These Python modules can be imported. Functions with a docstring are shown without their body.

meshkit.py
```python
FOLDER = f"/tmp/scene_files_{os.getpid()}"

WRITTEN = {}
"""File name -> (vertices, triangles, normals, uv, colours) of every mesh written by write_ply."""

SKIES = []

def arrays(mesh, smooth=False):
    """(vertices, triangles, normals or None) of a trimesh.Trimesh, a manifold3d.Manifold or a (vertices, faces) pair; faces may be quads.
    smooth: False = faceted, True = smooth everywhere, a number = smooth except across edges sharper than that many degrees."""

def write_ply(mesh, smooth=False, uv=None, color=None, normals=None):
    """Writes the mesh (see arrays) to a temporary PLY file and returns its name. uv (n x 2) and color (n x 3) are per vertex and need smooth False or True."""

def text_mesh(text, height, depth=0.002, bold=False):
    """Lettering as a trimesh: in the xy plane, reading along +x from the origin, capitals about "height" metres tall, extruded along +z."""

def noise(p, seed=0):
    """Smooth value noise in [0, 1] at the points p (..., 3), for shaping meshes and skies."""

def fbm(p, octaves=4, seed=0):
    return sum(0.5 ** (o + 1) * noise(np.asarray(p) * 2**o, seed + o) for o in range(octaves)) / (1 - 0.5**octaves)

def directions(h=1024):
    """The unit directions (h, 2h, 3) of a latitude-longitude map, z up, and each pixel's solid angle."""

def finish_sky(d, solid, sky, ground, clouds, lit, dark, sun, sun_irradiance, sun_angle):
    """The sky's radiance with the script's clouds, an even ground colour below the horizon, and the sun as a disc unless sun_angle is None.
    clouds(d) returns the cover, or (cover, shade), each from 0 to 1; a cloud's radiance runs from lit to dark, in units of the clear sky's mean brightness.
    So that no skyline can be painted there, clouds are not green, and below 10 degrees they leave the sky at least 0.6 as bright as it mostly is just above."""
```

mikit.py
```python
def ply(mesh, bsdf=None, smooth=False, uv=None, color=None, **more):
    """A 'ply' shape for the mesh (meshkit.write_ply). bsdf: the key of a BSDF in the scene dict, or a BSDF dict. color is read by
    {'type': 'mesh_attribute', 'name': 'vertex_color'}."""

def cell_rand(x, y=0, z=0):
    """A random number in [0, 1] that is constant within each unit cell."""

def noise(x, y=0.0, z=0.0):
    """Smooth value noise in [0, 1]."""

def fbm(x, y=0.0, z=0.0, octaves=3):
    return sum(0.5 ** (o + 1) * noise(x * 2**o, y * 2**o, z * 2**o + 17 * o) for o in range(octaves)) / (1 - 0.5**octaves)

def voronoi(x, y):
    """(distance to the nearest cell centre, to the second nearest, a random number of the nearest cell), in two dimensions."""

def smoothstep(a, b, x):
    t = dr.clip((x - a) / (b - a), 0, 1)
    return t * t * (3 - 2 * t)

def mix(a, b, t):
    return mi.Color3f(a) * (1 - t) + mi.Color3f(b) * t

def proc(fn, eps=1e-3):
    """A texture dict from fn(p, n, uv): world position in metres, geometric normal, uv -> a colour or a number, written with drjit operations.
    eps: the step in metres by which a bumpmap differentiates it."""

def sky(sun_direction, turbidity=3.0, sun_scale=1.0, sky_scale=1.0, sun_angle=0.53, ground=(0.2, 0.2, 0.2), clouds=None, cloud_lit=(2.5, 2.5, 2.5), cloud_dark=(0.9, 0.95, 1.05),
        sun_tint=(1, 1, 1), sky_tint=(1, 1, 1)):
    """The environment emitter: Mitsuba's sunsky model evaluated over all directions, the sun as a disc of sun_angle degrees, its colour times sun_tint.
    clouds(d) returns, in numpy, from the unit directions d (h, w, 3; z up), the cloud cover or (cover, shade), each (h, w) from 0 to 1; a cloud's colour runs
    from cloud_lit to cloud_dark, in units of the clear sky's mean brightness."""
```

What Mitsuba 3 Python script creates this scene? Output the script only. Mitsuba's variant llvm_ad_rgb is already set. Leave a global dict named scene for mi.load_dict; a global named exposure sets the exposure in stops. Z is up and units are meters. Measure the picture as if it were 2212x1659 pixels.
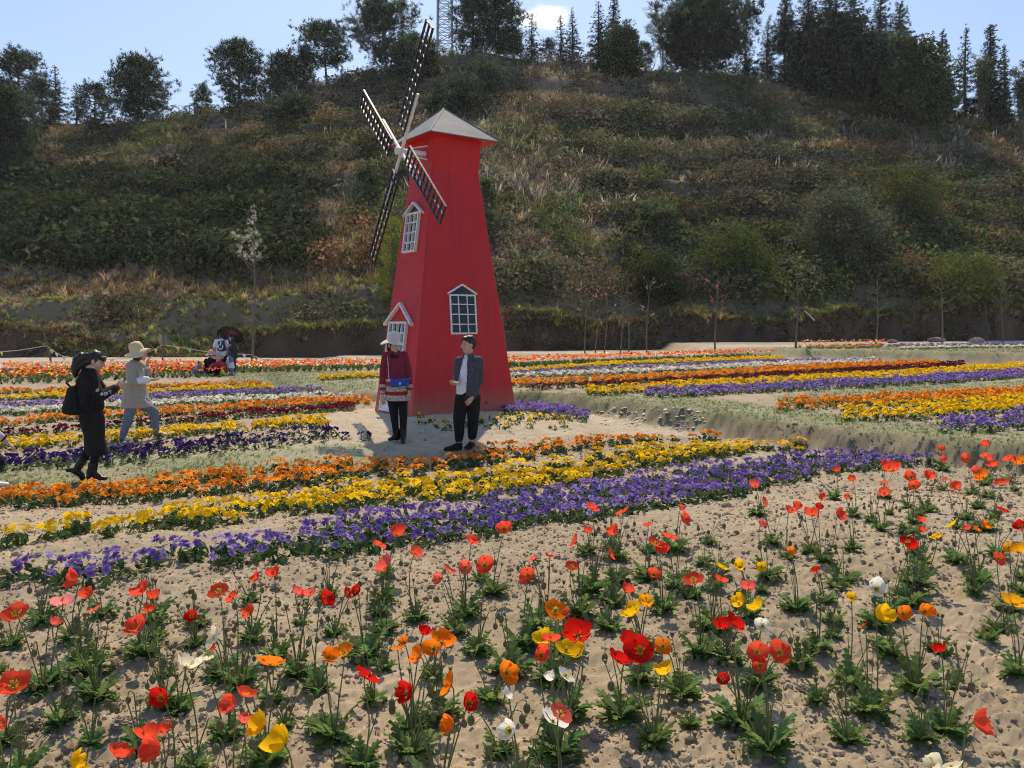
import math, random
import numpy as np, trimesh, mitsuba as mi, drjit as dr
import manifold3d as m3
from manifold3d import Manifold
import mikit, meshkit
from mikit import noise, fbm, smoothstep, mix

# ------------------------------------------------------------------ camera, sky, exposure
T = mi.ScalarTransform4f
F, CX, CY = 1726.0, 1106.0, 829.5            # focal length and centre, in pixels of a 2212 x 1659 view of the photograph
EYE = np.array([0.0, 0.0, 1.5])
PITCH = math.atan((CY - 698.0) / F)
FW = np.array([0, math.cos(PITCH), -math.sin(PITCH)])
UP = np.array([0, math.sin(PITCH), math.cos(PITCH)])
scene, labels = {}, {}
scene['camera'] = {'type': 'perspective', 'fov': math.degrees(2 * math.atan(1106.0 / F)), 'fov_axis': 'x', 'near_clip': 0.05, 'far_clip': 3000.0,
                   'to_world': T().look_at(origin=EYE.tolist(), target=(EYE + FW).tolist(), up=[0, 0, 1])}
SUN_EL, SUN_AZ = math.radians(53), math.radians(-2)          # the sun stands behind the hill: the field is lit from behind
SUN = (math.sin(SUN_AZ) * math.cos(SUN_EL), math.cos(SUN_AZ) * math.cos(SUN_EL), math.sin(SUN_EL))


def cloud_cover(d):
    az = np.arctan2(d[..., 0], d[..., 1])
    el = np.arcsin(np.clip(d[..., 2], -1, 1))
    a0, e0 = math.atan(72 / F), math.radians(20.2)
    n = meshkit.fbm(np.stack([az * 60, el * 60, az * 0], -1), 4, 3)
    q = np.exp(-((az - a0) / 0.026) ** 2 - ((el - e0) / 0.014) ** 2)
    a1 = math.atan(18 / F)
    q2 = 0.45 * np.exp(-((az - a1) / 0.014) ** 2 - ((el - e0 - 0.002) / 0.01) ** 2)
    c = np.clip((q + q2 + (n - 0.5) * 0.7 * (q + q2 > 0.02) - 0.34) * 3.2, 0, 1)
    far = np.clip((meshkit.fbm(np.stack([d[..., 0] * 3, d[..., 1] * 3, d[..., 2] * 6], -1), 4, 8) - 0.62) * 4, 0, 0.8) * (d[..., 1] < 0.3)
    return np.maximum(np.where(d[..., 1] > 0, c, 0), far)


scene['sky'] = mikit.sky(SUN, turbidity=3.6, sky_scale=1.28, clouds=cloud_cover, cloud_lit=(2.6, 2.6, 2.6), sky_tint=(1.0, 1.0, 1.0))
exposure = 1.85


# thin air between here and the crest: one box of pale haze round everything, the sky outside it
HAZE = 0.00022
scene['haze_air'] = {'type': 'homogeneous', 'albedo': {'type': 'rgb', 'value': [0.95, 0.955, 0.965]}, 'sigma_t': HAZE}
scene['haze'] = {'type': 'cube', 'to_world': T().translate([0, 70, 21]).scale([330, 125, 35]), 'bsdf': {'type': 'null'}, 'interior': {'type': 'ref', 'id': 'haze_air'}}
scene['camera']['medium'] = {'type': 'ref', 'id': 'haze_air'}
labels['haze'] = {'kind': 'stuff', 'label': 'thin pale haze before the hill', 'category': 'haze'}


# ------------------------------------------------------------------ helpers
def rng_of(seed):
    return np.random.default_rng(seed)


def unit(v):
    v = np.asarray(v, float)
    return v / (np.linalg.norm(v, axis=-1, keepdims=True) + 1e-12)


def proj(q):
    q = np.asarray(q, float) - EYE
    d = q @ FW
    return np.stack([CX + F * q[..., 0] / d, CY - F * (q @ UP) / d], -1)


def ray(px, py):
    px, py = np.asarray(px, float), np.asarray(py, float)
    return FW + ((px - CX) / F)[..., None] * np.array([1.0, 0, 0]) + ((CY - py) / F)[..., None] * UP


def at_y(px, py, y):
    """the point of the line of sight through a pixel that lies y metres ahead"""
    r = ray(px, py)
    return EYE + r * (np.asarray(y, float) / r[..., 1])[..., None]


def sm(a, b, x):
    t = np.clip((np.asarray(x, float) - a) / (b - a), 0, 1)
    return t * t * (3 - 2 * t)


def poly_side(line):
    """signed distance to a polyline; positive on its left when walking along it"""
    line = np.asarray(line, float)

    def f(x, y):
        best = np.full(np.shape(x), 1e9)
        sign = np.ones(np.shape(x))
        for (ax, ay), (bx, by) in zip(line[:-1], line[1:]):
            ux, uy = bx - ax, by - ay
            L = ux * ux + uy * uy
            t = np.clip(((x - ax) * ux + (y - ay) * uy) / L, 0, 1)
            dx, dy = x - ax - t * ux, y - ay - t * uy
            d = dx * dx + dy * dy
            s = ux * (y - ay) - uy * (x - ax)
            upd = d < best
            best = np.where(upd, d, best)
            sign = np.where(upd, np.sign(s), sign)
        return np.sqrt(best) * sign
    return f


bank1 = poly_side([(13, 4.0), (10, 7.0), (7.6, 9.5), (5.6, 11.2), (4.3, 12.5), (3.3, 14.0), (1.9, 16.2), (0.4, 18.2), (-2.5, 19.5), (-5.5, 21.5), (-7.6, 25), (-9.5, 31), (-11, 60)])
bank2 = poly_side([(60, 10), (30, 25), (19.5, 31.5), (12.5, 36.5), (9.5, 41), (8, 60)])


def F2(x, y, s, seed=0, o=3):
    return meshkit.fbm(np.stack([np.asarray(x) * s, np.asarray(y) * s, np.zeros(np.shape(x))], -1), o, seed) - 0.5


def side1(x, y):
    """signed distance from the foot of the earth bank, positive up on the terrace"""
    return bank1(x, y) * -1 if BANK_FLIP else bank1(x, y)


BANK_FLIP = bank1(np.array(6.0), np.array(20.0)) < 0
BANK2_FLIP = bank2(np.array(30.0), np.array(50.0)) < 0


def base_h(x, y):
    """the field without its small relief"""
    x, y = np.asarray(x, float), np.asarray(y, float)
    z = -0.48 * sm(4.2, 10.4, y) - 0.02 * sm(10, 40, y)
    z = z + 0.34 * np.exp(-((x + 1.2) / 3.0) ** 2 - ((y - 14.4) / 3.1) ** 2)
    w = 0.5 * F2(x, y, 0.8, 5)
    s = side1(x, y) + w * 0.6
    hh = 0.16 + 0.22 * sm(-6, 1, x)
    z = z + hh * sm(0.0, 0.55, s) * (0.85 + 0.15 * sm(0.3, 4, s))
    s2 = (bank2(x, y) * (-1 if BANK2_FLIP else 1)) + w
    z = z + 0.44 * sm(0.0, 0.9, s2)
    return z


def unproject(px, py, up=0.0):
    """where the line of sight through a pixel meets the ground (or a sheet `up` metres above it)"""
    px, py = np.atleast_1d(np.asarray(px, float)), np.atleast_1d(np.asarray(py, float))
    r = ray(px, py)
    r = r / r[..., 1:2]
    ys = np.concatenate([np.arange(0.8, 20, 0.12), np.arange(20, 70.1, 0.4)])
    n, out = len(r), np.empty(len(r))
    for i0 in range(0, n, 400):
        rr = r[i0:i0 + 400]
        q = EYE + rr[:, None] * ys[None, :, None]
        under = q[..., 2] < base_h(q[..., 0], q[..., 1]) + up
        j = np.where(under.any(1), under.argmax(1), len(ys) - 1)
        lo, hi = ys[np.maximum(j - 1, 0)], ys[j]
        for _ in range(11):
            m = (lo + hi) / 2
            q = EYE + rr * m[:, None]
            u = q[:, 2] < base_h(q[:, 0], q[:, 1]) + up
            lo, hi = np.where(u, lo, m), np.where(u, m, hi)
        out[i0:i0 + 400] = hi
    hit = out
    return EYE + r * hit[:, None]


def tag(key, label=None, category=None, group=None, kind=None):
    d = labels.setdefault(key, {})
    for k, v in (('label', label), ('category', category), ('group', group), ('kind', kind)):
        if v:
            d[k] = v
    return key


counts = {}


def numbered(name):
    n = counts.get(name, -1) + 1
    counts[name] = n
    return name if n == 0 else f'{name}_{n:03d}'


def put(name, mesh, bsdf, smooth=False, parent=None, **kw):
    key = numbered(f'{parent}__{name}' if parent else name)
    scene[key] = mesh if isinstance(mesh, dict) else mikit.ply(mesh, bsdf, smooth=smooth, **kw)
    return key


def proto(mesh, bsdf, smooth=False, **kw):
    """a shape kept once, for copies"""
    k = f'shape_group_{len([q for q in scene if q.startswith("shape_group_")])}'
    scene[k] = {'type': 'shapegroup', 'shape': mikit.ply(mesh, bsdf, smooth=smooth, **kw)}
    return k


def copy_of(group, M):
    return {'type': 'instance', 'to_world': M if isinstance(M, T) else T(M), 'source': {'type': 'ref', 'id': group}}


def rot_z(a):
    c, s = np.cos(a), np.sin(a)
    return np.array([[c, -s, 0], [s, c, 0], [0, 0, 1.0]])


def frame_of(z):
    """rotation matrices whose third column is z"""
    z = unit(z)
    h = np.where(np.abs(z[..., 2:3]) < 0.9, np.array([0, 0, 1.0]), np.array([1.0, 0, 0]))
    x = unit(np.cross(h, z))
    return np.stack([x, np.cross(z, x), z], -1)


def rand_rot(r, n, tilt=0.35):
    """n rotations: any turn about z, then a lean of up to about tilt"""
    a, b, g = r.uniform(0, 2 * np.pi, n), r.normal(0, tilt, n), r.uniform(0, 2 * np.pi, n)
    z = np.stack([np.sin(b) * np.cos(g), np.sin(b) * np.sin(g), np.cos(b)], -1)
    R = frame_of(z)
    c, s = np.cos(a), np.sin(a)
    Z = np.zeros((n, 3, 3))
    Z[:, 0, 0], Z[:, 0, 1], Z[:, 1, 0], Z[:, 1, 1], Z[:, 2, 2] = c, -s, s, c, 1
    return R @ Z


class Bag:
    """collects many small pieces into one mesh with a colour per vertex"""

    def __init__(self):
        self.v, self.f, self.c, self.n = [], [], [], 0

    def add(self, v, f, c):
        v = np.asarray(v, float).reshape(-1, 3)
        self.v.append(v)
        self.f.append(np.asarray(f, int) + self.n)
        self.c.append(np.broadcast_to(np.asarray(c, float), v.shape))
        self.n += len(v)

    def scatter(self, proto, pos, R, scale, col):
        """copies of proto (vertices, faces, colour factors) at pos, turned by R, scaled, tinted"""
        v, f, c = proto
        n = len(pos)
        if not n:
            return
        s = np.asarray(scale, float)
        s = s.reshape(n, 1, -1) if s.ndim else s
        w = np.einsum('nij,nkj->nki', R, (v[None] * s) if np.ndim(s) else np.broadcast_to(v * s, (n,) + v.shape)) + np.asarray(pos)[:, None]
        k = np.asarray(col, float).reshape(n, 1, 3) * np.asarray(c, float).reshape(1, len(v), -1)
        self.v.append(w.reshape(-1, 3))
        self.f.append((f[None] + (np.arange(n) * len(v))[:, None, None]).reshape(-1, 3) + self.n)
        self.c.append(k.reshape(-1, 3))
        self.n += n * len(v)

    def mesh(self):
        return np.vstack(self.v), np.vstack(self.f), np.clip(np.vstack(self.c), 0, 1)

    def put(self, name, bsdf, parent=None, smooth=False, gain=(1, 1, 1)):
        v, f, c = self.mesh()
        c = np.clip(c * np.array(gain), 0, 0.9)
        return put(name, (v, f), bsdf, smooth, parent, color=c)


def jitter_col(r, base, n, amt=0.25, hue=0.08):
    base = np.asarray(base, float)
    amt = amt * 1.15
    b = base if base.ndim == 2 else np.broadcast_to(base, (n, 3))
    return np.clip(b * (1 + r.normal(0, amt, (n, 1))) * (1 + r.normal(0, hue, (n, 3))), 0.004, 0.95)


def box_mesh(a, b):
    a, b = np.asarray(a, float), np.asarray(b, float)
    m = trimesh.creation.box(extents=np.abs(b - a))
    m.apply_translation((a + b) / 2)
    return m


def bar(p, q, w, h, upv=(0, 0, 1)):
    """a square bar from p to q, w wide and h thick"""
    p, q = np.asarray(p, float), np.asarray(q, float)
    z = unit(q - p)
    x = unit(np.cross(upv, z)) if abs(np.dot(unit(upv), z)) < 0.98 else unit(np.cross([1, 0, 0], z))
    y = np.cross(z, x)
    m = trimesh.creation.box(extents=[w, h, np.linalg.norm(q - p)])
    M = np.eye(4)
    M[:3, :3] = np.stack([x, y, z], -1)
    M[:3, 3] = (p + q) / 2
    m.apply_transform(M)
    return m


def tube(points, radii, sides=6, cap=True):
    p = np.asarray(points, float)
    t = unit(np.gradient(p, axis=0))
    a = unit(np.cross(t, [0.31, 0.17, 0.93] if abs(t[:, 2]).max() < 0.93 else [0.9, 0.43, 0.05]))
    b = np.cross(t, a)
    an = np.arange(sides) * 2 * np.pi / sides
    r = np.broadcast_to(radii, (len(p),))
    v = p[:, None] + r[:, None, None] * (np.cos(an)[None, :, None] * a[:, None] + np.sin(an)[None, :, None] * b[:, None])
    i, j = np.meshgrid(np.arange(len(p) - 1), np.arange(sides), indexing='ij')
    q = np.stack([i * sides + j, i * sides + (j + 1) % sides, (i + 1) * sides + (j + 1) % sides, (i + 1) * sides + j], -1).reshape(-1, 4)
    f = np.vstack([q[:, [0, 1, 2]], q[:, [0, 2, 3]]])
    v = v.reshape(-1, 3)
    if cap:
        k = len(v)
        v = np.vstack([v, p[:1], p[-1:]])
        j = np.arange(sides)
        e = (len(p) - 1) * sides
        f = np.vstack([f, np.stack([j * 0 + k, (j + 1) % sides, j], 1), np.stack([j * 0 + k + 1, e + j, e + (j + 1) % sides], 1)])
    return v, f


def join(parts):
    return trimesh.util.concatenate([p if isinstance(p, trimesh.Trimesh) else trimesh.Trimesh(p[0], p[1], process=False) for p in parts])


# ------------------------------------------------------------------ materials
def P(rgb, rough=0.6, **kw):
    return {'type': 'twosided', 'b': {'type': 'principled', 'base_color': rgb if isinstance(rgb, dict) else {'type': 'rgb', 'value': list(rgb)}, 'roughness': rough, **{'specular': 0.35, **kw}}}


VC = {'type': 'mesh_attribute', 'name': 'vertex_color'}
scene['leaf_mat'] = {'type': 'principledthin', 'base_color': VC, 'roughness': 0.55, 'diff_trans': 0.75, 'spec_trans': 0.0, 'eta': 1.38}
scene['scrub_mat'] = {'type': 'principledthin', 'base_color': VC, 'roughness': 0.42, 'diff_trans': 0.66, 'spec_trans': 0.0, 'eta': 1.48}
scene['gloss_leaf_mat'] = {'type': 'principledthin', 'base_color': VC, 'roughness': 0.40, 'diff_trans': 0.9, 'spec_trans': 0.0, 'eta': 1.45}
scene['petal_mat'] = {'type': 'principledthin', 'base_color': VC, 'roughness': 0.6, 'diff_trans': 1.2, 'spec_trans': 0.0, 'eta': 1.3}
scene['solid_mat'] = P(VC, 0.85)
scene['bark_mat'] = P(mikit.proc(lambda p, n, uv: mix((0.10, 0.075, 0.055), (0.20, 0.16, 0.12), fbm(p.x * 14, p.y * 14, p.z * 4))), 0.9)
scene['soil_mat'] = P({'type': 'mesh_attribute', 'name': 'vertex_color'}, 0.95)


def red_paint(p, n, uv):
    a = fbm(p.x * 1.3 + 3, p.y * 1.3, p.z * 0.9, 4)
    b = fbm(p.x * 30, p.y * 30, p.z * 30, 2)
    c = smoothstep(0.55, 0.8, fbm(p.x * 6, p.y * 6, p.z * 0.7, 3))
    base = mix((0.48, 0.010, 0.013), (0.60, 0.015, 0.018), a)
    base = mix(base, (0.44, 0.04, 0.035), c * 0.3)
    st = smoothstep(0.50, 0.72, fbm(p.x * 9 + p.y * 9, p.y * 3, p.z * 0.55, 3))
    base = mix(base, (0.30, 0.012, 0.016), st * 0.30)
    low = smoothstep(0.45, -0.2, p.z + 0.25 * fbm(p.x * 5, p.y * 5, p.z * 3, 3) - 0.1)
    base = mix(base, (0.44, 0.17, 0.10), low * 0.65)
    return base * (0.92 + 0.16 * b)


scene['red_paint'] = {'type': 'bumpmap', 'arbitrary': {'type': 'principled', 'base_color': mikit.proc(red_paint), 'roughness': 0.55, 'specular': 0.4},
                      'bump': mikit.proc(lambda p, n, uv: 0.004 * fbm(p.x * 9, p.y * 9, p.z * 9, 3) + 0.0012 * fbm(p.x * 60, p.y * 60, p.z * 60, 2) - 0.0035 * smoothstep(0.92, 0.97, dr.abs(2 * (p.z / 0.165 - dr.floor(p.z / 0.165)) - 1)), eps=4e-3), 'scale': 1.0}
scene['red_paint'] = {'type': 'twosided', 'b': scene['red_paint']}
scene['roof_metal'] = P(mikit.proc(lambda p, n, uv: mix((0.12, 0.132, 0.134), (0.25, 0.265, 0.27), fbm(p.x * 1.4, p.y * 1.4, p.z * 5, 4))), 0.7)
scene['white_paint'] = P(mikit.proc(lambda p, n, uv: mix((0.62, 0.60, 0.56), (0.78, 0.77, 0.74), fbm(p.x * 8, p.y * 8, p.z * 8, 3))), 0.5)
scene['black_paint'] = P((0.022, 0.020, 0.019), 0.4)
scene['dark_pane'] = P((0.022, 0.025, 0.028), 0.3)
scene['steel_mat'] = P((0.30, 0.31, 0.33), 0.5, metallic=0.4)

# ------------------------------------------------------------------ ground: one sheet, fine near the camera
PATHS = {}


def world_poly(pts):
    from shapely.geometry import Polygon
    p = np.array(pts, float)
    q = unproject(p[:, 0], p[:, 1])
    return Polygon(q[:, :2]).buffer(0)


ZONES = {
    'grass': [world_poly(z) for z in (
        [(-60, 1022), (120, 1000), (330, 998), (520, 985), (660, 972), (800, 976), (760, 1000), (600, 1016), (420, 1036), (240, 1050), (60, 1068), (-60, 1075)],
        [(1110, 850), (1300, 854), (1500, 862), (1690, 884), (1850, 905), (2060, 930), (2260, 940), (2260, 990), (2060, 948), (1800, 922), (1640, 906), (1500, 893), (1330, 878), (1110, 866)],
        [(1700, 856), (1900, 838), (2260, 822), (2260, 838), (1960, 850), (1720, 872)],
        [(500, 822), (700, 812), (800, 824), (800, 846), (700, 842), (600, 850), (520, 836)],
        [(490, 808), (560, 800), (820, 806), (700, 814), (520, 824)],
        [(1660, 762), (1760, 750), (2212, 752), (2212, 762), (1760, 766)])],
    'sand': [world_poly(z) for z in ([(690, 905), (800, 884), (1280, 884), (1330, 905), (1250, 935), (1060, 962), (800, 985), (690, 1000), (560, 1012), (640, 965)],
                                     [(1300, 884), (1500, 893), (1560, 930), (1400, 940), (1270, 925)],
                                     [(-50, 768), (600, 764), (830, 764), (1100, 760), (1700, 745), (2212, 737), (2212, 742), (1700, 750), (1100, 764), (830, 775), (500, 778), (-50, 782)],
                                     [(200, 985), (500, 960), (660, 955), (640, 978), (420, 995), (200, 1005)])],
}


def zone_weight(name, x, y, soft=0.25):
    import shapely
    pts = shapely.points(np.ravel(x), np.ravel(y))
    w = np.zeros(np.size(x))
    for z in ZONES[name]:
        d = shapely.distance(z, pts)
        w = np.maximum(w, np.clip(1 - d / soft, 0, 1))
    return w.reshape(np.shape(x))


def full_h(x, y, fine=True):
    z = base_h(x, y)
    s = side1(x, y)
    near = 1 - sm(9, 30, y)
    rough = np.clip(F2(x, y, 0.5, 21) + 0.6, 0.25, 1)
    z = z + 0.05 * F2(x, y, 1.1, 2) * (0.4 + near) + 0.075 * rough * F2(x, y, 4.2, 3, 3) * near
    z = z + np.exp(-((s - 0.2) / 0.42) ** 2) * (0.26 * F2(x, y, 2.6, 13, 4) + 0.14 * F2(x, y, 8.0, 14, 3))
    s2 = bank2(x, y) * (-1 if BANK2_FLIP else 1)
    z = z + 0.30 * np.exp(-((s2 - 0.3) / 0.6) ** 2) * F2(x, y, 1.8, 15, 4)
    if fine:
        z = z + 0.062 * near * rough * (meshkit.fbm(np.stack([x * 14, y * 14, 0 * x], -1), 3, 9) - 0.5) + 0.060 * near * rough * np.abs(F2(x, y, 22, 6, 3)) + 0.022 * near * np.abs(F2(x, y, 48, 8, 2))
    return z


def soil_color(x, y):
    a, b = F2(x, y, 0.7, 31, 4), F2(x, y, 9, 33, 3)
    c = np.array([0.272, 0.220, 0.145]) * (1 + 0.35 * a + 0.35 * b)[..., None]
    c = c * (1 + 0.22 * F2(x, y, 2.2, 44, 3))[..., None]
    g = zone_weight('grass', x, y, 0.45) * np.clip(0.80 + 1.2 * F2(x, y, 1.6, 41, 3), 0, 1)
    s = zone_weight('sand', x, y, 0.35) * (0.75 + 0.4 * a)
    c = c * (1 - 0.75 * s[..., None]) + 0.75 * s[..., None] * np.array([0.41, 0.35, 0.245]) * (1 + 0.25 * b)[..., None]
    c = c * (1 - 0.7 * g[..., None]) + 0.7 * g[..., None] * np.array([0.14, 0.185, 0.075])
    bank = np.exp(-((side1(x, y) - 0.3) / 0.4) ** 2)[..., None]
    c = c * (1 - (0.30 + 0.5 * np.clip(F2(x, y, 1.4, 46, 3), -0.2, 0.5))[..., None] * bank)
    return np.clip(c, 0.03, 0.7)


yy = np.concatenate([[-40, -20, -10, -5, -2.5, -1, 0, 0.6, 1.0, 1.3], np.geomspace(1.5, 62, 600)])
uc = np.linspace(-0.76, 0.76, 500)
uu = np.concatenate([[-9, -5, -3, -2, -1.5, -1.2, -1.0, -0.88], uc, [0.88, 1.0, 1.2, 1.5, 2, 3, 5, 9]])
U, Y = np.meshgrid(uu, yy)
X = U * np.maximum(Y + 0.3, 1.6)
Z = full_h(X, Y)
ni, nj = Y.shape
idx = np.arange(ni * nj).reshape(ni, nj)
q = np.stack([idx[:-1, :-1], idx[:-1, 1:], idx[1:, 1:], idx[1:, :-1]], -1).reshape(-1, 4)
gv = np.stack([X, Y, Z], -1).reshape(-1, 3)
put('ground', (gv, q), 'soil_mat', True, color=soil_color(X, Y).reshape(-1, 3))
tag('ground', kind='structure')


def ground_z(x, y):
    return full_h(np.asarray(x, float), np.asarray(y, float))


# ------------------------------------------------------------------ hill
CREST = np.array([(-900, 420), (-400, 340), (-200, 300), (0, 285), (100, 266), (200, 268), (300, 264), (400, 247), (500, 228), (600, 207), (700, 182), (760, 164), (850, 146), (950, 122), (1050, 118), (1150, 130),
                  (1300, 136), (1450, 140), (1600, 155), (1700, 168), (1800, 195), (1950, 220), (2050, 245), (2212, 275), (2400, 310), (2800, 370), (3400, 450)], float)
CRY = 100.0
_cw = at_y(CREST[:, 0], CREST[:, 1], CRY)


def toe_y(x):
    return 46.5 + 0.22 * np.clip(x, 0, 40) + 1.2 * F2(x, x * 0, 0.09, 61, 3)


def hill_h(x, y):
    x, y = np.asarray(x, float), np.asarray(y, float)
    # the crest height is a function of the bearing at the crest's distance
    zc = np.interp(x, _cw[:, 0], _cw[:, 2])
    t0 = toe_y(x)
    g0 = base_h(x, np.minimum(y, t0) * 0 + 46)
    cut = 1.75 + 1.9 * F2(x, x * 0, 0.12, 62, 4) + 0.5 * F2(x, x * 0, 0.7, 63, 2) + 0.25 * sm(4, 30, x)
    ztop = g0 + cut
    s = np.clip((y - t0 - 0.9) / (CRY - t0 - 0.9), 0, 1.0)
    wob = 1.7 * F2(x, y, 0.04, 64, 3) + 0.6 * F2(x, y, 0.17, 65, 3)
    k = 8.0 * s + wob * sm(0, 0.1, s)
    st = np.floor(k) + sm(0.46, 0.92, k - np.floor(k))
    mixk = 0.82 * sm(-0.35, 0.1, F2(x, y, 0.05, 69, 2))
    terr = ((1 - mixk) * k + mixk * st - wob * sm(0, 0.1, s)) / 8.0
    prof = np.clip(terr, 0, 1.05)
    prof = prof ** 1.08
    z = ztop + (zc - ztop) * prof
    z = np.where(s >= 1, np.minimum(z, zc) - 0.10 * (y - CRY) - 0.002 * (y - CRY) ** 2, z)
    face = sm(-0.1, 1.0 + 6.0 * sm(0.02, 0.26, F2(x, x * 0, 0.085, 59, 2)) + 0.6 * F2(x, x * 0, 0.4, 57, 2), y - t0 + 1.1 * F2(x, x * 0 + 3, 0.5, 66, 4) + 0.9 * F2(x, y * 0.3, 1.7, 58, 4))
    z = g0 - 0.15 + (z - g0 + 0.15) * face
    return z + 0.5 * F2(x, y, 0.35, 67, 3) * face * sm(47, 60, y) + (0.12 + 0.5 * np.exp(-((y - t0 - 0.5) / 0.6) ** 2)) * F2(x, y, 1.7, 68, 4) * sm(0, 0.25, face)


hx = np.concatenate([[-320, -260, -210, -170, -140, -115], np.linspace(-95, 95, 430), [115, 140, 170, 210, 260, 320]])
hy = np.concatenate([np.linspace(45, 50.5, 34), np.linspace(51, 104, 150), np.linspace(107, 165, 18), [185, 220]])
HX, HY = np.meshgrid(hx, hy)
# rows follow the wandering toe of the slope near the field
HY = HY + (toe_y(HX) - 46.5) * (1 - sm(47, 95, HY))
HZ = hill_h(HX, HY)
HZ[-1] = -3
HZ = np.maximum(HZ, -4)
ni, nj = HX.shape
idx = np.arange(ni * nj).reshape(ni, nj)
q = np.stack([idx[:-1, :-1], idx[:-1, 1:], idx[1:, 1:], idx[1:, :-1]], -1).reshape(-1, 4)
hcol = np.array([0.16, 0.118, 0.078]) * (1 + 0.7 * F2(HX, HY, 0.3, 70, 4) + 0.5 * F2(HX, HY, 2, 71, 2))[..., None]
ledge = (sm(0.8, 2.2, HY - toe_y(HX)) * (1 - sm(4.5, 8.0, HY - toe_y(HX) + 5 * F2(HX, HY, 0.15, 73))))[..., None]
hcol = hcol * (1 - ledge) + ledge * np.array([0.19, 0.15, 0.09]) * (1 + 0.6 * F2(HX, HY, 0.5, 74, 3))[..., None]
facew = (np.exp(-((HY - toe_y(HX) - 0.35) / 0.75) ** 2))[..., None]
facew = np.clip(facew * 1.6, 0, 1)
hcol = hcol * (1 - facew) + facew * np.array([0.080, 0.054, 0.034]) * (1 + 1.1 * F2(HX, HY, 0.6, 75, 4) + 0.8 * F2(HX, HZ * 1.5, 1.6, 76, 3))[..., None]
put('hill', (np.stack([HX, HY, HZ], -1).reshape(-1, 3), q), 'soil_mat', True, color=np.clip(hcol, 0.02, 0.5).reshape(-1, 3))
tag('hill', kind='structure')


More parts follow.
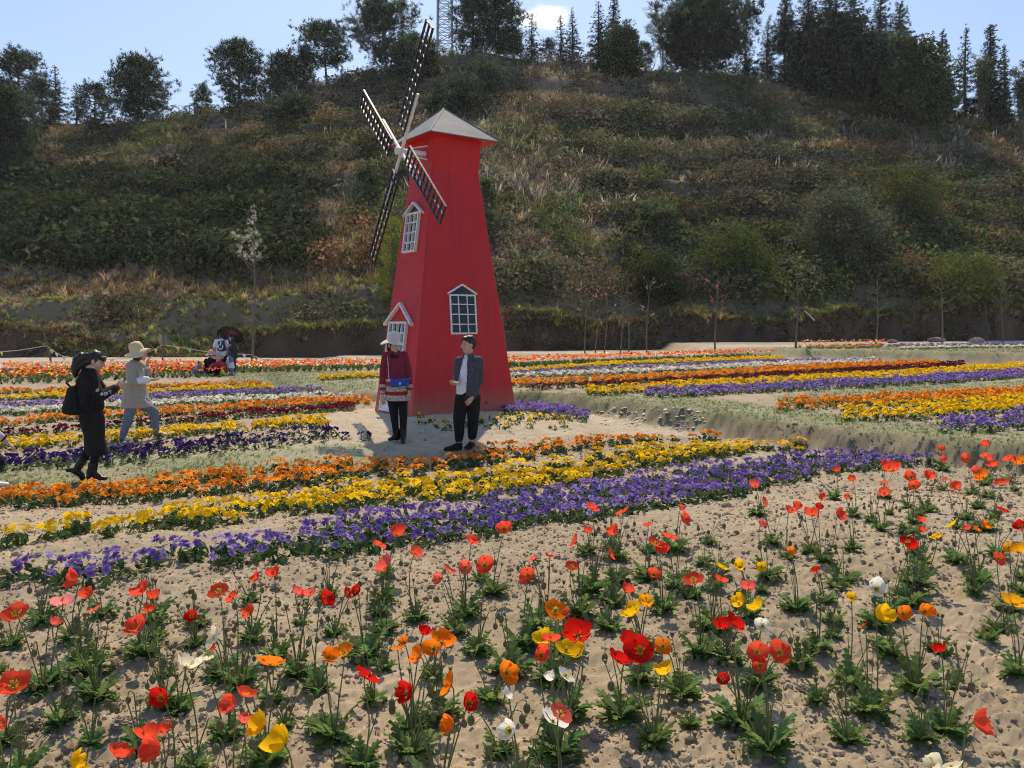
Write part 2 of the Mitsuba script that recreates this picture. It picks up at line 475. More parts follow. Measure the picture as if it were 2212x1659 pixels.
# ------------------------------------------------------------------ leaf clump prototypes
def leaf_ball(seed, n, leaf, flat=0.75, aspect=2.2, shell=0.45, upbias=0.3, tri=False):
    """n leaves (two triangles each) filling a unit-radius dome"""
    r = rng_of(seed)
    d = unit(r.normal(0, 1, (n, 3)))
    rad = r.uniform(shell, 1, (n, 1)) ** 0.6
    c = d * rad * np.array([1, 1, flat])
    c[:, 2] += flat * 0.45
    nrm = unit(d + r.normal(0, 0.6, (n, 3)) + np.array([0, 0, upbias]))
    R = frame_of(nrm)
    a = r.uniform(0, 2 * np.pi, n)
    ax = R[:, :, 0] * np.cos(a)[:, None] + R[:, :, 1] * np.sin(a)[:, None]
    ay = np.cross(nrm, ax)
    L = leaf * r.uniform(0.6, 1.4, (n, 1))
    w = L / aspect
    bend = nrm * L * 0.18
    if tri:
        v = np.stack([c - ax * L * 0.5, c + ax * L * 0.3 + ay * w * 0.6, c + ax * L * 0.5 - ay * w * 0.5], 1).reshape(-1, 3)
        return v, np.arange(3 * n).reshape(-1, 3), np.repeat(r.uniform(0.6, 1.4, n), 3)[:, None]
    v = np.stack([c - ax * L * 0.5, c + ay * w * 0.5 - bend * 0.2, c + ax * L * 0.5 - bend, c - ay * w * 0.5 - bend * 0.2], 1).reshape(-1, 3)
    k = np.arange(n)[:, None] * 4
    f = np.vstack([k + [0, 1, 2], k + [0, 2, 3]])
    col = np.repeat(r.uniform(0.65, 1.35, n), 4)[:, None]
    return v, f, col


def blade_tuft(seed, n, h=1.0, spread=0.5, w=0.05, droop=0.3):
    """grass: n bent blades from one root"""
    r = rng_of(seed)
    a = r.uniform(0, 2 * np.pi, n)
    lean = r.uniform(0.1, 1, n) * spread
    hh = h * r.uniform(0.55, 1.1, n)
    root = np.stack([np.cos(a) * 0.12 * spread, np.sin(a) * 0.12 * spread, a * 0], -1) * r.uniform(0, 1, (n, 1))
    dirv = np.stack([np.cos(a) * lean, np.sin(a) * lean, np.ones(n)], -1)
    side = np.stack([-np.sin(a), np.cos(a), a * 0], -1) * (w / 2)
    mid = root + dirv * hh[:, None] * 0.55
    tip = root + dirv * hh[:, None] * np.stack([1 + droop + 0 * a, 1 + droop + 0 * a, 1 - droop * 0.5 + 0 * a], -1)
    v = np.stack([root - side, root + side, mid + side * 0.8, mid - side * 0.8, tip], 1).reshape(-1, 3)
    k = np.arange(n)[:, None] * 5
    f = np.vstack([k + [0, 1, 2], k + [0, 2, 3], k + [3, 2, 4]])
    return v, f, np.repeat(r.uniform(0.7, 1.3, n), 5)[:, None]


BALLS = [leaf_ball(100 + i, 96, 0.215, aspect=1.8, tri=True) for i in range(4)]
FINE = [leaf_ball(110 + i, 88, 0.185, aspect=1.7, tri=True) for i in range(3)]
TUFTS = [blade_tuft(120 + i, 20, 1.0, 0.7, 0.045) for i in range(3)]
LAWN = [blade_tuft(130 + i, 16, 1.0, 0.9, 0.09, 0.5) for i in range(3)]


def plume(seed):
    r = rng_of(seed)
    v, f, c = [], [], []
    for i in range(3):
        a = r.uniform(0, 6.28)
        lean = np.array([math.cos(a), math.sin(a), 0]) * r.uniform(0.05, 0.3)
        p0 = np.array([r.normal(0, 0.12), r.normal(0, 0.12), 0])
        h = r.uniform(0.8, 1.15)
        m = p0 + lean * 0.5 + [0, 0, h * 0.6]
        t = p0 + lean * 1.6 + [0, 0, h]
        s = np.array([0.010, 0, 0])
        k = len(v)
        v += [p0 - s, p0 + s, m + s, m - s, m * 0.5 + t * 0.5 + s * 3.2, m * 0.5 + t * 0.5 - s * 3.2, t]
        f += [[k, k + 1, k + 2], [k, k + 2, k + 3], [k + 3, k + 2, k + 4], [k + 3, k + 4, k + 5], [k + 5, k + 4, k + 6]]
        c += [0.5] * 2 + [0.8] * 2 + [1.0] * 3
    return np.array(v), np.array(f), np.array(c)[:, None]


PLUMES = [plume(140 + i) for i in range(4)]

# vegetation of the slope, by kind of growth
r = rng_of(7)
N = 19500
sx = r.uniform(-1, 1, N) * 0.70
ss = r.uniform(0, 1, N) ** 1.15
ty = 47.3 + ss * 54
vx = sx * (ty + 4)
vy = np.maximum(ty + 0.22 * np.clip(vx, 0, 40) * (1 - sm(47, 95, ty)), toe_y(vx) + 0.75)
vz = hill_h(vx, vy)
pp = proj(np.stack([vx, vy, vz], -1))
px, py = pp[:, 0], pp[:, 1]
nz = F2(vx, vy, 0.12, 80, 3)
nz2 = F2(vx, vy, 0.3, 81, 3)
up_ = hill_h(vx, vy + 0.9) - hill_h(vx, vy - 0.9)
steep = sm(0.9, 2.2, up_)
thick = (px < 690 + 150 * nz) & (py > 400 - 0.06 * (700 - px) + 130 * nz) & (py < 590 + 90 * nz2)
dry = (py > 575 + 60 * nz2) & (py < 668 + 40 * nz) & (px < 860)
lawn = (vy - toe_y(vx) < 5.0 + 6 * nz2) & (py > 640)
green = (px > 1310 + 200 * nz) & (py > 400 + 160 * nz) & ~lawn
kinds = np.where(lawn, 3, np.where(dry, 2, np.where(thick, 0, np.where(green, 1, 4))))
KIND_COL = {0: [(0.075, 0.095, 0.045), (0.095, 0.115, 0.052), (0.062, 0.075, 0.045)], 1: [(0.080, 0.105, 0.045), (0.12, 0.145, 0.055), (0.09, 0.105, 0.075), (0.15, 0.105, 0.065)],
            2: [(0.38, 0.30, 0.20), (0.27, 0.20, 0.13), (0.17, 0.13, 0.09), (0.12, 0.125, 0.06)], 3: [(0.22, 0.235, 0.085), (0.30, 0.265, 0.14), (0.16, 0.18, 0.07)],
            4: [(0.19, 0.145, 0.105), (0.24, 0.185, 0.13), (0.16, 0.155, 0.10), (0.125, 0.13, 0.08), (0.28, 0.215, 0.15), (0.17, 0.125, 0.10), (0.20, 0.19, 0.15)]}
bags = {k: Bag() for k in ('thicket', 'undergrowth', 'dry_grass', 'ledge_grass', 'brushwood', 'silver_grass', 'fern')}


def pick(r, cols, n):
    return np.array(cols)[r.integers(0, len(cols), n)]


def sow(bag, protos, m, size, cols, tilt=0.3, flat=None):
    i = np.nonzero(m)[0]
    for k, pr in enumerate(protos):
        j = i[k::len(protos)]
        n = len(j)
        if not n:
            continue
        s = np.broadcast_to(size, (N,))[j] * np.clip(np.exp(r.normal(-0.08, 0.34, n)), 0.45, 1.7)
        pos = np.stack([vx[j], vy[j], vz[j] - 0.12 * s], -1)
        c = cols[j] if isinstance(cols, np.ndarray) else jitter_col(r, pick(r, cols, n), n)
        bag.scatter(pr, pos, rand_rot(r, n, tilt), s[:, None], c)


keep = r.uniform(0, 1, N)
sow(bags['thicket'], BALLS, (kinds == 0), 1.35 + 0.5 * nz2, KIND_COL[0])
sow(bags['undergrowth'], BALLS, (kinds == 1) & (keep < 0.75), 0.95 + 0.6 * nz2 + 0.2 * steep, KIND_COL[1])
sow(bags['dry_grass'], TUFTS, (kinds == 2), 0.75 + 0.3 * nz2, KIND_COL[2], 0.7)
sow(bags['ledge_grass'], LAWN, (kinds == 3), 0.42, KIND_COL[3], 0.3)
# the upper slope: dry brush on the treads, darker growth on the risers, rusty fern in patches
c4 = jitter_col(r, pick(r, KIND_COL[4], N), N)
dark = (steep > 0.5)[:, None]
c4 = np.where(dark, jitter_col(r, [0.085, 0.092, 0.055], N, 0.3), c4)
rust = (F2(vx, vy, 0.09, 83, 2) > 0.12) & (steep < 0.6) & (keep < 0.7)
c4 = np.where(rust[:, None], jitter_col(r, [0.25, 0.155, 0.085], N), c4)
grn = (F2(vx, vy, 0.13, 84, 2) > 0.11)
c4 = np.where((grn & ~rust)[:, None], jitter_col(r, [0.13, 0.145, 0.065], N), c4)
k4 = kinds == 4
streak = ((np.abs(py - 312 - 8 * nz) < 9) & (px > 470) & (px < 650)) | ((np.abs(py - 338 - 10 * nz) < 10) & (px > 655) & (px < 850)) | ((np.abs(py - 300 - 20 * nz) < 16) & (px > 1290) & (px < 1480)) | ((np.abs(py - 640 - 20 * nz2) < 18) & (px > 1660) & (px < 1850))
sow(bags['fern'], FINE, streak, 0.85, [(0.24, 0.27, 0.07), (0.19, 0.23, 0.065), (0.30, 0.31, 0.12)], 0.4)
sow(bags['brushwood'], BALLS[:2] + FINE, k4 & (keep < 0.58) & (F2(vx, vy, 0.45, 87, 2) > -0.13), 0.92 + 0.4 * nz2 + 0.35 * steep, c4)
sow(bags['fern'], TUFTS, k4 & (keep >= 0.52) & (steep < 0.6), 0.95, np.clip(c4 * 1.75, 0, 0.6), 0.5)
sow(bags['silver_grass'], PLUMES, k4 & (F2(vx, vy, 0.16, 85, 2) > 0.0) & (keep > 0.62) & (py < 470) & (px > 820), 1.2, [(0.38, 0.35, 0.30), (0.46, 0.43, 0.37), (0.30, 0.27, 0.23)], 0.35)
sow(bags['silver_grass'], PLUMES, k4 & (keep > 0.93) & (py < 560), 1.1, [(0.40, 0.37, 0.31)], 0.35)
SCRAP = leaf_ball(170, 40, 0.3, flat=0.7, aspect=2.2, tri=True)
bx = r.uniform(-46, 52, 9500)
by_ = toe_y(bx) - 0.35 + 2.4 * r.uniform(0, 1, 9500) ** 0.9
bz = hill_h(bx, by_)
over = (F2(bx, by_, 0.22, 96, 3) + 0.35 * (by_ - toe_y(bx) - 0.9) + 0.06 * sm(2, 12, bx) > -0.16)
bag = bags['bank_growth'] = Bag()
ov = np.nonzero(over)[0]
for k_, pr in enumerate((TUFTS[0], FINE[0], TUFTS[1], SCRAP, TUFTS[2])):
    j = ov[k_::5]
    bag.scatter(pr, np.stack([bx[j], by_[j], bz[j] - 0.03], -1), rand_rot(r, len(j), 0.7), (0.30 * r.uniform(0.45, 1.7, len(j)))[:, None], jitter_col(r, pick(r, [(0.18, 0.14, 0.09), (0.12, 0.095, 0.065), (0.10, 0.105, 0.05), (0.25, 0.205, 0.13), (0.075, 0.065, 0.045), (0.07, 0.085, 0.04)], len(j)), len(j), 0.25))
# bigger domed shrubs standing along the edges of the terraces
DOMES = [leaf_ball(150 + i, 300, 0.13, flat=0.8, aspect=1.6, shell=0.62, tri=True) for i in range(4)]
dj = np.nonzero((steep > 0.25) & ((kinds == 4) | (kinds == 1)) & (F2(vx, vy, 0.2, 98, 2) > -0.02) & (ty < 96))[0]
dj = dj[:: max(1, len(dj) // 640)]
for k_ in range(4):
    j = dj[k_::4]
    s_ = r.uniform(0.9, 2.1, len(j))
    bags['brushwood'].scatter(DOMES[k_], np.stack([vx[j], vy[j], vz[j] - 0.1 * s_], -1), rand_rot(r, len(j), 0.2), s_[:, None] * np.array([[1.25, 1, 0.85]]), jitter_col(r, pick(r, [(0.085, 0.098, 0.05), (0.13, 0.135, 0.075), (0.13, 0.13, 0.105), (0.17, 0.145, 0.105), (0.075, 0.085, 0.055), (0.20, 0.165, 0.12)], len(j)), len(j), 0.2))
# straw and grass on the ledge above the cutting
lx_ = r.uniform(-46, 50, 5200)
ly_ = toe_y(lx_) + 0.7 + 8.5 * r.uniform(0, 1, 5200) ** 1.2
lz_ = hill_h(lx_, ly_)
gr_ = F2(lx_, ly_, 0.16, 99, 3) - 0.03 * (ly_ - toe_y(lx_) - 4)
for k_, pr in enumerate((TUFTS[0], LAWN[0], TUFTS[1], LAWN[1])):
    j = np.nonzero((lx_ < 6) | (ly_ - toe_y(lx_) < 3))[0][k_::4]
    c_ = np.where((gr_[j] > 0.02)[:, None], jitter_col(r, (0.20, 0.225, 0.08), len(j)), jitter_col(r, pick(r, [(0.36, 0.29, 0.18), (0.26, 0.20, 0.125), (0.20, 0.15, 0.10)], len(j)), len(j)))
    bags['ledge_grass'].scatter(pr, np.stack([lx_[j], ly_[j], lz_[j] - 0.02], -1), rand_rot(r, len(j), 0.5), (0.42 * r.uniform(0.6, 1.5, len(j)))[:, None], c_)
GAIN = {'bank_growth': (1.15, 1.05, 0.9), 'ledge_grass': (1.35, 1.35, 1.1), 'thicket': (0.85, 0.88, 0.80), 'silver_grass': (1.1, 1.05, 1.0), 'dry_grass': (1.2, 1.1, 0.95)}
VEG_LABEL = {'bank_growth': 'dry grass and weeds hanging over the earth cutting','thicket': 'dense dark green thicket covering the lower left slope', 'undergrowth': 'mixed green undergrowth on the lower right slope', 'dry_grass': 'dry cut straw and grass above the earth cutting at left',
             'ledge_grass': 'short yellow green grass on the ledge above the earth cutting', 'brushwood': 'brown and olive brushwood over the terraced upper slope', 'silver_grass': 'pale silver grass plumes on the upper slope',
             'fern': 'dry rusty fern and long grass between the brushwood'}
for k, b in bags.items():
    if b.n:
        b.put(k, 'leaf_mat' if 'grass' in k or k == 'fern' else 'scrub_mat', gain=GAIN.get(k, (1.22, 1.20, 1.0)))
        tag(k, VEG_LABEL[k], k.replace('_', ' '), kind='stuff')
# ------------------------------------------------------------------ trees
def needle_tuft(seed, n=12):
    r = rng_of(seed)
    d = unit(r.normal(0, 1, (n, 3)) + np.array([0, 0, 0.75]))
    s = unit(np.cross(d, r.normal(0, 1, (n, 3)))) * 0.072
    o = r.normal(0, 0.10, (n, 3))
    v = np.stack([o - s, o + s, o + d * r.uniform(0.6, 1.1, (n, 1))], 1).reshape(-1, 3)
    return v, np.arange(3 * n).reshape(-1, 3), np.repeat(r.uniform(0.6, 1.4, n), 3)[:, None]


def spray(seed, n=12):
    """a flat drooping fir spray"""
    r = rng_of(seed)
    t = r.uniform(0, 1, n)
    side = r.choice([-1, 1], n)
    root = np.stack([t * 0 + 0.0, t - 0.4, -0.25 * t ** 2], -1)
    tip = root + np.stack([side * r.uniform(0.25, 0.5, n), r.uniform(0.1, 0.3, n), r.uniform(-0.12, 0.18, n)], -1)
    w = np.array([0.0, 0.075, 0.03])
    v = np.stack([root - w, root + w, tip], 1).reshape(-1, 3)
    return v, np.arange(3 * n).reshape(-1, 3), np.repeat(r.uniform(0.6, 1.4, n), 3)[:, None]


TUFT_N = [needle_tuft(200 + i) for i in range(4)]
SPRAYS = [spray(210 + i) for i in range(3)]
BROAD = [leaf_ball(220 + i, 55, 0.40, flat=0.9, tri=True) for i in range(3)]
BAMB = [leaf_ball(230 + i, 26, 0.62, flat=0.7, aspect=4.0, upbias=-0.4) for i in range(2)]


def tree(kind, base, height, width, label, seed, lean=(0, 0), crown0=None, col=None, name=None, group=None, dens=1.0):
    r = rng_of(1000 + seed)
    names = {'pine': 'pine_tree', 'fir': 'fir_tree', 'broad': 'broadleaf_tree', 'bamboo': 'bamboo_clump', 'bush': 'shrub', 'pinebush': 'young_pine'}
    key = numbered(name or names[kind])
    cat = {'pine': 'tree', 'fir': 'tree', 'broad': 'tree', 'bamboo': 'bamboo', 'bush': 'shrub', 'pinebush': 'young pine'}[kind]
    tag(key, label, cat, group)
    base = np.asarray(base, float)
    top = base + np.array([lean[0], lean[1], height])
    bag, wood = Bag(), []
    crown0 = crown0 if crown0 is not None else {'pine': 0.36, 'fir': 0.08, 'broad': 0.25, 'bamboo': 0.0, 'bush': 0.0, 'pinebush': 0.0}[kind]
    col = np.array(col if col is not None else {'pine': (0.075, 0.100, 0.062), 'fir': (0.058, 0.080, 0.058), 'broad': (0.080, 0.11, 0.050), 'bamboo': (0.17, 0.19, 0.075), 'bush': (0.08, 0.105, 0.05), 'pinebush': (0.090, 0.118, 0.070)}[kind])
    tr = max(0.05, height * 0.017)

    def axis(t):
        bow = math.sin(t * math.pi) * 0.02 * height
        return base + (top - base) * t + np.array([bow * math.sin(seed), 0, 0])

    if kind != 'bamboo':
        ts = np.linspace(-0.03, 0.97 if kind in ('fir', 'pinebush') else 0.9, 7)
        wood.append(tube([axis(t) for t in ts], tr * (1.15 - ts) + 0.012, 7))
    if kind in ('pine', 'pinebush'):
        nb = int((44 if kind == 'pine' else 32) * dens)
        for i in range(nb):
            t = crown0 + (1 - crown0) * ((i + r.uniform(0, 1)) / nb) ** 0.9
            u = (t - crown0) / (1 - crown0)
            prof = (math.sin(math.pi * min(0.08 + u * 0.92, 1)) ** 0.55 if kind == 'pine' else (1 - u) ** 0.6 * 0.9 + 0.15)
            az = i * 2.4 + r.uniform(-0.5, 0.5)
            L = width * 0.53 * prof * r.uniform(0.55, 1.08)
            p0 = axis(min(t * 0.92, 0.95))
            rise = r.uniform(0.05, 0.5) * L
            p2 = p0 + np.array([math.cos(az) * L, math.sin(az) * L, rise])
            p1 = (p0 + p2) / 2 + np.array([0, 0, -0.08 * L])
            if i % 2 == 0 or kind == 'pine':
                wood.append(tube([p0, p1, p2], [tr * 0.42, tr * 0.27, tr * 0.1], 4))
            n = int(r.integers(6, 11))
            q = r.uniform(0.35, 1.05, n)[:, None]
            pos = p0 * (1 - q) ** 2 + 2 * p1 * q * (1 - q) + p2 * q ** 2 + r.normal(0, 0.055 * width, (n, 3)) * [1, 1, 0.8]
            s = width * 0.075 * r.uniform(0.8, 1.4, (n, 1)) * (1.25 if kind == 'pinebush' else 1.0)
            bag.scatter(TUFT_N[i % 4], pos, rand_rot(r, n, 0.5), s, jitter_col(r, col, n, 0.25))
            n2 = 2 * n
            q = r.uniform(0.5, 1.05, n2)[:, None]
            pos = p0 * (1 - q) + p2 * q + r.normal(0, 0.07 * width, (n2, 3)) * [1, 1, 0.7]
            bag.scatter(TUFT_N[(i + 1) % 4], pos, rand_rot(r, n2, 0.5), np.full((n2, 1), width * 0.06) * r.uniform(0.7, 1.4, (n2, 1)), jitter_col(r, col, n2, 0.3))
    elif kind == 'fir':
        nb = int(height * 12 * dens)
        for i in range(nb):
            t = crown0 + (0.985 - crown0) * (i + r.uniform(0, 1)) / nb
            u = (t - crown0) / (1 - crown0)
            az = i * 2.4 + r.uniform(-0.6, 0.6)
            L = width * 0.5 * ((1 - u) ** 0.75 * 0.95 + 0.05) * 1.38 * r.uniform(0.6, 1.15) * (0.75 + 0.25 * sm(0, 0.15, u))
            p0 = axis(t)
            d = np.array([math.cos(az), math.sin(az), 0.12 - 0.28 * (1 - u)])
            wood.append(tube([p0, p0 + d * L], [tr * 0.3, tr * 0.07], 3, False))
            n = max(2, int(L / (height * 0.03)))
            q = (np.arange(n) + 0.8) / n
            pos = p0 + d * L * q[:, None] + r.normal(0, 0.04 * width, (n, 3))
            Rz = np.broadcast_to(rot_z(az - math.pi / 2), (n, 3, 3)) @ rand_rot(r, n, 0.15)
            fix = np.broadcast_to(rot_z(az - math.pi / 2), (n, 3, 3))
            bag.scatter(SPRAYS[i % 3], pos, fix @ frame_of(unit(r.normal(0, 0.28, (n, 3)) + [0, 0, 1])) @ np.broadcast_to(np.eye(3), (n, 3, 3)), np.full((n, 1), height * 0.062 * (0.42 + 0.68 * (1 - u))) * r.uniform(0.8, 1.5, (n, 1)), jitter_col(r, col, n, 0.25))
            bag.scatter(TUFT_N[i % 4], pos, rand_rot(r, n, 0.6), np.full((n, 1), height * 0.04 * (0.45 + 0.65 * (1 - u))) * r.uniform(0.8, 1.4, (n, 1)), jitter_col(r, col, n, 0.3))
    elif kind in ('broad', 'bush'):
        nb = int(30 * dens) if kind == 'broad' else int(24 * dens)
        for i in range(nb):
            u = ((i + 0.5) / nb)
            az = i * 2.4 + r.uniform(-0.4, 0.4)
            prof = math.sin(math.pi * (0.12 + 0.83 * u)) ** 0.6
            L = width * 0.5 * prof * r.uniform(0.35, 1.0)
            zc = base + (top - base) * (crown0 + (1 - crown0) * u * 0.93)
            c = zc + np.array([math.cos(az) * L, math.sin(az) * L, 0])
            wood.append(tube([base + (top - base) * max(0.0, crown0 * 0.8 + u * 0.3), (zc + c) / 2, c], [tr * 0.5, tr * 0.3, tr * 0.1], 4, False))
            n = 5
            pos = c + r.normal(0, 0.085 * width, (n, 3))
            bag.scatter((BROAD if kind == 'broad' else FINE)[i % 3], pos, rand_rot(r, n, 0.5), np.full((n, 1), width * (0.13 if kind == 'broad' else 0.15)) * r.uniform(0.7, 1.3, (n, 1)), jitter_col(r, col, n, 0.22))
    else:
        nb = int(22 * dens)
        for i in range(nb):
            az = r.uniform(0, 2 * math.pi)
            L = width * 0.5 * r.uniform(0.2, 1.0)
            h = height * r.uniform(0.65, 1.0)
            d = np.array([math.cos(az), math.sin(az), 0])
            lx = np.array([lean[0], lean[1], 0])
            q = np.linspace(0, 1, 7)[:, None]
            c = base + d * L * (0.25 + 0.75 * q ** 2.2) + lx * q ** 2.2 + np.array([0, 0, 1]) * h * (np.sin(q * 1.75) / 0.985)
            wood.append(tube(c, np.linspace(0.035, 0.008, 7), 4, False))
            n = 16
            qq = r.uniform(0.25, 1, n)
            pos = np.stack([np.interp(qq, q[:, 0], c[:, k]) for k in range(3)], -1) + r.normal(0, 0.05 * width, (n, 3))
            bag.scatter(BAMB[i % 2], pos, rand_rot(r, n, 0.6), np.full((n, 1), max(width * 0.10, 0.3)) * r.uniform(0.7, 1.3, (n, 1)), jitter_col(r, col, n, 0.25))
    put('trunk' if kind != 'bamboo' else 'culms', join(wood), 'bark_mat', 35, key)
    bag.put('crown', 'scrub_mat', key, gain=(1.6, 1.45, 1.1) if base[1] < 80 and kind in ('bush', 'pinebush', 'broad') and base[0] > -20 else (1, 1, 1))
    if kind == 'bamboo':
        tag(key + '__culms', kind='stuff')
    return key


def skyline(kind, x, ytop, ybase, w, label, seed, d=99.0, **kw):
    """a tree whose foot stands d metres ahead; its size follows from the pixels it fills"""
    b = at_y(x, ybase, d)
    t = at_y(x + kw.pop('dx', 0), ytop, d)
    zb = float(hill_h(b[0], d))
    zb = min(zb, b[2] + 1.0) if zb > b[2] + 1.0 else zb
    return tree(kind, (b[0], d, zb - 0.1), t[2] - zb, w / F * d, label, seed, lean=(t[0] - b[0], 0), **kw)


TREES = [
    ('pine', 40, 100, 275, 120, 'dark pine at the far left of the skyline, cut by the picture edge', 99, {}),
    ('pinebush', 25, 185, 370, 130, 'dense dark pine low on the slope at the left picture edge', 88, {'dens': 1.4}),
    ('fir', 118, 138, 268, 52, 'slim dark fir standing alone between the left edge pines and two small firs', 100, {}),
    ('fir', 166, 176, 268, 46, 'short fir just left of the small pine with a bare trunk', 100, {}),
    ('pine', 207, 172, 305, 86, 'small pine with a visible bare trunk below the left skyline', 91, {'crown0': 0.3}),
    ('pine', 300, 122, 268, 140, 'broad dense pine with a pointed top, fourth pine from the left', 99, {'crown0': 0.06, 'dens': 1.5}),
    ('pinebush', 437, 178, 246, 62, 'low clump of young pine between two tall pines on the left crest', 100, {}),
    ('pine', 514, 82, 228, 122, 'round crowned pine standing clear on the left crest', 98, {'crown0': 0.10, 'dens': 1.5}),
    ('pinebush', 612, 112, 205, 110, 'dark bushy pine joining the crest left of the leaning umbrella pine', 99, {'dens': 1.5}),
    ('pinebush', 655, 100, 190, 70, 'small dark pine squeezed against the leaning umbrella pine', 100, {'dens': 1.3}),
    ('pine', 706, 44, 182, 122, 'umbrella shaped pine with open branches on the crest left of the windmill sails', 99, {'crown0': 0.28, 'dx': -6}),
    ('pine', 838, -8, 150, 150, 'spreading pine with a leaning trunk just left of the lattice mast', 99, {'crown0': 0.22, 'dx': -14, 'dens': 1.1}),
    ('pinebush', 898, 84, 205, 150, 'dense young pine behind the upper windmill sail', 94, {'dens': 1.6}),
    ('pinebush', 985, 175, 310, 170, 'large dusty green pine bush above the windmill roof', 84, {'dens': 1.7, 'col': (0.075, 0.10, 0.062)}),
    ('pinebush', 1055, 130, 270, 110, 'dark pine bush right of the dusty green one above the roof', 88, {'dens': 1.5}),
    ('pine', 1020, -30, 125, 100, 'tall dense tree just right of the lattice mast', 102, {'crown0': 0.1, 'dens': 1.8}),
    ('pine', 1078, -25, 122, 100, 'tall dense tree left of the white cloud', 101, {'crown0': 0.12, 'dens': 1.8}),
    ('broad', 1108, 72, 130, 60, 'low leafy tree under the tall tree left of the cloud', 101, {}),
    ('fir', 1150, 26, 132, 50, 'slim fir in front of the white cloud', 101, {}),
    ('pine', 1186, 78, 130, 40, 'tiny thin pine below the white cloud', 103, {}),
    ('fir', 1210, 30, 132, 36, 'left one of two slender firs right of the cloud', 102, {}),
    ('fir', 1235, 16, 132, 40, 'right one of two slender firs right of the cloud', 100, {}),
    ('fir', 1293, 2, 138, 58, 'dark slender fir in the open gap on the crest', 100, {}),
    ('fir', 1328, -25, 135, 48, 'tall fir rising behind a round leafy tree', 102, {}),
    ('broad', 1345, 60, 165, 90, 'round leafy tree on the crest in front of a tall fir', 97, {'crown0': 0.05, 'dens': 1.5}),
    ('pine', 1395, 86, 145, 46, 'little pine left of the big pine on the right crest', 101, {}),
    ('bamboo', 1432, 8, 120, 36, 'yellowish bamboo arching over the crest', 102, {'dx': -30, 'col': (0.20, 0.17, 0.07), 'dens': 0.5}),
    ('pine', 1520, -15, 150, 200, 'big wide pine on the right crest', 99, {'crown0': 0.08, 'dens': 2.0}),
    ('broad', 1475, 60, 150, 80, 'dark leafy tree below the left side of the big wide pine', 100, {}),
    ('fir', 1612, 45, 155, 62, 'small fir right of the big wide pine', 101, {}),
    ('fir', 1660, 42, 158, 56, 'small fir left of the tree with a bare pale trunk', 101, {}),
    ('fir', 1697, -12, 162, 62, 'dark fir with a bare pale trunk', 99, {'crown0': 0.42}),
    ('fir', 1745, -20, 195, 118, 'leftmost of the tall dark firs on the right', 98, {'dens': 1.5}),
    ('fir', 1790, -30, 200, 140, 'tallest dense fir in the dark stand on the right', 97, {'dens': 1.6}),
    ('fir', 1845, -10, 205, 140, 'broad dark fir right of the tallest one', 97, {'dens': 1.5}),
    ('fir', 1903, -8, 210, 92, 'fir second from the right of the dark stand', 98, {'dens': 1.3}),
    ('fir', 1945, 4, 215, 100, 'rightmost fir of the dark stand', 98, {'dens': 1.3}),
    ('broad', 1800, 62, 215, 190, 'dark leafy mass at the foot of the tall fir stand', 96, {'crown0': 0.0, 'dens': 2.0, 'col': (0.055, 0.075, 0.05)}),
    ('pinebush', -8, 175, 400, 190, 'big dark pine mass reaching down the slope at the left edge', 78, {'dens': 1.9, 'col': (0.06, 0.085, 0.05)}),
    ('pine', 88, 165, 285, 70, 'narrow dark pine just right of the left edge pines', 97, {'crown0': 0.05, 'dens': 1.3}),
    ('broad', 1968, 98, 235, 160, 'light green leafy tree before the dark firs', 93, {'crown0': 0.0, 'dens': 2.0, 'col': (0.085, 0.115, 0.055)}),
    ('fir', 2036, 64, 232, 60, 'dark fir right of the light green leafy tree', 98, {}),
    ('fir', 2088, 54, 240, 44, 'thin straggly fir left of the pale bamboo', 99, {'dens': 0.5}),
    ('bamboo', 2118, 118, 262, 52, 'pale green bamboo left of a dark fir', 96, {'col': (0.17, 0.19, 0.085)}),
    ('fir', 2140, 50, 262, 66, 'dark fir rising out of pale bamboo', 97, {'dens': 1.3}),
    ('fir', 2168, 95, 262, 40, 'narrow fir third from the right picture edge', 98, {}),
    ('bamboo', 2205, 128, 300, 66, 'pale green bamboo at the right picture edge', 93, {'col': (0.16, 0.18, 0.085)}),
    # bushes that stand out on the slope
    ('pinebush', 640, 212, 300, 150, 'wide young pine on the slope under the leaning umbrella pine', 88, {'dens': 1.3}),
    ('bamboo', 800, 150, 240, 50, 'yellow green bamboo tuft left of the upper sail', 92, {'col': (0.15, 0.16, 0.07), 'dens': 0.7}),
    ('pinebush', 1415, 440, 540, 130, 'spiky young pine bush in the middle of the right slope', 62, {'dens': 1.5}),
    ('bush', 1418, 560, 655, 130, 'dark shrub below the spiky young pine', 53, {'col': (0.035, 0.05, 0.026), 'dens': 1.6}),
    ('bush', 1815, 425, 555, 180, 'large dome shaped shrub with shiny leaves on the right slope', 60, {'col': (0.085, 0.10, 0.078), 'dens': 2.2}),
    ('bush', 1590, 508, 600, 150, 'rounded mid green shrub left of the shiny leaved one', 56, {'col': (0.075, 0.105, 0.04), 'dens': 1.6}),
    ('bush', 1960, 365, 450, 140, 'olive green shrub high on the right slope', 68, {'col': (0.085, 0.10, 0.045), 'dens': 1.4}),
    ('bush', 2080, 560, 640, 150, 'bright green shrub near the right edge above the cutting', 55, {'col': (0.09, 0.12, 0.045), 'dens': 1.4}),
    ('bush', 853, 462, 640, 80, 'yellow green leafy shrub close behind the left side of the windmill', 51, {'col': (0.14, 0.19, 0.04), 'dens': 1.5}),
    ('pinebush', 1052, 375, 520, 70, 'grey green young pine behind the right side of the windmill', 58, {'dens': 1.3, 'col': (0.07, 0.095, 0.055)}),
    ('pinebush', 795, 355, 455, 100, 'small dark young pine left of the windmill tower', 66, {'dens': 1.1}),
]
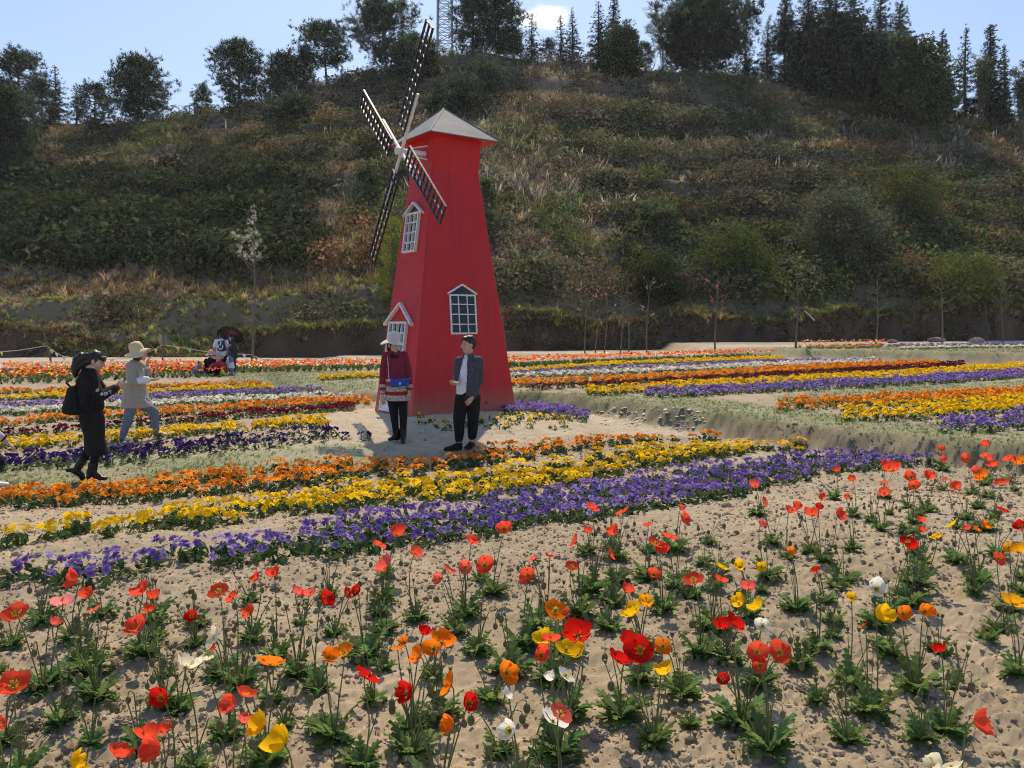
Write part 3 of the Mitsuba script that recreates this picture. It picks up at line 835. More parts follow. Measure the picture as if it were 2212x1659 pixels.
for i, (kind, x, yt, yb, w, label, d, kw) in enumerate(TREES):
    skyline(kind, x, yt, yb, w, label, i, d, **dict(kw))


SPOT = leaf_ball(240, 9, 0.9, flat=1.0, aspect=1.4, tri=True)


# saplings along the foot of the slope
def sapling(x0, y0, x1, y1, label, seed, blossom=None, thick=0.04, leafy=0.0, name='sapling'):
    r = rng_of(3000 + seed)
    b = unproject(x0, y0)[0]
    t = at_y(x1, y1, b[1])
    b[2] = float(ground_z(b[0], b[1])) - 0.1
    key = numbered(name)
    tag(key, label, 'young tree')
    H = t[2] - b[2]
    pts = [b + (t - b) * q + np.array([0.05 * math.sin(q * 5 + seed), 0, 0]) for q in np.linspace(0, 1, 7)]
    put('trunk', tube(pts, thick * np.linspace(1, 0.25, 7), 6), 'bark_mat', 40, key)
    tw = []
    ends = []
    for i in range(11):
        q = r.uniform(0.45, 0.98)
        p0 = b + (t - b) * q
        az = i * 2.4 + r.uniform(-0.4, 0.4)
        L = H * r.uniform(0.10, 0.24)
        p2 = p0 + np.array([math.cos(az) * L, math.sin(az) * L * 0.7, L * r.uniform(0.25, 0.9)])
        tw.append(tube([p0, (p0 + p2) / 2 + [0, 0, -0.06 * L], p2], [thick * 0.3, thick * 0.22, thick * 0.1], 4, False))
        ends.append((p0, p2))
    put('branches', join(tw), 'bark_mat', 40, key)
    tag(key + '__branches', kind='stuff')
    if blossom is not None or leafy:
        bag = Bag()
        for p0, p2 in ends:
            n = int(r.integers(2, 6))
            q = r.uniform(0.5, 1.0, (n, 1))
            c = (blossom if blossom is not None else (0.12, 0.15, 0.08))
            bag.scatter(SPOT, p0 * (1 - q) + p2 * q, rand_rot(r, n, 0.8), np.full((n, 1), 0.036), jitter_col(r, c, n, 0.15))
        bag.put('blossom' if blossom is not None else 'leaves', 'petal_mat' if blossom is not None else 'leaf_mat', key)
        tag(key + ('__blossom' if blossom is not None else '__leaves'), kind='stuff')
    return key, b, t


POSTS = {}
for i, (a, lab, bl, th) in enumerate([
        ((111, 783, 70, 632), 'leaning bare sapling that carries the pennant line at the far left', None, 0.075),
        ((348, 788, 357, 640), 'bare sapling with the pennant line, behind the woman in the cream hat', None, 0.06),
        ((727, 770, 720, 668), 'short thin bare sapling left of the windmill', None, 0.045),
        ((1263, 764, 1272, 604), 'first bare sapling right of the windmill', (0.62, 0.30, 0.30), 0.05),
        ((1287, 764, 1300, 618), 'second bare sapling right of the windmill', None, 0.045),
        ((1307, 764, 1312, 612), 'third sapling right of the windmill, with faint pink buds', (0.62, 0.30, 0.30), 0.045),
        ((1340, 762, 1345, 622), 'fourth bare sapling right of the windmill', None, 0.045),
        ((1357, 760, 1356, 600), 'fifth and tallest bare sapling of the group right of the windmill', None, 0.055),
        ((1093, 762, 1088, 664), 'short stalk with one red bud right beside the windmill wall', (0.70, 0.06, 0.05), 0.04),
        ((1396, 762, 1404, 606), 'sapling with a few pale buds, standing right of the five close saplings', (0.60, 0.42, 0.38), 0.055),
        ((1546, 762, 1548, 610), 'sapling with pink blossoms on its top twigs', (0.75, 0.20, 0.26), 0.06),
        ((1721, 752, 1722, 604), 'bare branched sapling in front of the grassy mound', None, 0.075),
        ((1893, 744, 1896, 606), 'grey leaved sapling right of the grassy mound', None, 0.07),
        ((2034, 742, 2036, 598), 'leafy sapling second from the right edge', None, 0.075),
        ((2165, 738, 2164, 600), 'rightmost sapling by the earth cutting', None, 0.07)]):
    POSTS[i] = sapling(*a, lab, i, bl, th * 0.8, leafy=1.0 if i >= 11 else 0.0)
# the white blossoming tree
k, b, t = sapling(545, 780, 552, 446, 'slender young tree with a plume of white blossom at its top', 50, None, 0.075, name='blossom_tree')
POSTS[50] = (k, b, t)
r = rng_of(77)
bag = Bag()
for (x, y, n, sp) in [(548, 452, 5, 4), (550, 470, 7, 5), (545, 487, 8, 7), (553, 505, 9, 7), (540, 517, 7, 8), (556, 528, 8, 7), (547, 540, 9, 8), (528, 513, 6, 6), (512, 508, 5, 6), (505, 504, 4, 4), (520, 538, 7, 7), (530, 548, 8, 8), (545, 556, 7, 8), (558, 552, 5, 5), (514, 545, 4, 4)]:
    c = at_y(x, y, b[1])
    pos = c + r.normal(0, sp / F * b[1] * 0.75, (n, 3))
    bag.scatter(FINE[1], pos, rand_rot(r, n, 0.8), np.full((n, 1), 0.095) * r.uniform(0.7, 1.3, (n, 1)), jitter_col(r, (0.74, 0.77, 0.68), n, 0.08, 0.03))
    bag.scatter(FINE[2], pos[:2] + [0.05, 0.05, -0.1], rand_rot(r, min(n, 2), 0.8), np.full((min(n, 2), 1), 0.10), jitter_col(r, (0.35, 0.42, 0.12), min(n, 2)))
bag.put('blossom', 'petal_mat', k)
tag(k + '__blossom', kind='stuff')

# lattice mast behind the crest
key = numbered('lattice_mast')
tag(key, 'grey steel lattice mast with a ladder behind the crest, left of the centre trees', 'mast')
MD = 118.0
mb, mt = at_y(961, 150, MD), at_y(961, -90, MD)
mw = 14.5 / F * MD
legs = [(sx_ * mw, sy_ * mw) for sx_ in (-1, 1) for sy_ in (-1, 1)]
for lx, ly in legs:
    put('leg', bar((mb[0] + lx * 1.12, MD + ly, mb[2]), (mt[0] + lx * 0.9, MD + ly, mt[2]), 0.17, 0.17), 'steel_mat', False, key)
br = []
nn = 14
for i in range(nn):
    z0, z1 = mb[2] + (mt[2] - mb[2]) * i / nn, mb[2] + (mt[2] - mb[2]) * (i + 1) / nn
    for (a, c) in ((0, 1), (1, 3), (3, 2), (2, 0)):
        A, C = legs[a], legs[c]
        br.append(bar((mb[0] + A[0], MD + A[1], z0), (mb[0] + C[0], MD + C[1], z0), 0.07, 0.07))
        br.append(bar((mb[0] + A[0], MD + A[1], z0), (mb[0] + C[0], MD + C[1], z1), 0.06, 0.06))
        br.append(bar((mb[0] + C[0], MD + C[1], z0), (mb[0] + A[0], MD + A[1], z1), 0.06, 0.06, (0, 1, 0)))
put('bracing', join(br), 'steel_mat', False, key)
tag(key + '__bracing', kind='stuff')
lad = [bar((mb[0] + mw + 0.25 + s_, MD - mw - 0.2, mb[2]), (mb[0] + mw + 0.25 + s_, MD - mw - 0.2, mt[2]), 0.07, 0.07) for s_ in (0.0, 0.5)]
lad += [bar((mb[0] + mw + 0.25, MD - mw - 0.2, z), (mb[0] + mw + 0.75, MD - mw - 0.2, z), 0.05, 0.05) for z in np.arange(mb[2], mt[2], 0.7)]
put('ladder', join(lad), 'steel_mat', False, key)

# ------------------------------------------------------------------ windmill
TH = 0.625
E1, E2 = np.array([math.cos(TH), math.sin(TH), 0]), np.array([-math.sin(TH), math.cos(TH), 0])
TC = np.array([-1.293, 15.497, 0.0])


def ring(a1, a2, z):
    return np.array([TC - a1 * E1 - a2 * E2, TC + a1 * E1 - a2 * E2, TC + a1 * E1 + a2 * E2, TC - a1 * E1 + a2 * E2]) + [0, 0, z]


ZB, ZN, ZE, ZA = -0.20, 4.32, 4.885, 5.56
G1, G2, C1, C2, B1, B2 = 1.152, 0.80, 0.516, 0.43, 0.515, 0.53
mill = numbered('windmill')
tag(mill, 'red wooden windmill with grey pyramid roof, white windows and black lattice sails', 'windmill')


def bevel_ring(a1, a2, z, c):
    """the rectangle with its four corners cut by c"""
    out = []
    for sx_, sy_, first in ((-1, -1, 1), (1, -1, 0), (1, 1, 1), (-1, 1, 0)):
        p = (sx_ * a1, sy_ * (a2 - c)), (sx_ * (a1 - c), sy_ * a2)
        out += [p[0], p[1]] if first else [p[1], p[0]]
    return np.array([TC + u * E1 + v * E2 + np.array([0, 0, z]) for u, v in out])


levels = []
for i, t in enumerate(np.linspace(0, 1, 13)):
    z = ZB + (ZN - ZB) * t
    levels.append(bevel_ring(G1 + (C1 - G1) * t, G2 + (C2 - G2) * t, z, 0.05 - 0.02 * t))
for t in (0.5, 1.0):
    levels.append(bevel_ring(C1 + (B1 - C1) * t, C2 + (B2 - C2) * t, ZN + (ZE + 0.03 - ZN) * t, 0.03))
V = np.vstack(levels)
fs = []
for i in range(len(levels) - 1):
    for j in range(8):
        a, b_, c, d = i * 8 + j, i * 8 + (j + 1) % 8, (i + 1) * 8 + (j + 1) % 8, (i + 1) * 8 + j
        fs += [[a, b_, c], [a, c, d]]
put('wall', (V, np.array(fs)), 'red_paint', False, mill)
# roof: a thin-edged pyramid with a red underside
R0, R1 = ring(0.75, 0.78, ZE), ring(0.75, 0.78, ZE + 0.018)
ap = TC + [0, 0, ZA]
V = np.vstack([R0, R1, ap[None]])
f = [[4 + i, 4 + (i + 1) % 4, 8] for i in range(4)] + [[i, (i + 1) % 4, 4 + (i + 1) % 4] for i in range(4)] + [[i, 4 + (i + 1) % 4, 4 + i] for i in range(4)]
rf = put('roof', (V, np.array(f)), 'roof_metal', False, mill)
Q = ring(0.745, 0.775, ZE - 0.004)
I_ = ring(0.40, 0.41, ZE + 0.02)
V = np.vstack([Q, I_])
put('soffit', (V, np.array([[i, 4 + i, 4 + (i + 1) % 4] for i in range(4)] + [[i, 4 + (i + 1) % 4, (i + 1) % 4] for i in range(4)])), 'red_paint', False, mill)
ridge = [bar(R1[i] + [0, 0, 0.004], ap + [0, 0, 0.006], 0.022, 0.010, (0, 0, 1)) for i in range(4)]
put('ridge_cap', join(ridge), 'roof_metal', False, rf)


def face_frame(which):
    """origin, horizontal axis, upward axis and outward normal of the left or the front face"""
    lo, hi = ring(G1, G2, ZB), ring(C1, C2, ZN)
    a, b_ = (3, 0) if which == 'left' else (0, 1)
    o = lo[a]
    h = unit(lo[b_] - lo[a])
    up_ = (hi[a] + hi[b_]) / 2 - (lo[a] + lo[b_]) / 2
    up_ = unit(up_ - np.dot(up_, h) * h)
    n = np.cross(h, up_)
    return o, h, up_, n


def on_face(which, px_, py_):
    o, h, u, n = face_frame(which)
    d = ray(px_, py_)
    t = np.dot(o - EYE, n) / np.dot(d, n)
    q = EYE + d * t
    return np.dot(q - o, h), np.dot(q - o, u)


def face_box(which, a0, a1, b0, b1, n0, n1):
    o, h, u, n = face_frame(which)
    m = trimesh.creation.box(extents=[a1 - a0, b1 - b0, n1 - n0])
    M = np.eye(4)
    M[:3, 0], M[:3, 1], M[:3, 2] = h, u, n
    M[:3, 3] = o + h * (a0 + a1) / 2 + u * (b0 + b1) / 2 + n * (n0 + n1) / 2
    m.apply_transform(M)
    return m


def face_pt(which, a, b_, n_):
    o, h, u, n = face_frame(which)
    return o + h * a + u * b_ + n * n_


def window(name, which, corners, peak, eaves, cols, rows, fw, depth, label, gable_dark=True, sill_to=None, bar_w=None):
    """corners TL, TR, BR, BL in pixels; the gable strips run from the eaves to the peak"""
    c = np.array([on_face(which, *p) for p in corners])
    a0, a1 = (c[0, 0] + c[3, 0]) / 2, (c[1, 0] + c[2, 0]) / 2
    b1, b0 = (c[0, 1] + c[1, 1]) / 2, (c[2, 1] + c[3, 1]) / 2
    pk = on_face(which, *peak)
    am = (a0 + a1) / 2
    k = numbered(f'{mill}__{name}')
    o, h, u, n = face_frame(which)
    bw = bar_w or fw * 0.62
    fr = [face_box(which, a0, a0 + fw, b0, b1, 0.0, depth), face_box(which, a1 - fw, a1, b0, b1, 0.0, depth),
          face_box(which, a0 + fw, a1 - fw, b1 - fw, b1, 0.0, depth), face_box(which, a0 + fw, a1 - fw, b0, b0 + fw, 0.0, depth)]
    bb0 = b0 if sill_to is None else b0 + (b1 - b0) * sill_to
    for i in range(1, cols):
        x = a0 + (a1 - a0) * i / cols
        fr.append(face_box(which, x - bw / 2, x + bw / 2, bb0 + fw, b1 - fw, 0.0, depth - 0.004))
    for i in range(1 if sill_to is None else 0, rows):
        y = bb0 + (b1 - bb0) * i / rows
        for j in range(cols):
            x0, x1 = a0 + (a1 - a0) * j / cols + (bw / 2 if j else fw), a0 + (a1 - a0) * (j + 1) / cols - (bw / 2 if j < cols - 1 else fw)
            fr.append(face_box(which, x0, x1, y - bw / 2, y + bw / 2, 0.0, depth - 0.007))
    scene[k + '__frame'] = mikit.ply(join(fr), 'white_paint')
    labels[k + '__frame'] = {}
    for i in range(rows):
        for j in range(cols):
            x0, x1 = a0 + (a1 - a0) * j / cols + bw / 2, a0 + (a1 - a0) * (j + 1) / cols - bw / 2
            y0, y1 = bb0 + (b1 - bb0) * i / rows + bw / 2, bb0 + (b1 - bb0) * (i + 1) / rows - bw / 2
            put('pane', face_box(which, max(x0, a0 + fw), min(x1, a1 - fw), max(y0, bb0 + fw), min(y1, b1 - fw), 0.0, 0.008), 'dark_pane', False, k)
    if sill_to is not None:
        put('lower_panel', face_box(which, a0 + fw, a1 - fw, b0 + fw, bb0 - bw / 2, 0.0, depth * 0.6), 'white_paint', False, k)
    e0 = np.array(on_face(which, *eaves[0]))
    e1 = np.array(on_face(which, *eaves[1]))
    half = max(abs(e0[0] - am), abs(e1[0] - am))
    eb = (e0[1] + e1[1]) / 2
    gb = []
    for s_ in (-1, 1):
        gb.append(bar(face_pt(which, am + s_ * half, eb, depth * 0.55), face_pt(which, am - s_ * 0.004, pk[1] - 0.006 * (s_ > 0), depth * 0.55 + 0.002 * s_), depth * 1.1, fw * 1.05, n) if False else
                  bar(face_pt(which, am + s_ * half, eb, depth * 0.6), face_pt(which, am, pk[1], depth * 0.6 + 0.002 * s_), fw, depth * 1.2, n))
    put('gable_trim', join(gb), 'white_paint', False, k)
    if gable_dark:
        q = [face_pt(which, a0 + fw * 0.3, b1 + 0.002, 0.006), face_pt(which, a1 - fw * 0.3, b1 + 0.002, 0.006), face_pt(which, am, pk[1] - fw * 0.8, 0.006)]
        q2 = [p - n * 0.006 for p in q]
        put('gable_panel', (np.array(q + q2), np.array([[0, 1, 2], [3, 5, 4], [0, 3, 4], [0, 4, 1], [1, 4, 5], [1, 5, 2], [2, 5, 3], [2, 3, 0]])), 'dark_pane', False, k)
    if label:
        tag(k, label)
    return k


window('window', 'front', [(970, 634.5), (1027, 638), (1029, 722), (973, 722)], (998, 615), [(966, 634), (1026, 636)], 3, 4, 0.030, 0.028, 'white framed window low on the front wall')
window('window', 'left', [(883.2, 466), (910.4, 454.5), (900.2, 543), (872, 549.4)], (899.4, 438.4), [(876.5, 471), (916.5, 458)], 3, 4, 0.034, 0.06, 'white framed window high on the left wall')
window('door', 'left', [(848, 697), (884.7, 694), (859, 893), (821, 885)], (870, 655.5), [(839, 704), (893.5, 701)], 4, 5, 0.040, 0.06, 'white door with a glazed upper half and gable trim', gable_dark=False, sill_to=0.36)
nail = on_face('front', 1050, 869)
put('nail_mark', face_box('front', nail[0] - 0.02, nail[0] + 0.02, nail[1] - 0.03, nail[1] + 0.015, 0.0, 0.004), 'black_paint', False, mill)
# sails
HUB = np.array([-2.015, 14.806, 4.617])
SE = np.array([math.cos(-1.03), math.sin(-1.03), 0])
SN = np.array([SE[1], -SE[0], 0])
SN = SN if SN[1] < 0 else -SN
for kq in range(4):
    tq = -0.717 + kq * math.pi / 2
    ax = math.cos(tq) * np.array([0, 0, 1.0]) - math.sin(tq) * SE
    sd = -math.sin(tq) * np.array([0, 0, 1.0]) - math.cos(tq) * SE
    s_key = numbered(f'{mill}__sail')
    put('spar', bar(HUB - ax * 0.02 + SN * (0.006 if kq % 2 else -0.006), HUB + ax * 1.12 + SN * (0.006 if kq % 2 else -0.006), 0.044, 0.044, SN), 'white_paint', False, s_key)
    r0, r1, w_ = 0.381, 2.269, 0.328
    o_ = HUB + SN * 0.052
    lat = [bar(o_ + ax * r0 + sd * q, o_ + ax * r1 + sd * q, 0.022, 0.036, SN) for q in (0.0, w_ / 2, w_)]
    nc = 11
    for i in range(nc + 1):
        rr = r0 + (r1 - r0) * i / nc
        off = SN * 0.003
        if i in (0, nc):
            rr += 0.016 * (1 if i == 0 else -1)
        lat.append(bar(o_ + ax * rr + sd * (-0.014) + off, o_ + ax * rr + sd * (w_ + 0.014) + off, 0.019, 0.034, SN))
    put('lattice', join(lat), 'black_paint', False, s_key)
put('axle', tube([HUB + SN * 0.08, HUB - SN * 0.8], [0.05, 0.05], 12), 'white_paint', 40, mill)
put('hub_cap', tube([HUB + SN * 0.03, HUB + SN * 0.10, HUB + SN * 0.12], [0.075, 0.07, 0.03], 14), 'white_paint', 40, mill)
wallp = HUB - SN * 0.62
for dz_, ds_ in ((0.16, 0.12), (0.02, -0.2), (-0.14, 0.1)):
    put('strut', bar(HUB - SN * 0.10 + [0, 0, dz_ * 0.3], wallp + SE * ds_ + [0, 0, dz_], 0.022, 0.022), 'white_paint', False, mill)

# ------------------------------------------------------------------ poppies
PCOL = {'R': (0.66, 0.016, 0.012), 'S': (0.87, 0.10, 0.05), 'K': (0.86, 0.15, 0.12), 'O': (0.92, 0.24, 0.015), 'Y': (0.90, 0.56, 0.012), 'G': (0.88, 0.42, 0.012), 'W': (0.86, 0.86, 0.80), 'C': (0.86, 0.83, 0.62), 'P': (0.86, 0.28, 0.28)}
PNAME = {'R': 'deep red', 'S': 'scarlet', 'K': 'coral red', 'O': 'orange', 'Y': 'yellow', 'G': 'golden orange', 'W': 'white', 'C': 'cream', 'P': 'pink'}


def petal(seed, half, cup, rad, ruffle):
    r = rng_of(seed)
    nu, nv = 9, 7
    u, v = np.meshgrid(np.linspace(-1, 1, nu), np.linspace(0.0, 1, nv))
    ph = r.uniform(0, 6.28, 4)
    edge = 1 - 0.20 * np.abs(u) ** 3 + 0.05 * np.sin(u * 5 + ph[0]) + 0.03 * np.sin(u * 11 + ph[1])
    an = u * half * (0.35 + 0.65 * v ** 0.6)
    rr = v * edge
    th = cup * v ** 0.9
    x = rr * np.cos(th * 0.9) * rad
    z = rr * np.sin(th) * rad * 0.95
    crease = ruffle * v ** 1.5 * (np.sin(u * 13 + ph[2]) * 0.5 + np.sin(u * 23 + ph[3]) * 0.3 + 0.8 * (r.uniform(-0.5, 0.5, u.shape)))
    z = z + crease * rad * 0.5 - 0.10 * rad * u ** 2 * v
    p = np.stack([x * np.cos(an), x * np.sin(an), z], -1)
    idx = np.arange(nu * nv).reshape(nv, nu)
    q = np.stack([idx[:-1, :-1], idx[:-1, 1:], idx[1:, 1:], idx[1:, :-1]], -1).reshape(-1, 4)
    f = np.vstack([q[:, [0, 1, 2]], q[:, [0, 2, 3]]])
    shade = (1 - 0.16 * np.abs(np.sin(u * 13 + ph[2])) * v) * r.uniform(0.92, 1.05, u.shape)
    return p.reshape(-1, 3), f, v.reshape(-1), shade.reshape(-1)


FORMS = []          # five flower shapes: (list of four petals, axis height of the centre)
for i, (cup, half, ruf) in enumerate([(0.55, 0.95, 0.10), (0.85, 0.98, 0.12), (1.15, 1.0, 0.10), (0.40, 0.92, 0.13), (0.95, 0.9, 0.17)]):
    pts_ = []
    for j in range(4):
        v, f, t, s = petal(400 + i * 7 + j, half * (1.0 if j % 2 else 1.06), cup * (1.0 if j % 2 else 0.86), 1.0 if j % 2 == 0 else 0.93, ruf)
        v = v @ rot_z(j * math.pi / 2 + 0.1 * i).T + [0, 0, 0.02 * (j % 2)]
        pts_.append((v, f, t, s))
    FORMS.append(pts_)
_petal_cache = {}


def petal_shape(form, j, c):
    k = (form, j, c)
    if k not in _petal_cache:
        v, f, t, s = FORMS[form][j]
        base = np.array(PCOL[c])
        heart = np.array([0.80, 0.62, 0.05]) if c in 'SKO' else (np.array([0.30, 0.03, 0.02]) if c == 'R' else np.array([0.66, 0.66, 0.10]))
        w = np.clip(1 - t / 0.22, 0, 1)[:, None]
        _petal_cache[k] = proto((v, f), 'petal_mat', True, color=np.clip((base * (1 - w) + heart * w) * s[:, None], 0, 0.95))
    return _petal_cache[k]


def centre_mesh():
    r = rng_of(470)
    bag = Bag()
    o = trimesh.creation.icosphere(1, 0.13)
    v = np.array(o.vertices) * [1, 1, 1.25] + [0, 0, 0.13]
    bag.add(v, o.faces, (0.30, 0.36, 0.08))
    for i in range(26):
        a, l = r.uniform(0, 6.28), r.uniform(0.22, 0.34)
        d = np.array([math.cos(a) * l, math.sin(a) * l, r.uniform(0.12, 0.30)])
        s = np.array([-math.sin(a), math.cos(a), 0]) * 0.035
        bag.add([d * 0.2 - s * 0.3, d * 0.2 + s * 0.3, d + s, d + [0, 0, 0.05], d - s], [[0, 1, 2], [0, 2, 4], [4, 2, 3]], (0.80, 0.62, 0.06))
    return bag.mesh()


_cv, _cf, _cc = centre_mesh()
CENTRE = proto((_cv, _cf), 'petal_mat', color=_cc)


def lobed_leaf(r, L, up_, curl):
    n = 11
    t = np.linspace(0, 1, n)
    w = 0.25 * L * np.sin(np.pi * np.clip(t * 0.92 + 0.06, 0, 1)) ** 0.8 * np.where(np.arange(n) % 2 == 0, 0.36, 1.0)
    w[0], w[-1] = 0.012, 0.004
    x = L * (t - 0.12 * curl * t ** 2)
    z = L * (up_ * t - curl * 0.62 * t ** 2)
    k = np.where(np.arange(n) % 2 == 1, 0.10 * L, 0.0)
    c = np.stack([x, 0 * t, z], -1)
    l_ = np.stack([x + k, w, z + 0.25 * w + r.normal(0, 0.012, n) * L], -1)
    rr = np.stack([x + k, -w, z + 0.25 * w + r.normal(0, 0.012, n) * L], -1)
    v = np.vstack([c, l_, rr])
    i = np.arange(n - 1)
    f = np.vstack([np.stack([i, i + 1, n + i + 1], 1), np.stack([i, n + i + 1, n + i], 1), np.stack([i, 2 * n + i, 2 * n + i + 1], 1), np.stack([i, 2 * n + i + 1, i + 1], 1)])
    return v, f


def rosette(seed, rad=0.13, n=26):
    r = rng_of(seed)
    bag = Bag()
    for i in range(n):
        L = rad * r.uniform(0.5, 1.15)
        v, f = lobed_leaf(r, L, r.uniform(0.30, 1.35), r.uniform(0.4, 1.35))
        a = i * 2.4 + r.uniform(-0.5, 0.5)
        v = v @ rot_z(a).T + [0, 0, 0.005]
        bag.add(v, f, np.array([0.135, 0.225, 0.07]) * r.uniform(0.65, 1.4) * np.array([r.uniform(0.85, 1.3), 1, r.uniform(0.8, 1.2)]))
    return bag.mesh()


ROS = []
for i in range(9):
    v, f, c = rosette(500 + i, 0.112 + 0.010 * (i % 3), 48)
    ROS.append(proto((v, f), 'gloss_leaf_mat', color=c))
scene['stem_mat'] = P(mikit.proc(lambda p, n, uv: mix((0.16, 0.15, 0.06), (0.13, 0.17, 0.06), noise(p.x * 40, p.y * 40, p.z * 14))), 0.75)
scene['bud_mat'] = P(mikit.proc(lambda p, n, uv: mix((0.10, 0.085, 0.045), (0.17, 0.17, 0.075), noise(p.x * 90, p.y * 90, p.z * 90))), 0.85)
_b = trimesh.creation.icosphere(1, 1.0)
BUD = proto((np.array(_b.vertices) * [0.011, 0.011, 0.017], _b.faces), 'bud_mat', smooth=True)
_pod = trimesh.creation.revolve(np.array([[0, 0], [0.004, 0.001], [0.0075, 0.010], [0.0070, 0.016], [0.0105, 0.0175], [0.0100, 0.0195], [0, 0.0200]]), sections=8)
POD = proto(_pod, 'bud_mat', smooth=30)

# flowers of the photograph: (x, y, size, colour, 'f' when it faces us)
FL = '''157 1250 43 S|32 1322 46 S|135 1298 44 P|188 1283 32 S|202 1313 27 K|118 1344 27 K|302 1274 42 S|331 1286 33 S|321 1317 25 S|412 1330 28 R f|294 1354 46 S|470 1274 36 S|501 1288 28 S|538 1322 30 S|552 1247 26 S|590 1238 34 S|643 1277 30 K|667 1281 30 K|703 1293 36 R|
458 1377 48 C|405 1431 46 C|443 1419 34 C|458 1398 20 S|586 1423 54 O|711 1418 34 O|740 1404 44 O|29 1474 56 S|3 1490 30 S|345 1507 40 R|533 1493 44 S|496 1522 46 S|531 1554 38 K|559 1565 58 Y|603 1602 74 Y|323 1582 56 S|358 1575 34 S|331 1619 62 S|260 1624 48 S|164 1647 50 Y|2 1561 26 S|
859 1150 38 S|820 1174 26 S|831 1220 42 K|899 1192 26 S|1020 1168 28 S|1089 1141 36 S|972 1229 28 K|948 1249 26 K|1005 1225 32 K f|1047 1220 40 S f|1139 1243 36 S f|1150 1205 22 K|1188 1199 16 R|1236 1221 26 S|1238 1166 30 S|1269 1146 22 S|1280 1095 27 S|1342 1102 28 S|1325 1148 32 S|1399 1132 18 S|1322 1196 26 S|1421 1170 38 S|1428 1188 34 S|1448 1155 32 S|1413 1240 34 S f|1355 1273 32 S|
1366 1318 46 Y|1397 1302 36 G|752 1280 22 R|769 1275 24 R f|917 1364 34 R|858 1396 30 O|872 1387 24 O|956 1383 46 O|935 1401 40 O|901 1414 42 O|794 1453 52 R|878 1497 56 R f|1201 1315 42 O|1223 1322 18 S|1175 1379 42 Y|1190 1377 38 S|1170 1414 48 S f|1247 1364 60 R|1225 1399 44 Y|1248 1404 36 Y|1380 1403 64 R f|1338 1418 48 R|1362 1383 44 R|1432 1395 36 O f|1434 1447 44 Y|
1097 1453 50 O f|965 1475 50 O|1014 1519 44 R|1095 1499 28 W|1189 1463 32 W|1225 1455 40 W|1098 1578 54 W f|1200 1548 54 W|1214 1538 44 K|970 1565 44 O|1563 1349 44 R|1590 1343 44 R|1647 1351 34 W f|1637 1408 48 S f|1685 1407 50 S f|1642 1437 36 S|1562 1466 28 R f|1906 1328 50 Y|1952 1325 34 O f|2000 1320 42 O f|1863 1349 16 R|2029 1402 34 R|2119 1558 60 S|2018 1655 50 C|2052 1650 50 C|2190 1297 42 G|1596 1301 38 Y|1633 1308 40 Y|
1807 1015 18 S|1630 1047 24 K|1654 1083 18 S|1841 1035 16 S|1910 1003 22 S|1928 1011 32 S|1910 1040 18 S|1910 1061 20 S|1967 1030 24 S|1974 1049 30 S f|2007 1028 28 S|2041 1037 12 K|2063 1051 22 S|2034 970 16 S|2037 993 16 S|2087 991 20 S|2129 959 20 S|2126 982 16 S|2138 991 22 S|2145 1003 24 S|2111 1016 20 S|2121 1028 28 O|2163 1040 28 S|2179 989 20 S|2191 993 18 S|2206 994 22 O|
1775 1074 18 S|1829 1074 16 S|1754 1108 30 S|1770 1095 18 R|1707 1102 24 S|1722 1093 22 S|1814 1112 28 S|2168 1098 26 R|1990 1122 20 S|1990 1144 22 S|1961 1167 28 R|1970 1180 30 R|2053 1129 26 Y|2022 1158 22 Y|2087 1141 18 S|2111 1141 16 O|2129 1134 22 O|2204 1136 24 R|2179 1182 20 G|2199 1187 30 G|2160 1206 24 S|1647 1132 22 K|1478 1119 24 S|1472 1098 16 S|1708 1190 20 O f|1560 1221 28 Y|1598 1224 28 Y|1645 1224 20 Y|1497 1248 36 S|1558 1250 28 S|1616 1267 32 K|1763 1233 22 S|1840 1291 22 Y|1894 1270 42 W f'''
flowers = []
for w in FL.replace('\n', '').split('|'):
    w = w.split()
    if w:
        flowers.append((float(w[0]), float(w[1]), float(w[2]), w[3], len(w) > 4))
r = rng_of(11)
xy = np.array([(a[0], a[1]) for a in flowers])
hf = r.uniform(0.29, 0.40, len(flowers))
hf = np.round(hf, 2)
pos = np.zeros((len(xy), 3))
for h in np.unique(hf):
    pos[hf == h] = unproject(xy[hf == h, 0], xy[hf == h, 1], h)
order = np.argsort(pos[:, 1])
groups = []
for i in order:
    b = pos[i, :2]
    for g in groups:
        if np.hypot(*(g['c'] - b)) < 0.17 and len(g['i']) < 4:
            g['i'].append(i)
            g['c'] = np.mean([pos[k, :2] for k in g['i']], 0)
            break
    else:
        groups.append({'c': b.copy(), 'i': [i]})
# foliage that carries only buds and seed heads
extra = []
EXY = np.stack([r.uniform(-60, 2270, 900), 1100 + 560 * np.sqrt(r.uniform(0, 1, 900))], -1)
EQ = unproject(EXY[:, 0], EXY[:, 1])
for _ in range(900):
    x, y = EXY[_]
    if x < 1250 and y < 1300 + 0.10 * (600 - x):
        continue
    if x > 1250 and y < 1190 - 0.22 * (x - 1250) * 0.9:
        continue
    if y > 1500 and x > 2000:
        continue
    q = EQ[_][:2]
    if all(np.hypot(*(g['c'] - q)) > 0.20 for g in groups + extra):
        extra.append({'c': q, 'i': []})
    if len(extra) >= 130:
        break
groups += extra


def where_words(x, y):
    col_ = ['far left', 'left of centre', 'below the windmill', 'right of centre', 'far right'][int(np.clip(x // 442.4, 0, 4))]
    row_ = 'nearest rows' if y > 1450 else ('middle rows' if y > 1250 else 'beside the purple row' if x < 1500 else 'back rows')
    return f'{row_}, {col_}'


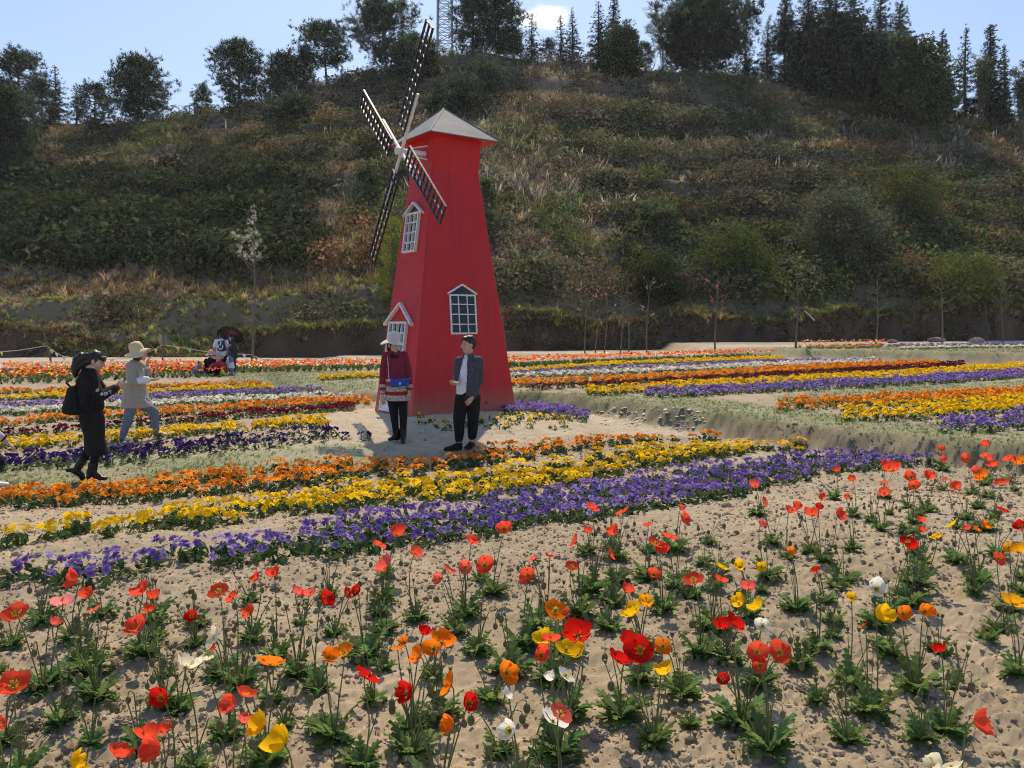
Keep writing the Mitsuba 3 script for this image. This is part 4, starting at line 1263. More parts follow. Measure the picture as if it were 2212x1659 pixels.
plants_made = []
for gi, g in enumerate(groups):
    key = numbered('poppy_plant')
    c = g['c'] + r.normal(0, 0.02, 2)
    if g['i']:
        c = c + np.array([r.normal(0, 0.03), -0.02])
    z = float(ground_z(c[0], c[1]))
    base = np.array([c[0], c[1], z - 0.006])
    sc = r.uniform(0.62, 1.0) * (1.0 if g['i'] else r.uniform(0.6, 1.0))
    scene[key + '__leaves'] = copy_of(ROS[gi % len(ROS)], T().translate(base.tolist()).rotate([0, 0, 1], float(r.uniform(0, 360))).scale([sc, sc, sc * 1.15]))
    tag(key + '__leaves', kind='stuff')
    cols = []
    for i in g['i']:
        x, y, s, cc, face = flowers[i]
        cols.append(cc)
        fp = pos[i]
        dist = fp[1]
        R_ = s / F * dist * 0.5 * (1.22 if face else 1.38)
        if face:
            axd = unit(np.array([r.normal(-0.1, 0.25) - fp[0] * 0.1, -1.0, r.uniform(0.45, 0.9)]))
        else:
            a = r.uniform(0, 2 * math.pi)
            tl = r.uniform(0.3, 1.3)
            axd = np.array([math.sin(tl) * math.cos(a), math.sin(tl) * math.sin(a), math.cos(tl)])
        Rm = frame_of(axd)
        form = int(r.integers(0, 3)) if face else int(r.integers(0, 5))
        cen = fp - axd * R_ * 0.35
        M = np.eye(4)
        M[:3, :3] = Rm @ rot_z(r.uniform(0, 6.28)) * (R_ * (1.12 if form in (1, 2, 4) else 1.0))
        M[:3, 3] = cen
        fk = numbered(f'{key}__flower')
        for j in range(4):
            put('petal', copy_of(petal_shape(form, j, cc), M), None, parent=fk)
        M2 = M.copy()
        M2[:3, :3] *= 0.95
        put('centre', copy_of(CENTRE, M2), None, parent=fk)
        b0 = base + np.array([r.normal(0, 0.012), r.normal(0, 0.012), 0.0])
        side_ = np.array([r.normal(0, 0.025), r.normal(0, 0.02), 0])
        mid = b0 * 0.45 + cen * 0.55 + side_ + [0, 0, 0.03]
        nk = cen - axd * 0.030
        tt = np.linspace(0, 1, 8)[:, None]
        ctrl = [b0, mid, nk, cen + axd * 0.004]
        pts = (1 - tt) ** 3 * ctrl[0] + 3 * (1 - tt) ** 2 * tt * ctrl[1] + 3 * (1 - tt) * tt ** 2 * ctrl[2] + tt ** 3 * ctrl[3]
        put('stem', tube(pts, np.linspace(0.0030, 0.0021, 8), 5, False), 'stem_mat', True, key)
    for _ in range(int(r.integers(2, 7)) if g['i'] else int(r.integers(3, 8))):
        h = r.uniform(0.16, 0.36) * sc
        a = r.uniform(0, 2 * math.pi)
        d = np.array([math.cos(a), math.sin(a), 0])
        o = r.uniform(0.01, 0.09)
        if r.uniform() < 0.5:          # nodding bud
            pts = [base, base + d * o * 0.5 + [0, 0, h * 0.6], base + d * o + [0, 0, h * 0.96], base + d * (o + 0.018) + [0, 0, h], base + d * (o + 0.034) + [0, 0, h * 0.955], base + d * (o + 0.036) + [0, 0, h * 0.89]]
            put('bud', copy_of(BUD, T().translate((np.array(pts[-1]) - [0, 0, 0.015]).tolist()).scale(float(r.uniform(0.75, 1.25)))), None, parent=key)
        else:
            pts = [base, base + d * o * 0.4 + [0, 0, h * 0.5], base + d * o + [0, 0, h]]
            put('seed_head', copy_of(POD, T().translate(np.array(pts[-1]).tolist()).scale(float(r.uniform(0.8, 1.2)))), None, parent=key)
        put('stem', tube(np.array(pts), np.linspace(0.0026, 0.0018, len(pts)), 4, False), 'stem_mat', True, key)
    p_ = proj(base)
    plants_made.append((key, cols, p_, where_words(*p_), sorted({PNAME[q] for q in cols})))
# a label for every plant: colour and place, then its turn from the left where neighbours look alike
TENS_ = ['twenty', 'thirty', 'forty', 'fifty']
UNIT_ = ['first', 'second', 'third', 'fourth', 'fifth', 'sixth', 'seventh', 'eighth', 'ninth']
NUMW = ['leftmost'] + UNIT_[1:] + ['tenth', 'eleventh', 'twelfth', 'thirteenth', 'fourteenth', 'fifteenth', 'sixteenth', 'seventeenth', 'eighteenth', 'nineteenth'] + [w for t_ in TENS_ for w in [t_[:-1] + 'ieth'] + [f'{t_}-{u_}' for u_ in UNIT_]]
by = {}
for key, cols, p_, wh, names in plants_made:
    what = f"{' and '.join(names)} bloom{'s' if len(cols) > 1 else ''}" if cols else 'buds only'
    if len(cols) > 1:
        what = ['two', 'three', 'four'][len(cols) - 2] + ' ' + what
    elif cols:
        what = 'one ' + what
    by.setdefault((what, wh), []).append((p_[0], key))
for (what, wh), L_ in by.items():
    L_.sort()
    for i, (_, key) in enumerate(L_):
        turn = '' if len(L_) == 1 else 'leftmost ' if i == 0 else 'rightmost ' if i == len(L_) - 1 else f'{NUMW[i]} from left, '
        tag(key, f'{turn}poppy with {what}, {wh}', 'poppy', 'poppy plants of the front bed')

# ------------------------------------------------------------------ pansies
NCOL = {'orange': [(0.86, 0.31, 0.03), (0.88, 0.42, 0.05), (0.84, 0.24, 0.02)], 'yellow': [(0.88, 0.62, 0.012), (0.90, 0.56, 0.012), (0.88, 0.68, 0.05)], 'purple': [(0.24, 0.15, 0.50), (0.32, 0.21, 0.56), (0.31, 0.27, 0.60), (0.42, 0.37, 0.66)],
        'violet': [(0.045, 0.022, 0.16), (0.065, 0.035, 0.24), (0.05, 0.03, 0.13)], 'white': [(0.80, 0.80, 0.78), (0.72, 0.74, 0.76)], 'maroon': [(0.13, 0.015, 0.035), (0.19, 0.022, 0.05), (0.10, 0.012, 0.03)]}


def pansy_flower(seed, col, eye, simple=False):
    """five rounded petals, unit radius, facing +z"""
    r = rng_of(seed)
    bag = Bag()
    for j, (a, rad, w) in enumerate([(1.95, 0.95, 0.62), (1.2, 0.95, 0.62), (3.05, 0.9, 0.55), (0.1, 0.9, 0.55), (-1.57, 0.98, 0.78)]):
        n = 4 if simple else 6
        t = np.linspace(-1, 1, n)
        an = a + t * w
        rr = rad * (1 - 0.28 * np.abs(t) ** 2.5) * r.uniform(0.9, 1.08, n)
        z = 0.10 * j * 0.3 - 0.16 * rr * r.uniform(0.2, 1.4, n)
        rim = np.stack([rr * np.cos(an), rr * np.sin(an), z], -1)
        c0 = np.array([[0, 0, 0.05 + 0.01 * j]])
        v = np.vstack([c0, rim])
        f = np.stack([np.zeros(n - 1, int), np.arange(1, n), np.arange(2, n + 1)], 1)
        cc = np.vstack([np.array(eye)[None], np.array(col) * r.uniform(0.82, 1.12, (n, 1)) * r.uniform(0.95, 1.05)])
        bag.add(v, f, cc)
    return bag.mesh()


def pansy_leaves(seed, rad, n):
    v, f, c = leaf_ball(seed, n, 0.55, flat=0.62, aspect=1.9, shell=0.3)
    return v * rad, f, np.array([0.075, 0.125, 0.050]) * c


EYES = {'orange': (0.55, 0.12, 0.01), 'yellow': (0.70, 0.42, 0.01), 'purple': (0.08, 0.03, 0.25), 'violet': (0.03, 0.012, 0.06), 'white': (0.6, 0.6, 0.35), 'maroon': (0.05, 0.008, 0.012)}
LEAFV = [proto(pansy_leaves(600 + i, 0.115, 56)[:2], 'gloss_leaf_mat', color=pansy_leaves(600 + i, 0.115, 56)[2]) for i in range(7)]
FLOWV = {k: [proto(m_[:2], 'petal_mat', color=m_[2]) for m_ in [pansy_flower(620 + i, NCOL[k][i % len(NCOL[k])], EYES[k]) for i in range(7)]] for k in ('orange', 'yellow', 'purple')}


def bloom_frames(r, n, rad):
    """where the blooms of one plant sit and which way they face"""
    a = r.uniform(0, 2 * math.pi, n)
    q = np.sqrt(r.uniform(0.02, 1, n))
    p = np.stack([np.cos(a) * q * rad, np.sin(a) * q * rad, rad * (0.62 + 0.55 * np.sqrt(np.clip(1 - 0.8 * q ** 2, 0, 1)))], -1)
    d = unit(np.stack([np.cos(a) * q * 0.7, np.sin(a) * q * 0.7 + r.choice([-0.75, 0.35], n), np.full(n, 0.75)], -1) + r.normal(0, 0.28, (n, 3)))
    return p, d


def strip_points(far, near, gap, seed, up_far=0.10, up_near=0.02, fill=1.0, tries=40, push=0.0):
    """points between two edges, no two closer than gap"""
    r = rng_of(seed)
    far, near = np.array(far, float), np.array(near, float)
    t = np.linspace(0, 1, 60)

    def along(e):
        s = np.concatenate([[0], np.cumsum(np.hypot(*np.diff(e, axis=0).T))])
        return np.stack([np.interp(t * s[-1], s, e[:, k]) for k in (0, 1)], -1)
    A, B_ = along(far), along(near)
    A, B_ = unproject(A[:, 0], A[:, 1], up_far)[:, :2], unproject(B_[:, 0], B_[:, 1], up_near)[:, :2] + [0, push]
    mid = (A + B_) / 2
    L = np.hypot(*np.diff(mid, axis=0).T).sum()
    Wd = np.hypot(*(A - B_).T).mean()
    n = int(tries * L * max(Wd, gap) / gap ** 2)
    seg = np.concatenate([[0], np.cumsum(np.hypot(*np.diff(mid, axis=0).T))]) / L
    tt = np.interp(r.uniform(0, 1, n), seg, np.arange(60))
    ss = r.uniform(0, 1, (n, 1))
    i = np.clip(tt.astype(int), 0, 58)
    w = (tt - i)[:, None]
    q = (A[i] * (1 - w) + A[i + 1] * w) * (1 - ss) + (B_[i] * (1 - w) + B_[i + 1] * w) * ss
    grid, out = {}, []
    for x, y in q:
        k = (int(x // gap), int(y // gap))
        ok = True
        for a in (-1, 0, 1):
            for b in (-1, 0, 1):
                for (x2, y2) in grid.get((k[0] + a, k[1] + b), ()):
                    if (x - x2) ** 2 + (y - y2) ** 2 < gap * gap:
                        ok = False
        if ok:
            grid.setdefault(k, []).append((x, y))
            out.append((x, y))
    out = np.array(out)
    if fill < 1:
        out = out[r.uniform(0, 1, len(out)) < fill]
    return out


NEAR_ROWS = [
    ('purple', [(-40, 1205), (100, 1200), (200, 1185), (300, 1168), (450, 1150), (600, 1132), (800, 1098), (1000, 1077), (1200, 1044), (1400, 1014), (1600, 985), (1750, 968), (1900, 966), (2030, 990)],
     [(-40, 1310), (100, 1285), (200, 1288), (300, 1268), (450, 1245), (600, 1230), (800, 1203), (1000, 1178), (1200, 1140), (1400, 1110), (1600, 1076), (1750, 1045), (1900, 1020), (2030, 1012)], 0.185, 'purple pansy plant in the nearest pansy row'),
    ('yellow', [(-40, 1142), (100, 1118), (250, 1095), (400, 1078), (600, 1060), (800, 1028), (1000, 1010), (1200, 985), (1350, 957), (1500, 948), (1650, 952), (1735, 962)],
     [(-40, 1190), (100, 1180), (250, 1168), (400, 1150), (600, 1122), (800, 1105), (1000, 1090), (1200, 1060), (1350, 1030), (1500, 1002), (1650, 978), (1735, 972)], 0.20, 'yellow pansy plant in the middle row between orange and purple'),
    ('orange', [(-40, 1052), (150, 1042), (300, 1030), (450, 1012), (600, 992), (750, 985), (900, 980), (980, 975), (1050, 958), (1200, 940), (1400, 931), (1545, 936)],
     [(-40, 1108), (150, 1100), (300, 1092), (450, 1080), (600, 1066), (750, 1050), (900, 1032), (1050, 1012), (1200, 986), (1400, 960), (1545, 948)], 0.205, 'orange pansy plant in the row at the feet of the two standing visitors')]
HEADS = {}
for cn in ('orange', 'yellow'):
    HEADS[cn] = []
    for i in range(9):
        r = rng_of(900 + i)
        n = 9 + i % 5
        p, d = bloom_frames(r, n, 0.115)
        bag = Bag()
        for k in range(n):
            m_ = pansy_flower(900 + int(r.integers(0, 200)), NCOL[cn][int(r.integers(0, len(NCOL[cn])))], EYES[cn], True)
            bag.add(m_[0] @ (frame_of(d[k]) * r.uniform(0.029, 0.038)).T + p[k], m_[1], m_[2])
        m_ = bag.mesh()
        HEADS[cn].append(proto(m_[:2], 'petal_mat', color=m_[2]))
for ri, (cn, far, near, gap, lab) in enumerate(NEAR_ROWS):
    pts = strip_points(far, near, gap, 700 + ri, 0.15, 0.0, push=0.09)
    r = rng_of(710 + ri)
    pts = pts[r.uniform(0, 1, len(pts)) < np.where((pts[:, 0] < -2.6) & (F2(pts[:, 0], pts[:, 1], 1.2, 88) > 0.03) & (cn != 'orange'), 0.95, 0.98)]
    nearest = np.argsort(np.hypot(pts[:, 0], pts[:, 1]))
    pts = pts[nearest]
    for i, (x, y) in enumerate(pts[:300]):
        key = numbered(f'{cn}_pansy')
        z = float(ground_z(x, y))
        sc = float(r.uniform(0.75, 1.2))
        ang = float(r.uniform(0, 360))
        scene[key + '__leaves'] = copy_of(LEAFV[i % 7], T().translate([x, y, z - 0.015]).rotate([0, 0, 1], ang).scale(sc))
        tag(key + '__leaves', kind='stuff')
        n = int(r.integers(5, 10)) if cn == 'purple' else int(r.integers(8, 14))
        p, d = bloom_frames(r, n, 0.115 * sc)
        if cn == 'purple' or y < 6.5:
            for k in range(n):
                M = np.eye(4)
                M[:3, :3] = frame_of(d[k]) @ rot_z(r.uniform(0, 6.28)) * r.uniform(0.026, 0.036)
                M[:3, 3] = p[k] + [x, y, z]
                put('flower', copy_of(FLOWV[cn][int(r.integers(0, 7))], M), None, parent=key)
        else:
            put('flowers', copy_of(HEADS[cn][i % 9], T().translate([x, y, z]).rotate([0, 0, 1], ang * 7 % 360).scale(sc)), None, parent=key)
            tag(key + '__flowers', kind='stuff')
        pq = proj([x, y, z])[0]
        edge = ['front edge', 'middle', 'back edge'][int(np.clip(np.interp(pq, [q_[0] for q_ in near], [q_[1] for q_ in near]) - proj([x, y, z])[1], 0, 1e9) / max(1.0, np.interp(pq, [q_[0] for q_ in near], [q_[1] for q_ in near]) - np.interp(pq, [q_[0] for q_ in far], [q_[1] for q_ in far])) * 2.999) if True else 0]
        zone = ['at the left picture edge', 'below the woman in black', 'below the woman in beige', 'left of the striped coat', 'below the striped coat', 'below the boy', 'just right of the windmill', 'below the stony path', 'right of the stony path', 'at the right end'][int(np.clip(np.searchsorted([90, 240, 420, 700, 900, 1060, 1250, 1450, 1700], pq), 0, 9))]
        tag(key, f'{cn} pansy plant, {edge} of its row, {zone}', 'pansy', f'{cn} pansies of the front rows')

# the farther beds are too many to take one by one: one mass for each bed
_simple = {k: [pansy_flower(950 + i, NCOL[k][i % len(NCOL[k])], EYES[k], True) for i in range(5)] for k in NCOL}
_leafy = [leaf_ball(640 + i, 22, 0.6, flat=0.62, aspect=1.8, shell=0.35) for i in range(3)]


BED_PLANTS = {}


def flower_bed(cn, far, near, gap, label, seed, size=0.115, blooms=9, fs=0.034, up=0.10, name=None):
    pts = strip_points(far, near, gap, seed, up, 0.02, 0.95, 26)
    r = rng_of(seed + 1)
    kind_ = (cn, blooms)
    if kind_ not in BED_PLANTS:
        BED_PLANTS[kind_] = []
        for q in range(6):
            bag = Bag()
            v, f, c = _leafy[q % 3]
            bag.add(v, f, np.array([0.075, 0.125, 0.050]) * c * r.uniform(0.85, 1.2))
            pp_, d = bloom_frames(r, blooms, 1.0)
            R_ = frame_of(d)
            for m_ in range(blooms):
                v, f, c = _simple[cn][int(r.integers(0, 5))]
                bag.add(v @ (R_[m_] * 0.30 * r.uniform(0.85, 1.2)).T + pp_[m_], f, np.clip(c * r.uniform(0.88, 1.1), 0, 0.95))
            m_ = bag.mesh()
            BED_PLANTS[kind_].append(proto(m_[:2], 'petal_mat', color=m_[2]))
    key = numbered(name or f'{cn}_pansy_bed')
    z = ground_z(pts[:, 0], pts[:, 1])
    for i, (x, y) in enumerate(pts):
        scene[f'{key}__{i + 1:03d}'] = copy_of(BED_PLANTS[kind_][int(r.integers(0, 6))], T().translate([x, y, z[i] - 0.01]).rotate([0, 0, 1], float(r.uniform(0, 360))).scale(float(size * r.uniform(0.75, 1.2))))
    tag(key, label, 'flower bed', kind='stuff')


def band(pts, up, down):
    p = np.array(pts, float)
    if p[0, 0] > 900:
        up, down = up * 1.35, down * 1.35
    return [(x, y - up) for x, y in p], [(x, y + down) for x, y in p]


BEDS = [
    ('violet', [(-40, 975), (120, 972), (300, 962), (500, 940), (640, 930), (720, 930), (800, 940)], [(-40, 1018), (120, 1014), (300, 998), (500, 978), (640, 960), (720, 955), (800, 950)], 0.20, 'dark violet pansies in the left bed nearest the grass path'),
    ('yellow', *band([(-40, 962), (60, 958), (160, 952), (330, 938), (500, 924), (620, 915), (700, 914)], 13, 13), 0.20, 'yellow pansies behind the dark violet row on the left'),
    ('maroon', *band([(-40, 938), (60, 934), (161, 925), (322, 915), (457, 902), (577, 893), (700, 884), (760, 880)], 9, 9), 0.20, 'dark maroon pansies in the left bed'),
    ('orange', *band([(-40, 918), (27, 912), (188, 898), (376, 890), (510, 882), (600, 874), (700, 868), (796, 865)], 10, 9), 0.20, 'orange pansies in the left bed reaching the windmill door'),
    ('white', *band([(-40, 894), (13, 890), (134, 884), (269, 877), (403, 868), (591, 860), (700, 858), (775, 858)], 8, 8), 0.20, 'white pansies in the left bed'),
    ('purple', *band([(-40, 882), (0, 878), (134, 872), (269, 862), (430, 852), (591, 846), (690, 843)], 8, 7), 0.20, 'lilac pansies behind the white row on the left'),
    ('yellow', *band([(-40, 863), (0, 861), (134, 856), (269, 849), (403, 842), (591, 837)], 7, 6), 0.21, 'yellow pansies far back on the left'),
    ('orange', *band([(-40, 849), (0, 847), (134, 845), (349, 835), (510, 830), (560, 830)], 6, 5), 0.22, 'orange pansies at the back of the left beds'),
    ('yellow', *band([(692, 816), (740, 813), (800, 811), (845, 810)], 6, 6), 0.22, 'small patch of yellow pansies left of the windmill behind the bank'),
    ('yellow', *band([(1060, 803), (1111, 801), (1336, 786), (1592, 776), (1690, 775)], 4, 3.5), 0.24, 'rearmost yellow pansies right of the windmill'),
    ('purple', *band([(1060, 809), (1111, 807), (1387, 794), (1643, 781), (1900, 779)], 3, 3), 0.24, 'rear lilac pansies right of the windmill'),
    ('white', *band([(1060, 815), (1111, 813), (1387, 802), (1694, 787), (1900, 780)], 5, 4), 0.23, 'white pansies right of the windmill'),
    ('orange', *band([(1060, 830), (1106, 828), (1387, 817), (1694, 798), (1850, 790), (2027, 785)], 6, 6), 0.22, 'long orange pansy row right of the windmill'),
    ('maroon', *band([(1146, 837), (1300, 831), (1438, 825), (1745, 807), (2078, 787)], 5, 5), 0.22, 'maroon pansies right of the windmill'),
    ('yellow', *band([(1270, 846), (1350, 842), (1489, 833), (1848, 817), (2040, 804), (2260, 790)], 8, 7), 0.21, 'long yellow pansy row right of the windmill'),
    ('purple', *band([(1400, 849), (1470, 849), (1600, 840), (1848, 829), (2040, 817), (2260, 803)], 9, 8), 0.21, 'long lilac pansy row right of the windmill'),
    ('orange', *band([(1686, 874), (1760, 872), (1950, 861), (2100, 853), (2260, 846)], 9, 10), 0.20, 'orange pansies on the upper terrace at the right'),
    ('yellow', *band([(1830, 893), (1900, 892), (1960, 891), (2100, 880), (2260, 868)], 14, 13), 0.20, 'yellow pansies on the upper terrace at the right edge'),
    ('purple', *band([(2040, 917), (2120, 912), (2260, 900)], 14, 17), 0.20, 'lilac pansies on the terrace at the right picture edge'),
    ('purple', *band([(1095, 885), (1140, 884), (1200, 890), (1268, 902)], 10, 8), 0.20, 'lilac pansies at the right foot of the windmill'),
    ('yellow', *band([(905, 905), (960, 912), (1030, 912), (1100, 909), (1170, 908), (1235, 910)], 12, 13), 0.24, 'straggling yellow pansies in the shade at the windmill foot'),
    ('orange', *band([(1745, 750), (1830, 750), (1900, 748)], 2.5, 2), 0.3, 'thin orange row on the far upper terrace'),
    ('purple', *band([(1850, 747), (2000, 745), (2240, 742)], 2, 2), 0.3, 'thin lilac row on the far upper terrace'),
    ('white', *band([(1950, 752), (2100, 749), (2240, 748)], 2, 2), 0.3, 'thin white row on the far upper terrace'),
]
for i, (cn, far, near, gap, lab) in enumerate(BEDS):
    dim = 'shade' in lab
    flower_bed(cn, far, near, gap, lab, 800 + 3 * i, blooms=4 if dim else 10, fs=0.03 if dim else 0.037, size=0.10 if dim else 0.12)


# poppies far back, far too many to count
def cup(seed):
    r = rng_of(seed)
    n = 6
    a = np.arange(n) * 2 * np.pi / n + r.uniform(0, 1, n) * 0.4
    rim = np.stack([np.cos(a) * r.uniform(0.8, 1.1, n), np.sin(a) * r.uniform(0.8, 1.1, n), r.uniform(0.45, 0.9, n)], -1)
    v = np.vstack([[[0, 0, 0]], rim])
    f = np.array([[0, 1 + i, 1 + (i + 1) % n] for i in range(n)])
    return v, f, np.concatenate([[0.8], r.uniform(0.85, 1.15, n)])[:, None]


CUPS = [cup(960 + i) for i in range(4)]
MIXC = np.array([PCOL['S'], PCOL['S'], PCOL['K'], PCOL['S'], PCOL['O'], PCOL['O'], PCOL['Y'], PCOL['G'], PCOL['W'], PCOL['R']])


def poppy_field(far, near, gap, label, seed, fl=2.2, height=0.30, mixc=MIXC, fs=0.052):
    pts = strip_points(far, near, gap, seed, 0.15, 0.0, 1.0, 22)
    r = rng_of(seed + 1)
    n = len(pts)
    base = np.stack([pts[:, 0], pts[:, 1], ground_z(pts[:, 0], pts[:, 1]) - 0.01], -1)
    bag = Bag()
    for k in range(3):
        j = np.arange(n)[k::3]
        bag.scatter(LAWN[k], base[j], rand_rot(r, len(j), 0.15), (0.22 * r.uniform(0.8, 1.3, len(j)))[:, None], jitter_col(r, (0.075, 0.125, 0.045), len(j), 0.22))
    m = int(n * fl)
    i = r.integers(0, n, m)
    p = base[i] + np.stack([r.normal(0, gap * 0.5, m), r.normal(0, gap * 0.5, m), height * r.uniform(0.7, 1.15, m)], -1)
    for k in range(4):
        j = np.arange(m)[k::4]
        bag.scatter(CUPS[k], p[j], rand_rot(r, len(j), 0.5), (fs * r.uniform(0.75, 1.25, len(j)))[:, None], jitter_col(r, mixc[r.integers(0, len(mixc), len(j))], len(j), 0.06, 0.03))
    key = bag.put('poppy_bed', 'petal_mat')
    tag(key, label, 'flower bed', kind='stuff')


MIX2 = np.array([PCOL['S'], PCOL['O'], PCOL['Y'], PCOL['G'], PCOL['K'], PCOL['W'], PCOL['O']])
poppy_field([(-40, 792), (120, 788), (330, 790), (480, 800)], [(-40, 832), (120, 828), (330, 818), (480, 816)], 0.27, 'mixed red, yellow and white poppies at the back of the field on the left', 880, 1.9)
poppy_field([(330, 786), (520, 786), (700, 784), (845, 783)], [(330, 800), (520, 806), (700, 802), (845, 800)], 0.25, 'dense red and orange poppy strip left of the windmill', 883, 3.0)
poppy_field([(1060, 782), (1200, 776), (1400, 769), (1668, 761)], [(1060, 798), (1200, 790), (1400, 780), (1668, 771)], 0.22, 'dense red poppy strip right of the windmill along the earth cutting', 886, 3.4)
poppy_field([(1725, 744), (1905, 743)], [(1725, 750), (1905, 747)], 0.32, 'short red poppy strip on the far upper terrace', 889, 2.5)

# ------------------------------------------------------------------ clods, stones, path grass
def clod(seed, sub=0):
    r = rng_of(seed)
    o = trimesh.creation.icosphere(sub + 1 if sub else 1, 1.0)
    v = np.array(o.vertices)
    v = v * (0.75 + 0.5 * r.uniform(0, 1, (len(v), 1))) * np.array([1, r.uniform(0.7, 1), r.uniform(0.5, 0.8)])
    return v, np.array(o.faces), np.ones((len(v), 1))


def rock20(seed):
    r = rng_of(seed)
    o = trimesh.creation.icosahedron()
    v = np.array(o.vertices) * (0.7 + 0.6 * r.uniform(0, 1, (12, 1))) * np.array([1, r.uniform(0.7, 1), r.uniform(0.5, 0.85)])
    return v, np.array(o.faces), np.ones((12, 1)) * 1.0


ROCKS = [rock20(1100 + i) for i in range(10)]
CRUMBS = []
for i in range(5):
    q = rng_of(1120 + i)
    o = trimesh.creation.box(extents=[1.5, 1.3, 1.0])
    v = np.array(o.vertices) * q.uniform(0.55, 1.15, (8, 1))
    CRUMBS.append((v, np.array(o.faces), np.ones((8, 1))))
r = rng_of(1111)
N = 70000
cy = 1.7 + 11.5 * r.uniform(0, 1, N) ** 1.5
cx_ = r.uniform(-0.74, 0.74, N) * (cy + 0.2)
dens = np.clip(F2(cx_, cy, 0.9, 91, 3) * 1.8 + 0.62, 0, 1)
sand = np.maximum(zone_weight('sand', cx_, cy), zone_weight('grass', cx_, cy))
ok = (r.uniform(0, 1, N) < dens) & (r.uniform(0, 1, N) > sand * 0.93)
cx_, cy = cx_[ok], cy[ok]
n = len(cx_)
s = np.clip(np.exp(r.normal(-4.95, 0.55, n)), 0.003, 0.03) * (0.75 + 0.05 * cy)
cpos = np.stack([cx_, cy, full_h(cx_, cy) + s * 0.15], -1)
ccol = jitter_col(r, soil_color(cx_, cy) * 1.02, n, 0.12, 0.03)
bag = Bag()
small = s < 0.0125
for k in range(5):
    j = np.nonzero(small)[0][k::5]
    bag.scatter(CRUMBS[k], cpos[j], rand_rot(r, len(j), 1.0), s[j][:, None], ccol[j] * 1.1)
for k in range(10):
    j = np.nonzero(~small)[0][k::10]
    bag.scatter(ROCKS[k], cpos[j], rand_rot(r, len(j), 0.6), s[j][:, None], ccol[j] * 1.1)
bag.put('soil_clods', 'soil_mat')
tag('soil_clods', 'dry earth clods scattered over the flower beds', 'soil clods', kind='stuff')
for i, (x, y, w, lab) in enumerate([(1294, 1601, 42, 'grey brown stone among the poppies at the bottom centre'), (63, 1570, 52, 'large earth lump near the lower left corner'), (263, 1575, 44, 'flat earth lump right of the large one at lower left'),
                                    (376, 1400, 26, 'small dark lump below the three cream poppies'), (1530, 1268, 26, 'lump of earth right of centre between poppies'), (2015, 1506, 40, 'rounded stone near the right edge below a red poppy'),
                                    (1570, 1098, 22, 'pale stone beside the purple pansies right of centre'), (1210, 1640, 34, 'stone at the bottom edge of the picture'), (1735, 1500, 30, 'lump of earth right of the double coral poppies')]):
    q = unproject(x, y)[0]
    v, f, _ = clod(1150 + i, 2)
    rad = w / F * q[1] * 0.5
    put_key = put('stone', (v * rad * [1, 0.9, 0.9] + [q[0], q[1], float(ground_z(q[0], q[1])) + rad * 0.25], f), 'stone_mat', 40)
    tag(put_key, lab, 'stone', 'stones lying in the front bed')
scene['stone_mat'] = P(mikit.proc(lambda p, n, uv: mix((0.25, 0.20, 0.15), (0.38, 0.31, 0.23), fbm(p.x * 30, p.y * 30, p.z * 30))), 0.9)
# pale stones trodden into the path right of the windmill
bag = Bag()
m = 0
CXY = np.stack([r.uniform(1290, 1530, 900), r.uniform(878, 932, 900)], -1)
CAND = unproject(CXY[:, 0], CXY[:, 1])
for _ in range(900):
    x, y = CXY[_]
    if y < 878 + (x - 1290) * 0.03 or y > 930 - abs(x - 1400) * 0.12:
        continue
    q = CAND[_]
    sz = r.uniform(0.015, 0.06)
    bag.scatter(ROCKS[m % 10], [[q[0], q[1], float(ground_z(q[0], q[1])) + 0.004]], rand_rot(r, 1, 0.15), np.array([[sz, sz * 0.8, sz * 0.35]]), jitter_col(r, (0.50, 0.47, 0.40), 1, 0.15, 0.02))
    m += 1
    if m > 150:
        break
bag.put('path_stones', 'soil_mat')
tag('path_stones', 'pale flat stones on the path right of the windmill', 'stones', kind='stuff')
GRASS = [blade_tuft(160 + i, 8, 1.0, 1.1, 0.11, 0.5) for i in range(3)]
N = 120000
gy = 8.0 + 36 * r.uniform(0, 1, N) ** 1.3
gx = r.uniform(-0.72, 0.72, N) * gy
w = zone_weight('grass', gx, gy, 0.35) * np.clip(0.7 + 1.8 * F2(gx, gy, 1.6, 41, 3), 0, 1)
wild = (np.exp(-((side1(gx, gy) - 0.9) / 0.6) ** 2) * 0.35 + 0.02) * (F2(gx, gy, 1.1, 47) > -0.05)
ok = r.uniform(0, 1, N) < np.maximum(w, wild)
gx, gy = gx[ok], gy[ok]
n = len(gx)
bag = Bag()
gp = np.stack([gx, gy, ground_z(gx, gy) - 0.003], -1)
for k in range(3):
    j = np.arange(n)[k::3]
    bag.scatter(GRASS[k], gp[j], rand_rot(r, len(j), 0.2), (r.uniform(0.018, 0.045, len(j)) * (1 + gy[j] * 0.025))[:, None], jitter_col(r, pick(r, [(0.20, 0.24, 0.11), (0.25, 0.27, 0.15), (0.16, 0.20, 0.09)], len(j)), len(j), 0.15))
bag.put('path_grass', 'leaf_mat')
tag('path_grass', 'thin worn grass on the paths and banks of the field', 'grass', kind='stuff')

# ------------------------------------------------------------------ people
def fabric(rgb, amt=0.18, fr=60, rough=0.9, **kw):
    rgb = tuple(rgb)
    return P(mikit.proc(lambda p, n, uv: mi.Color3f(rgb) * (1 - amt + 2 * amt * fbm(p.x * fr, p.y * fr, p.z * fr, 2))), rough, **kw)


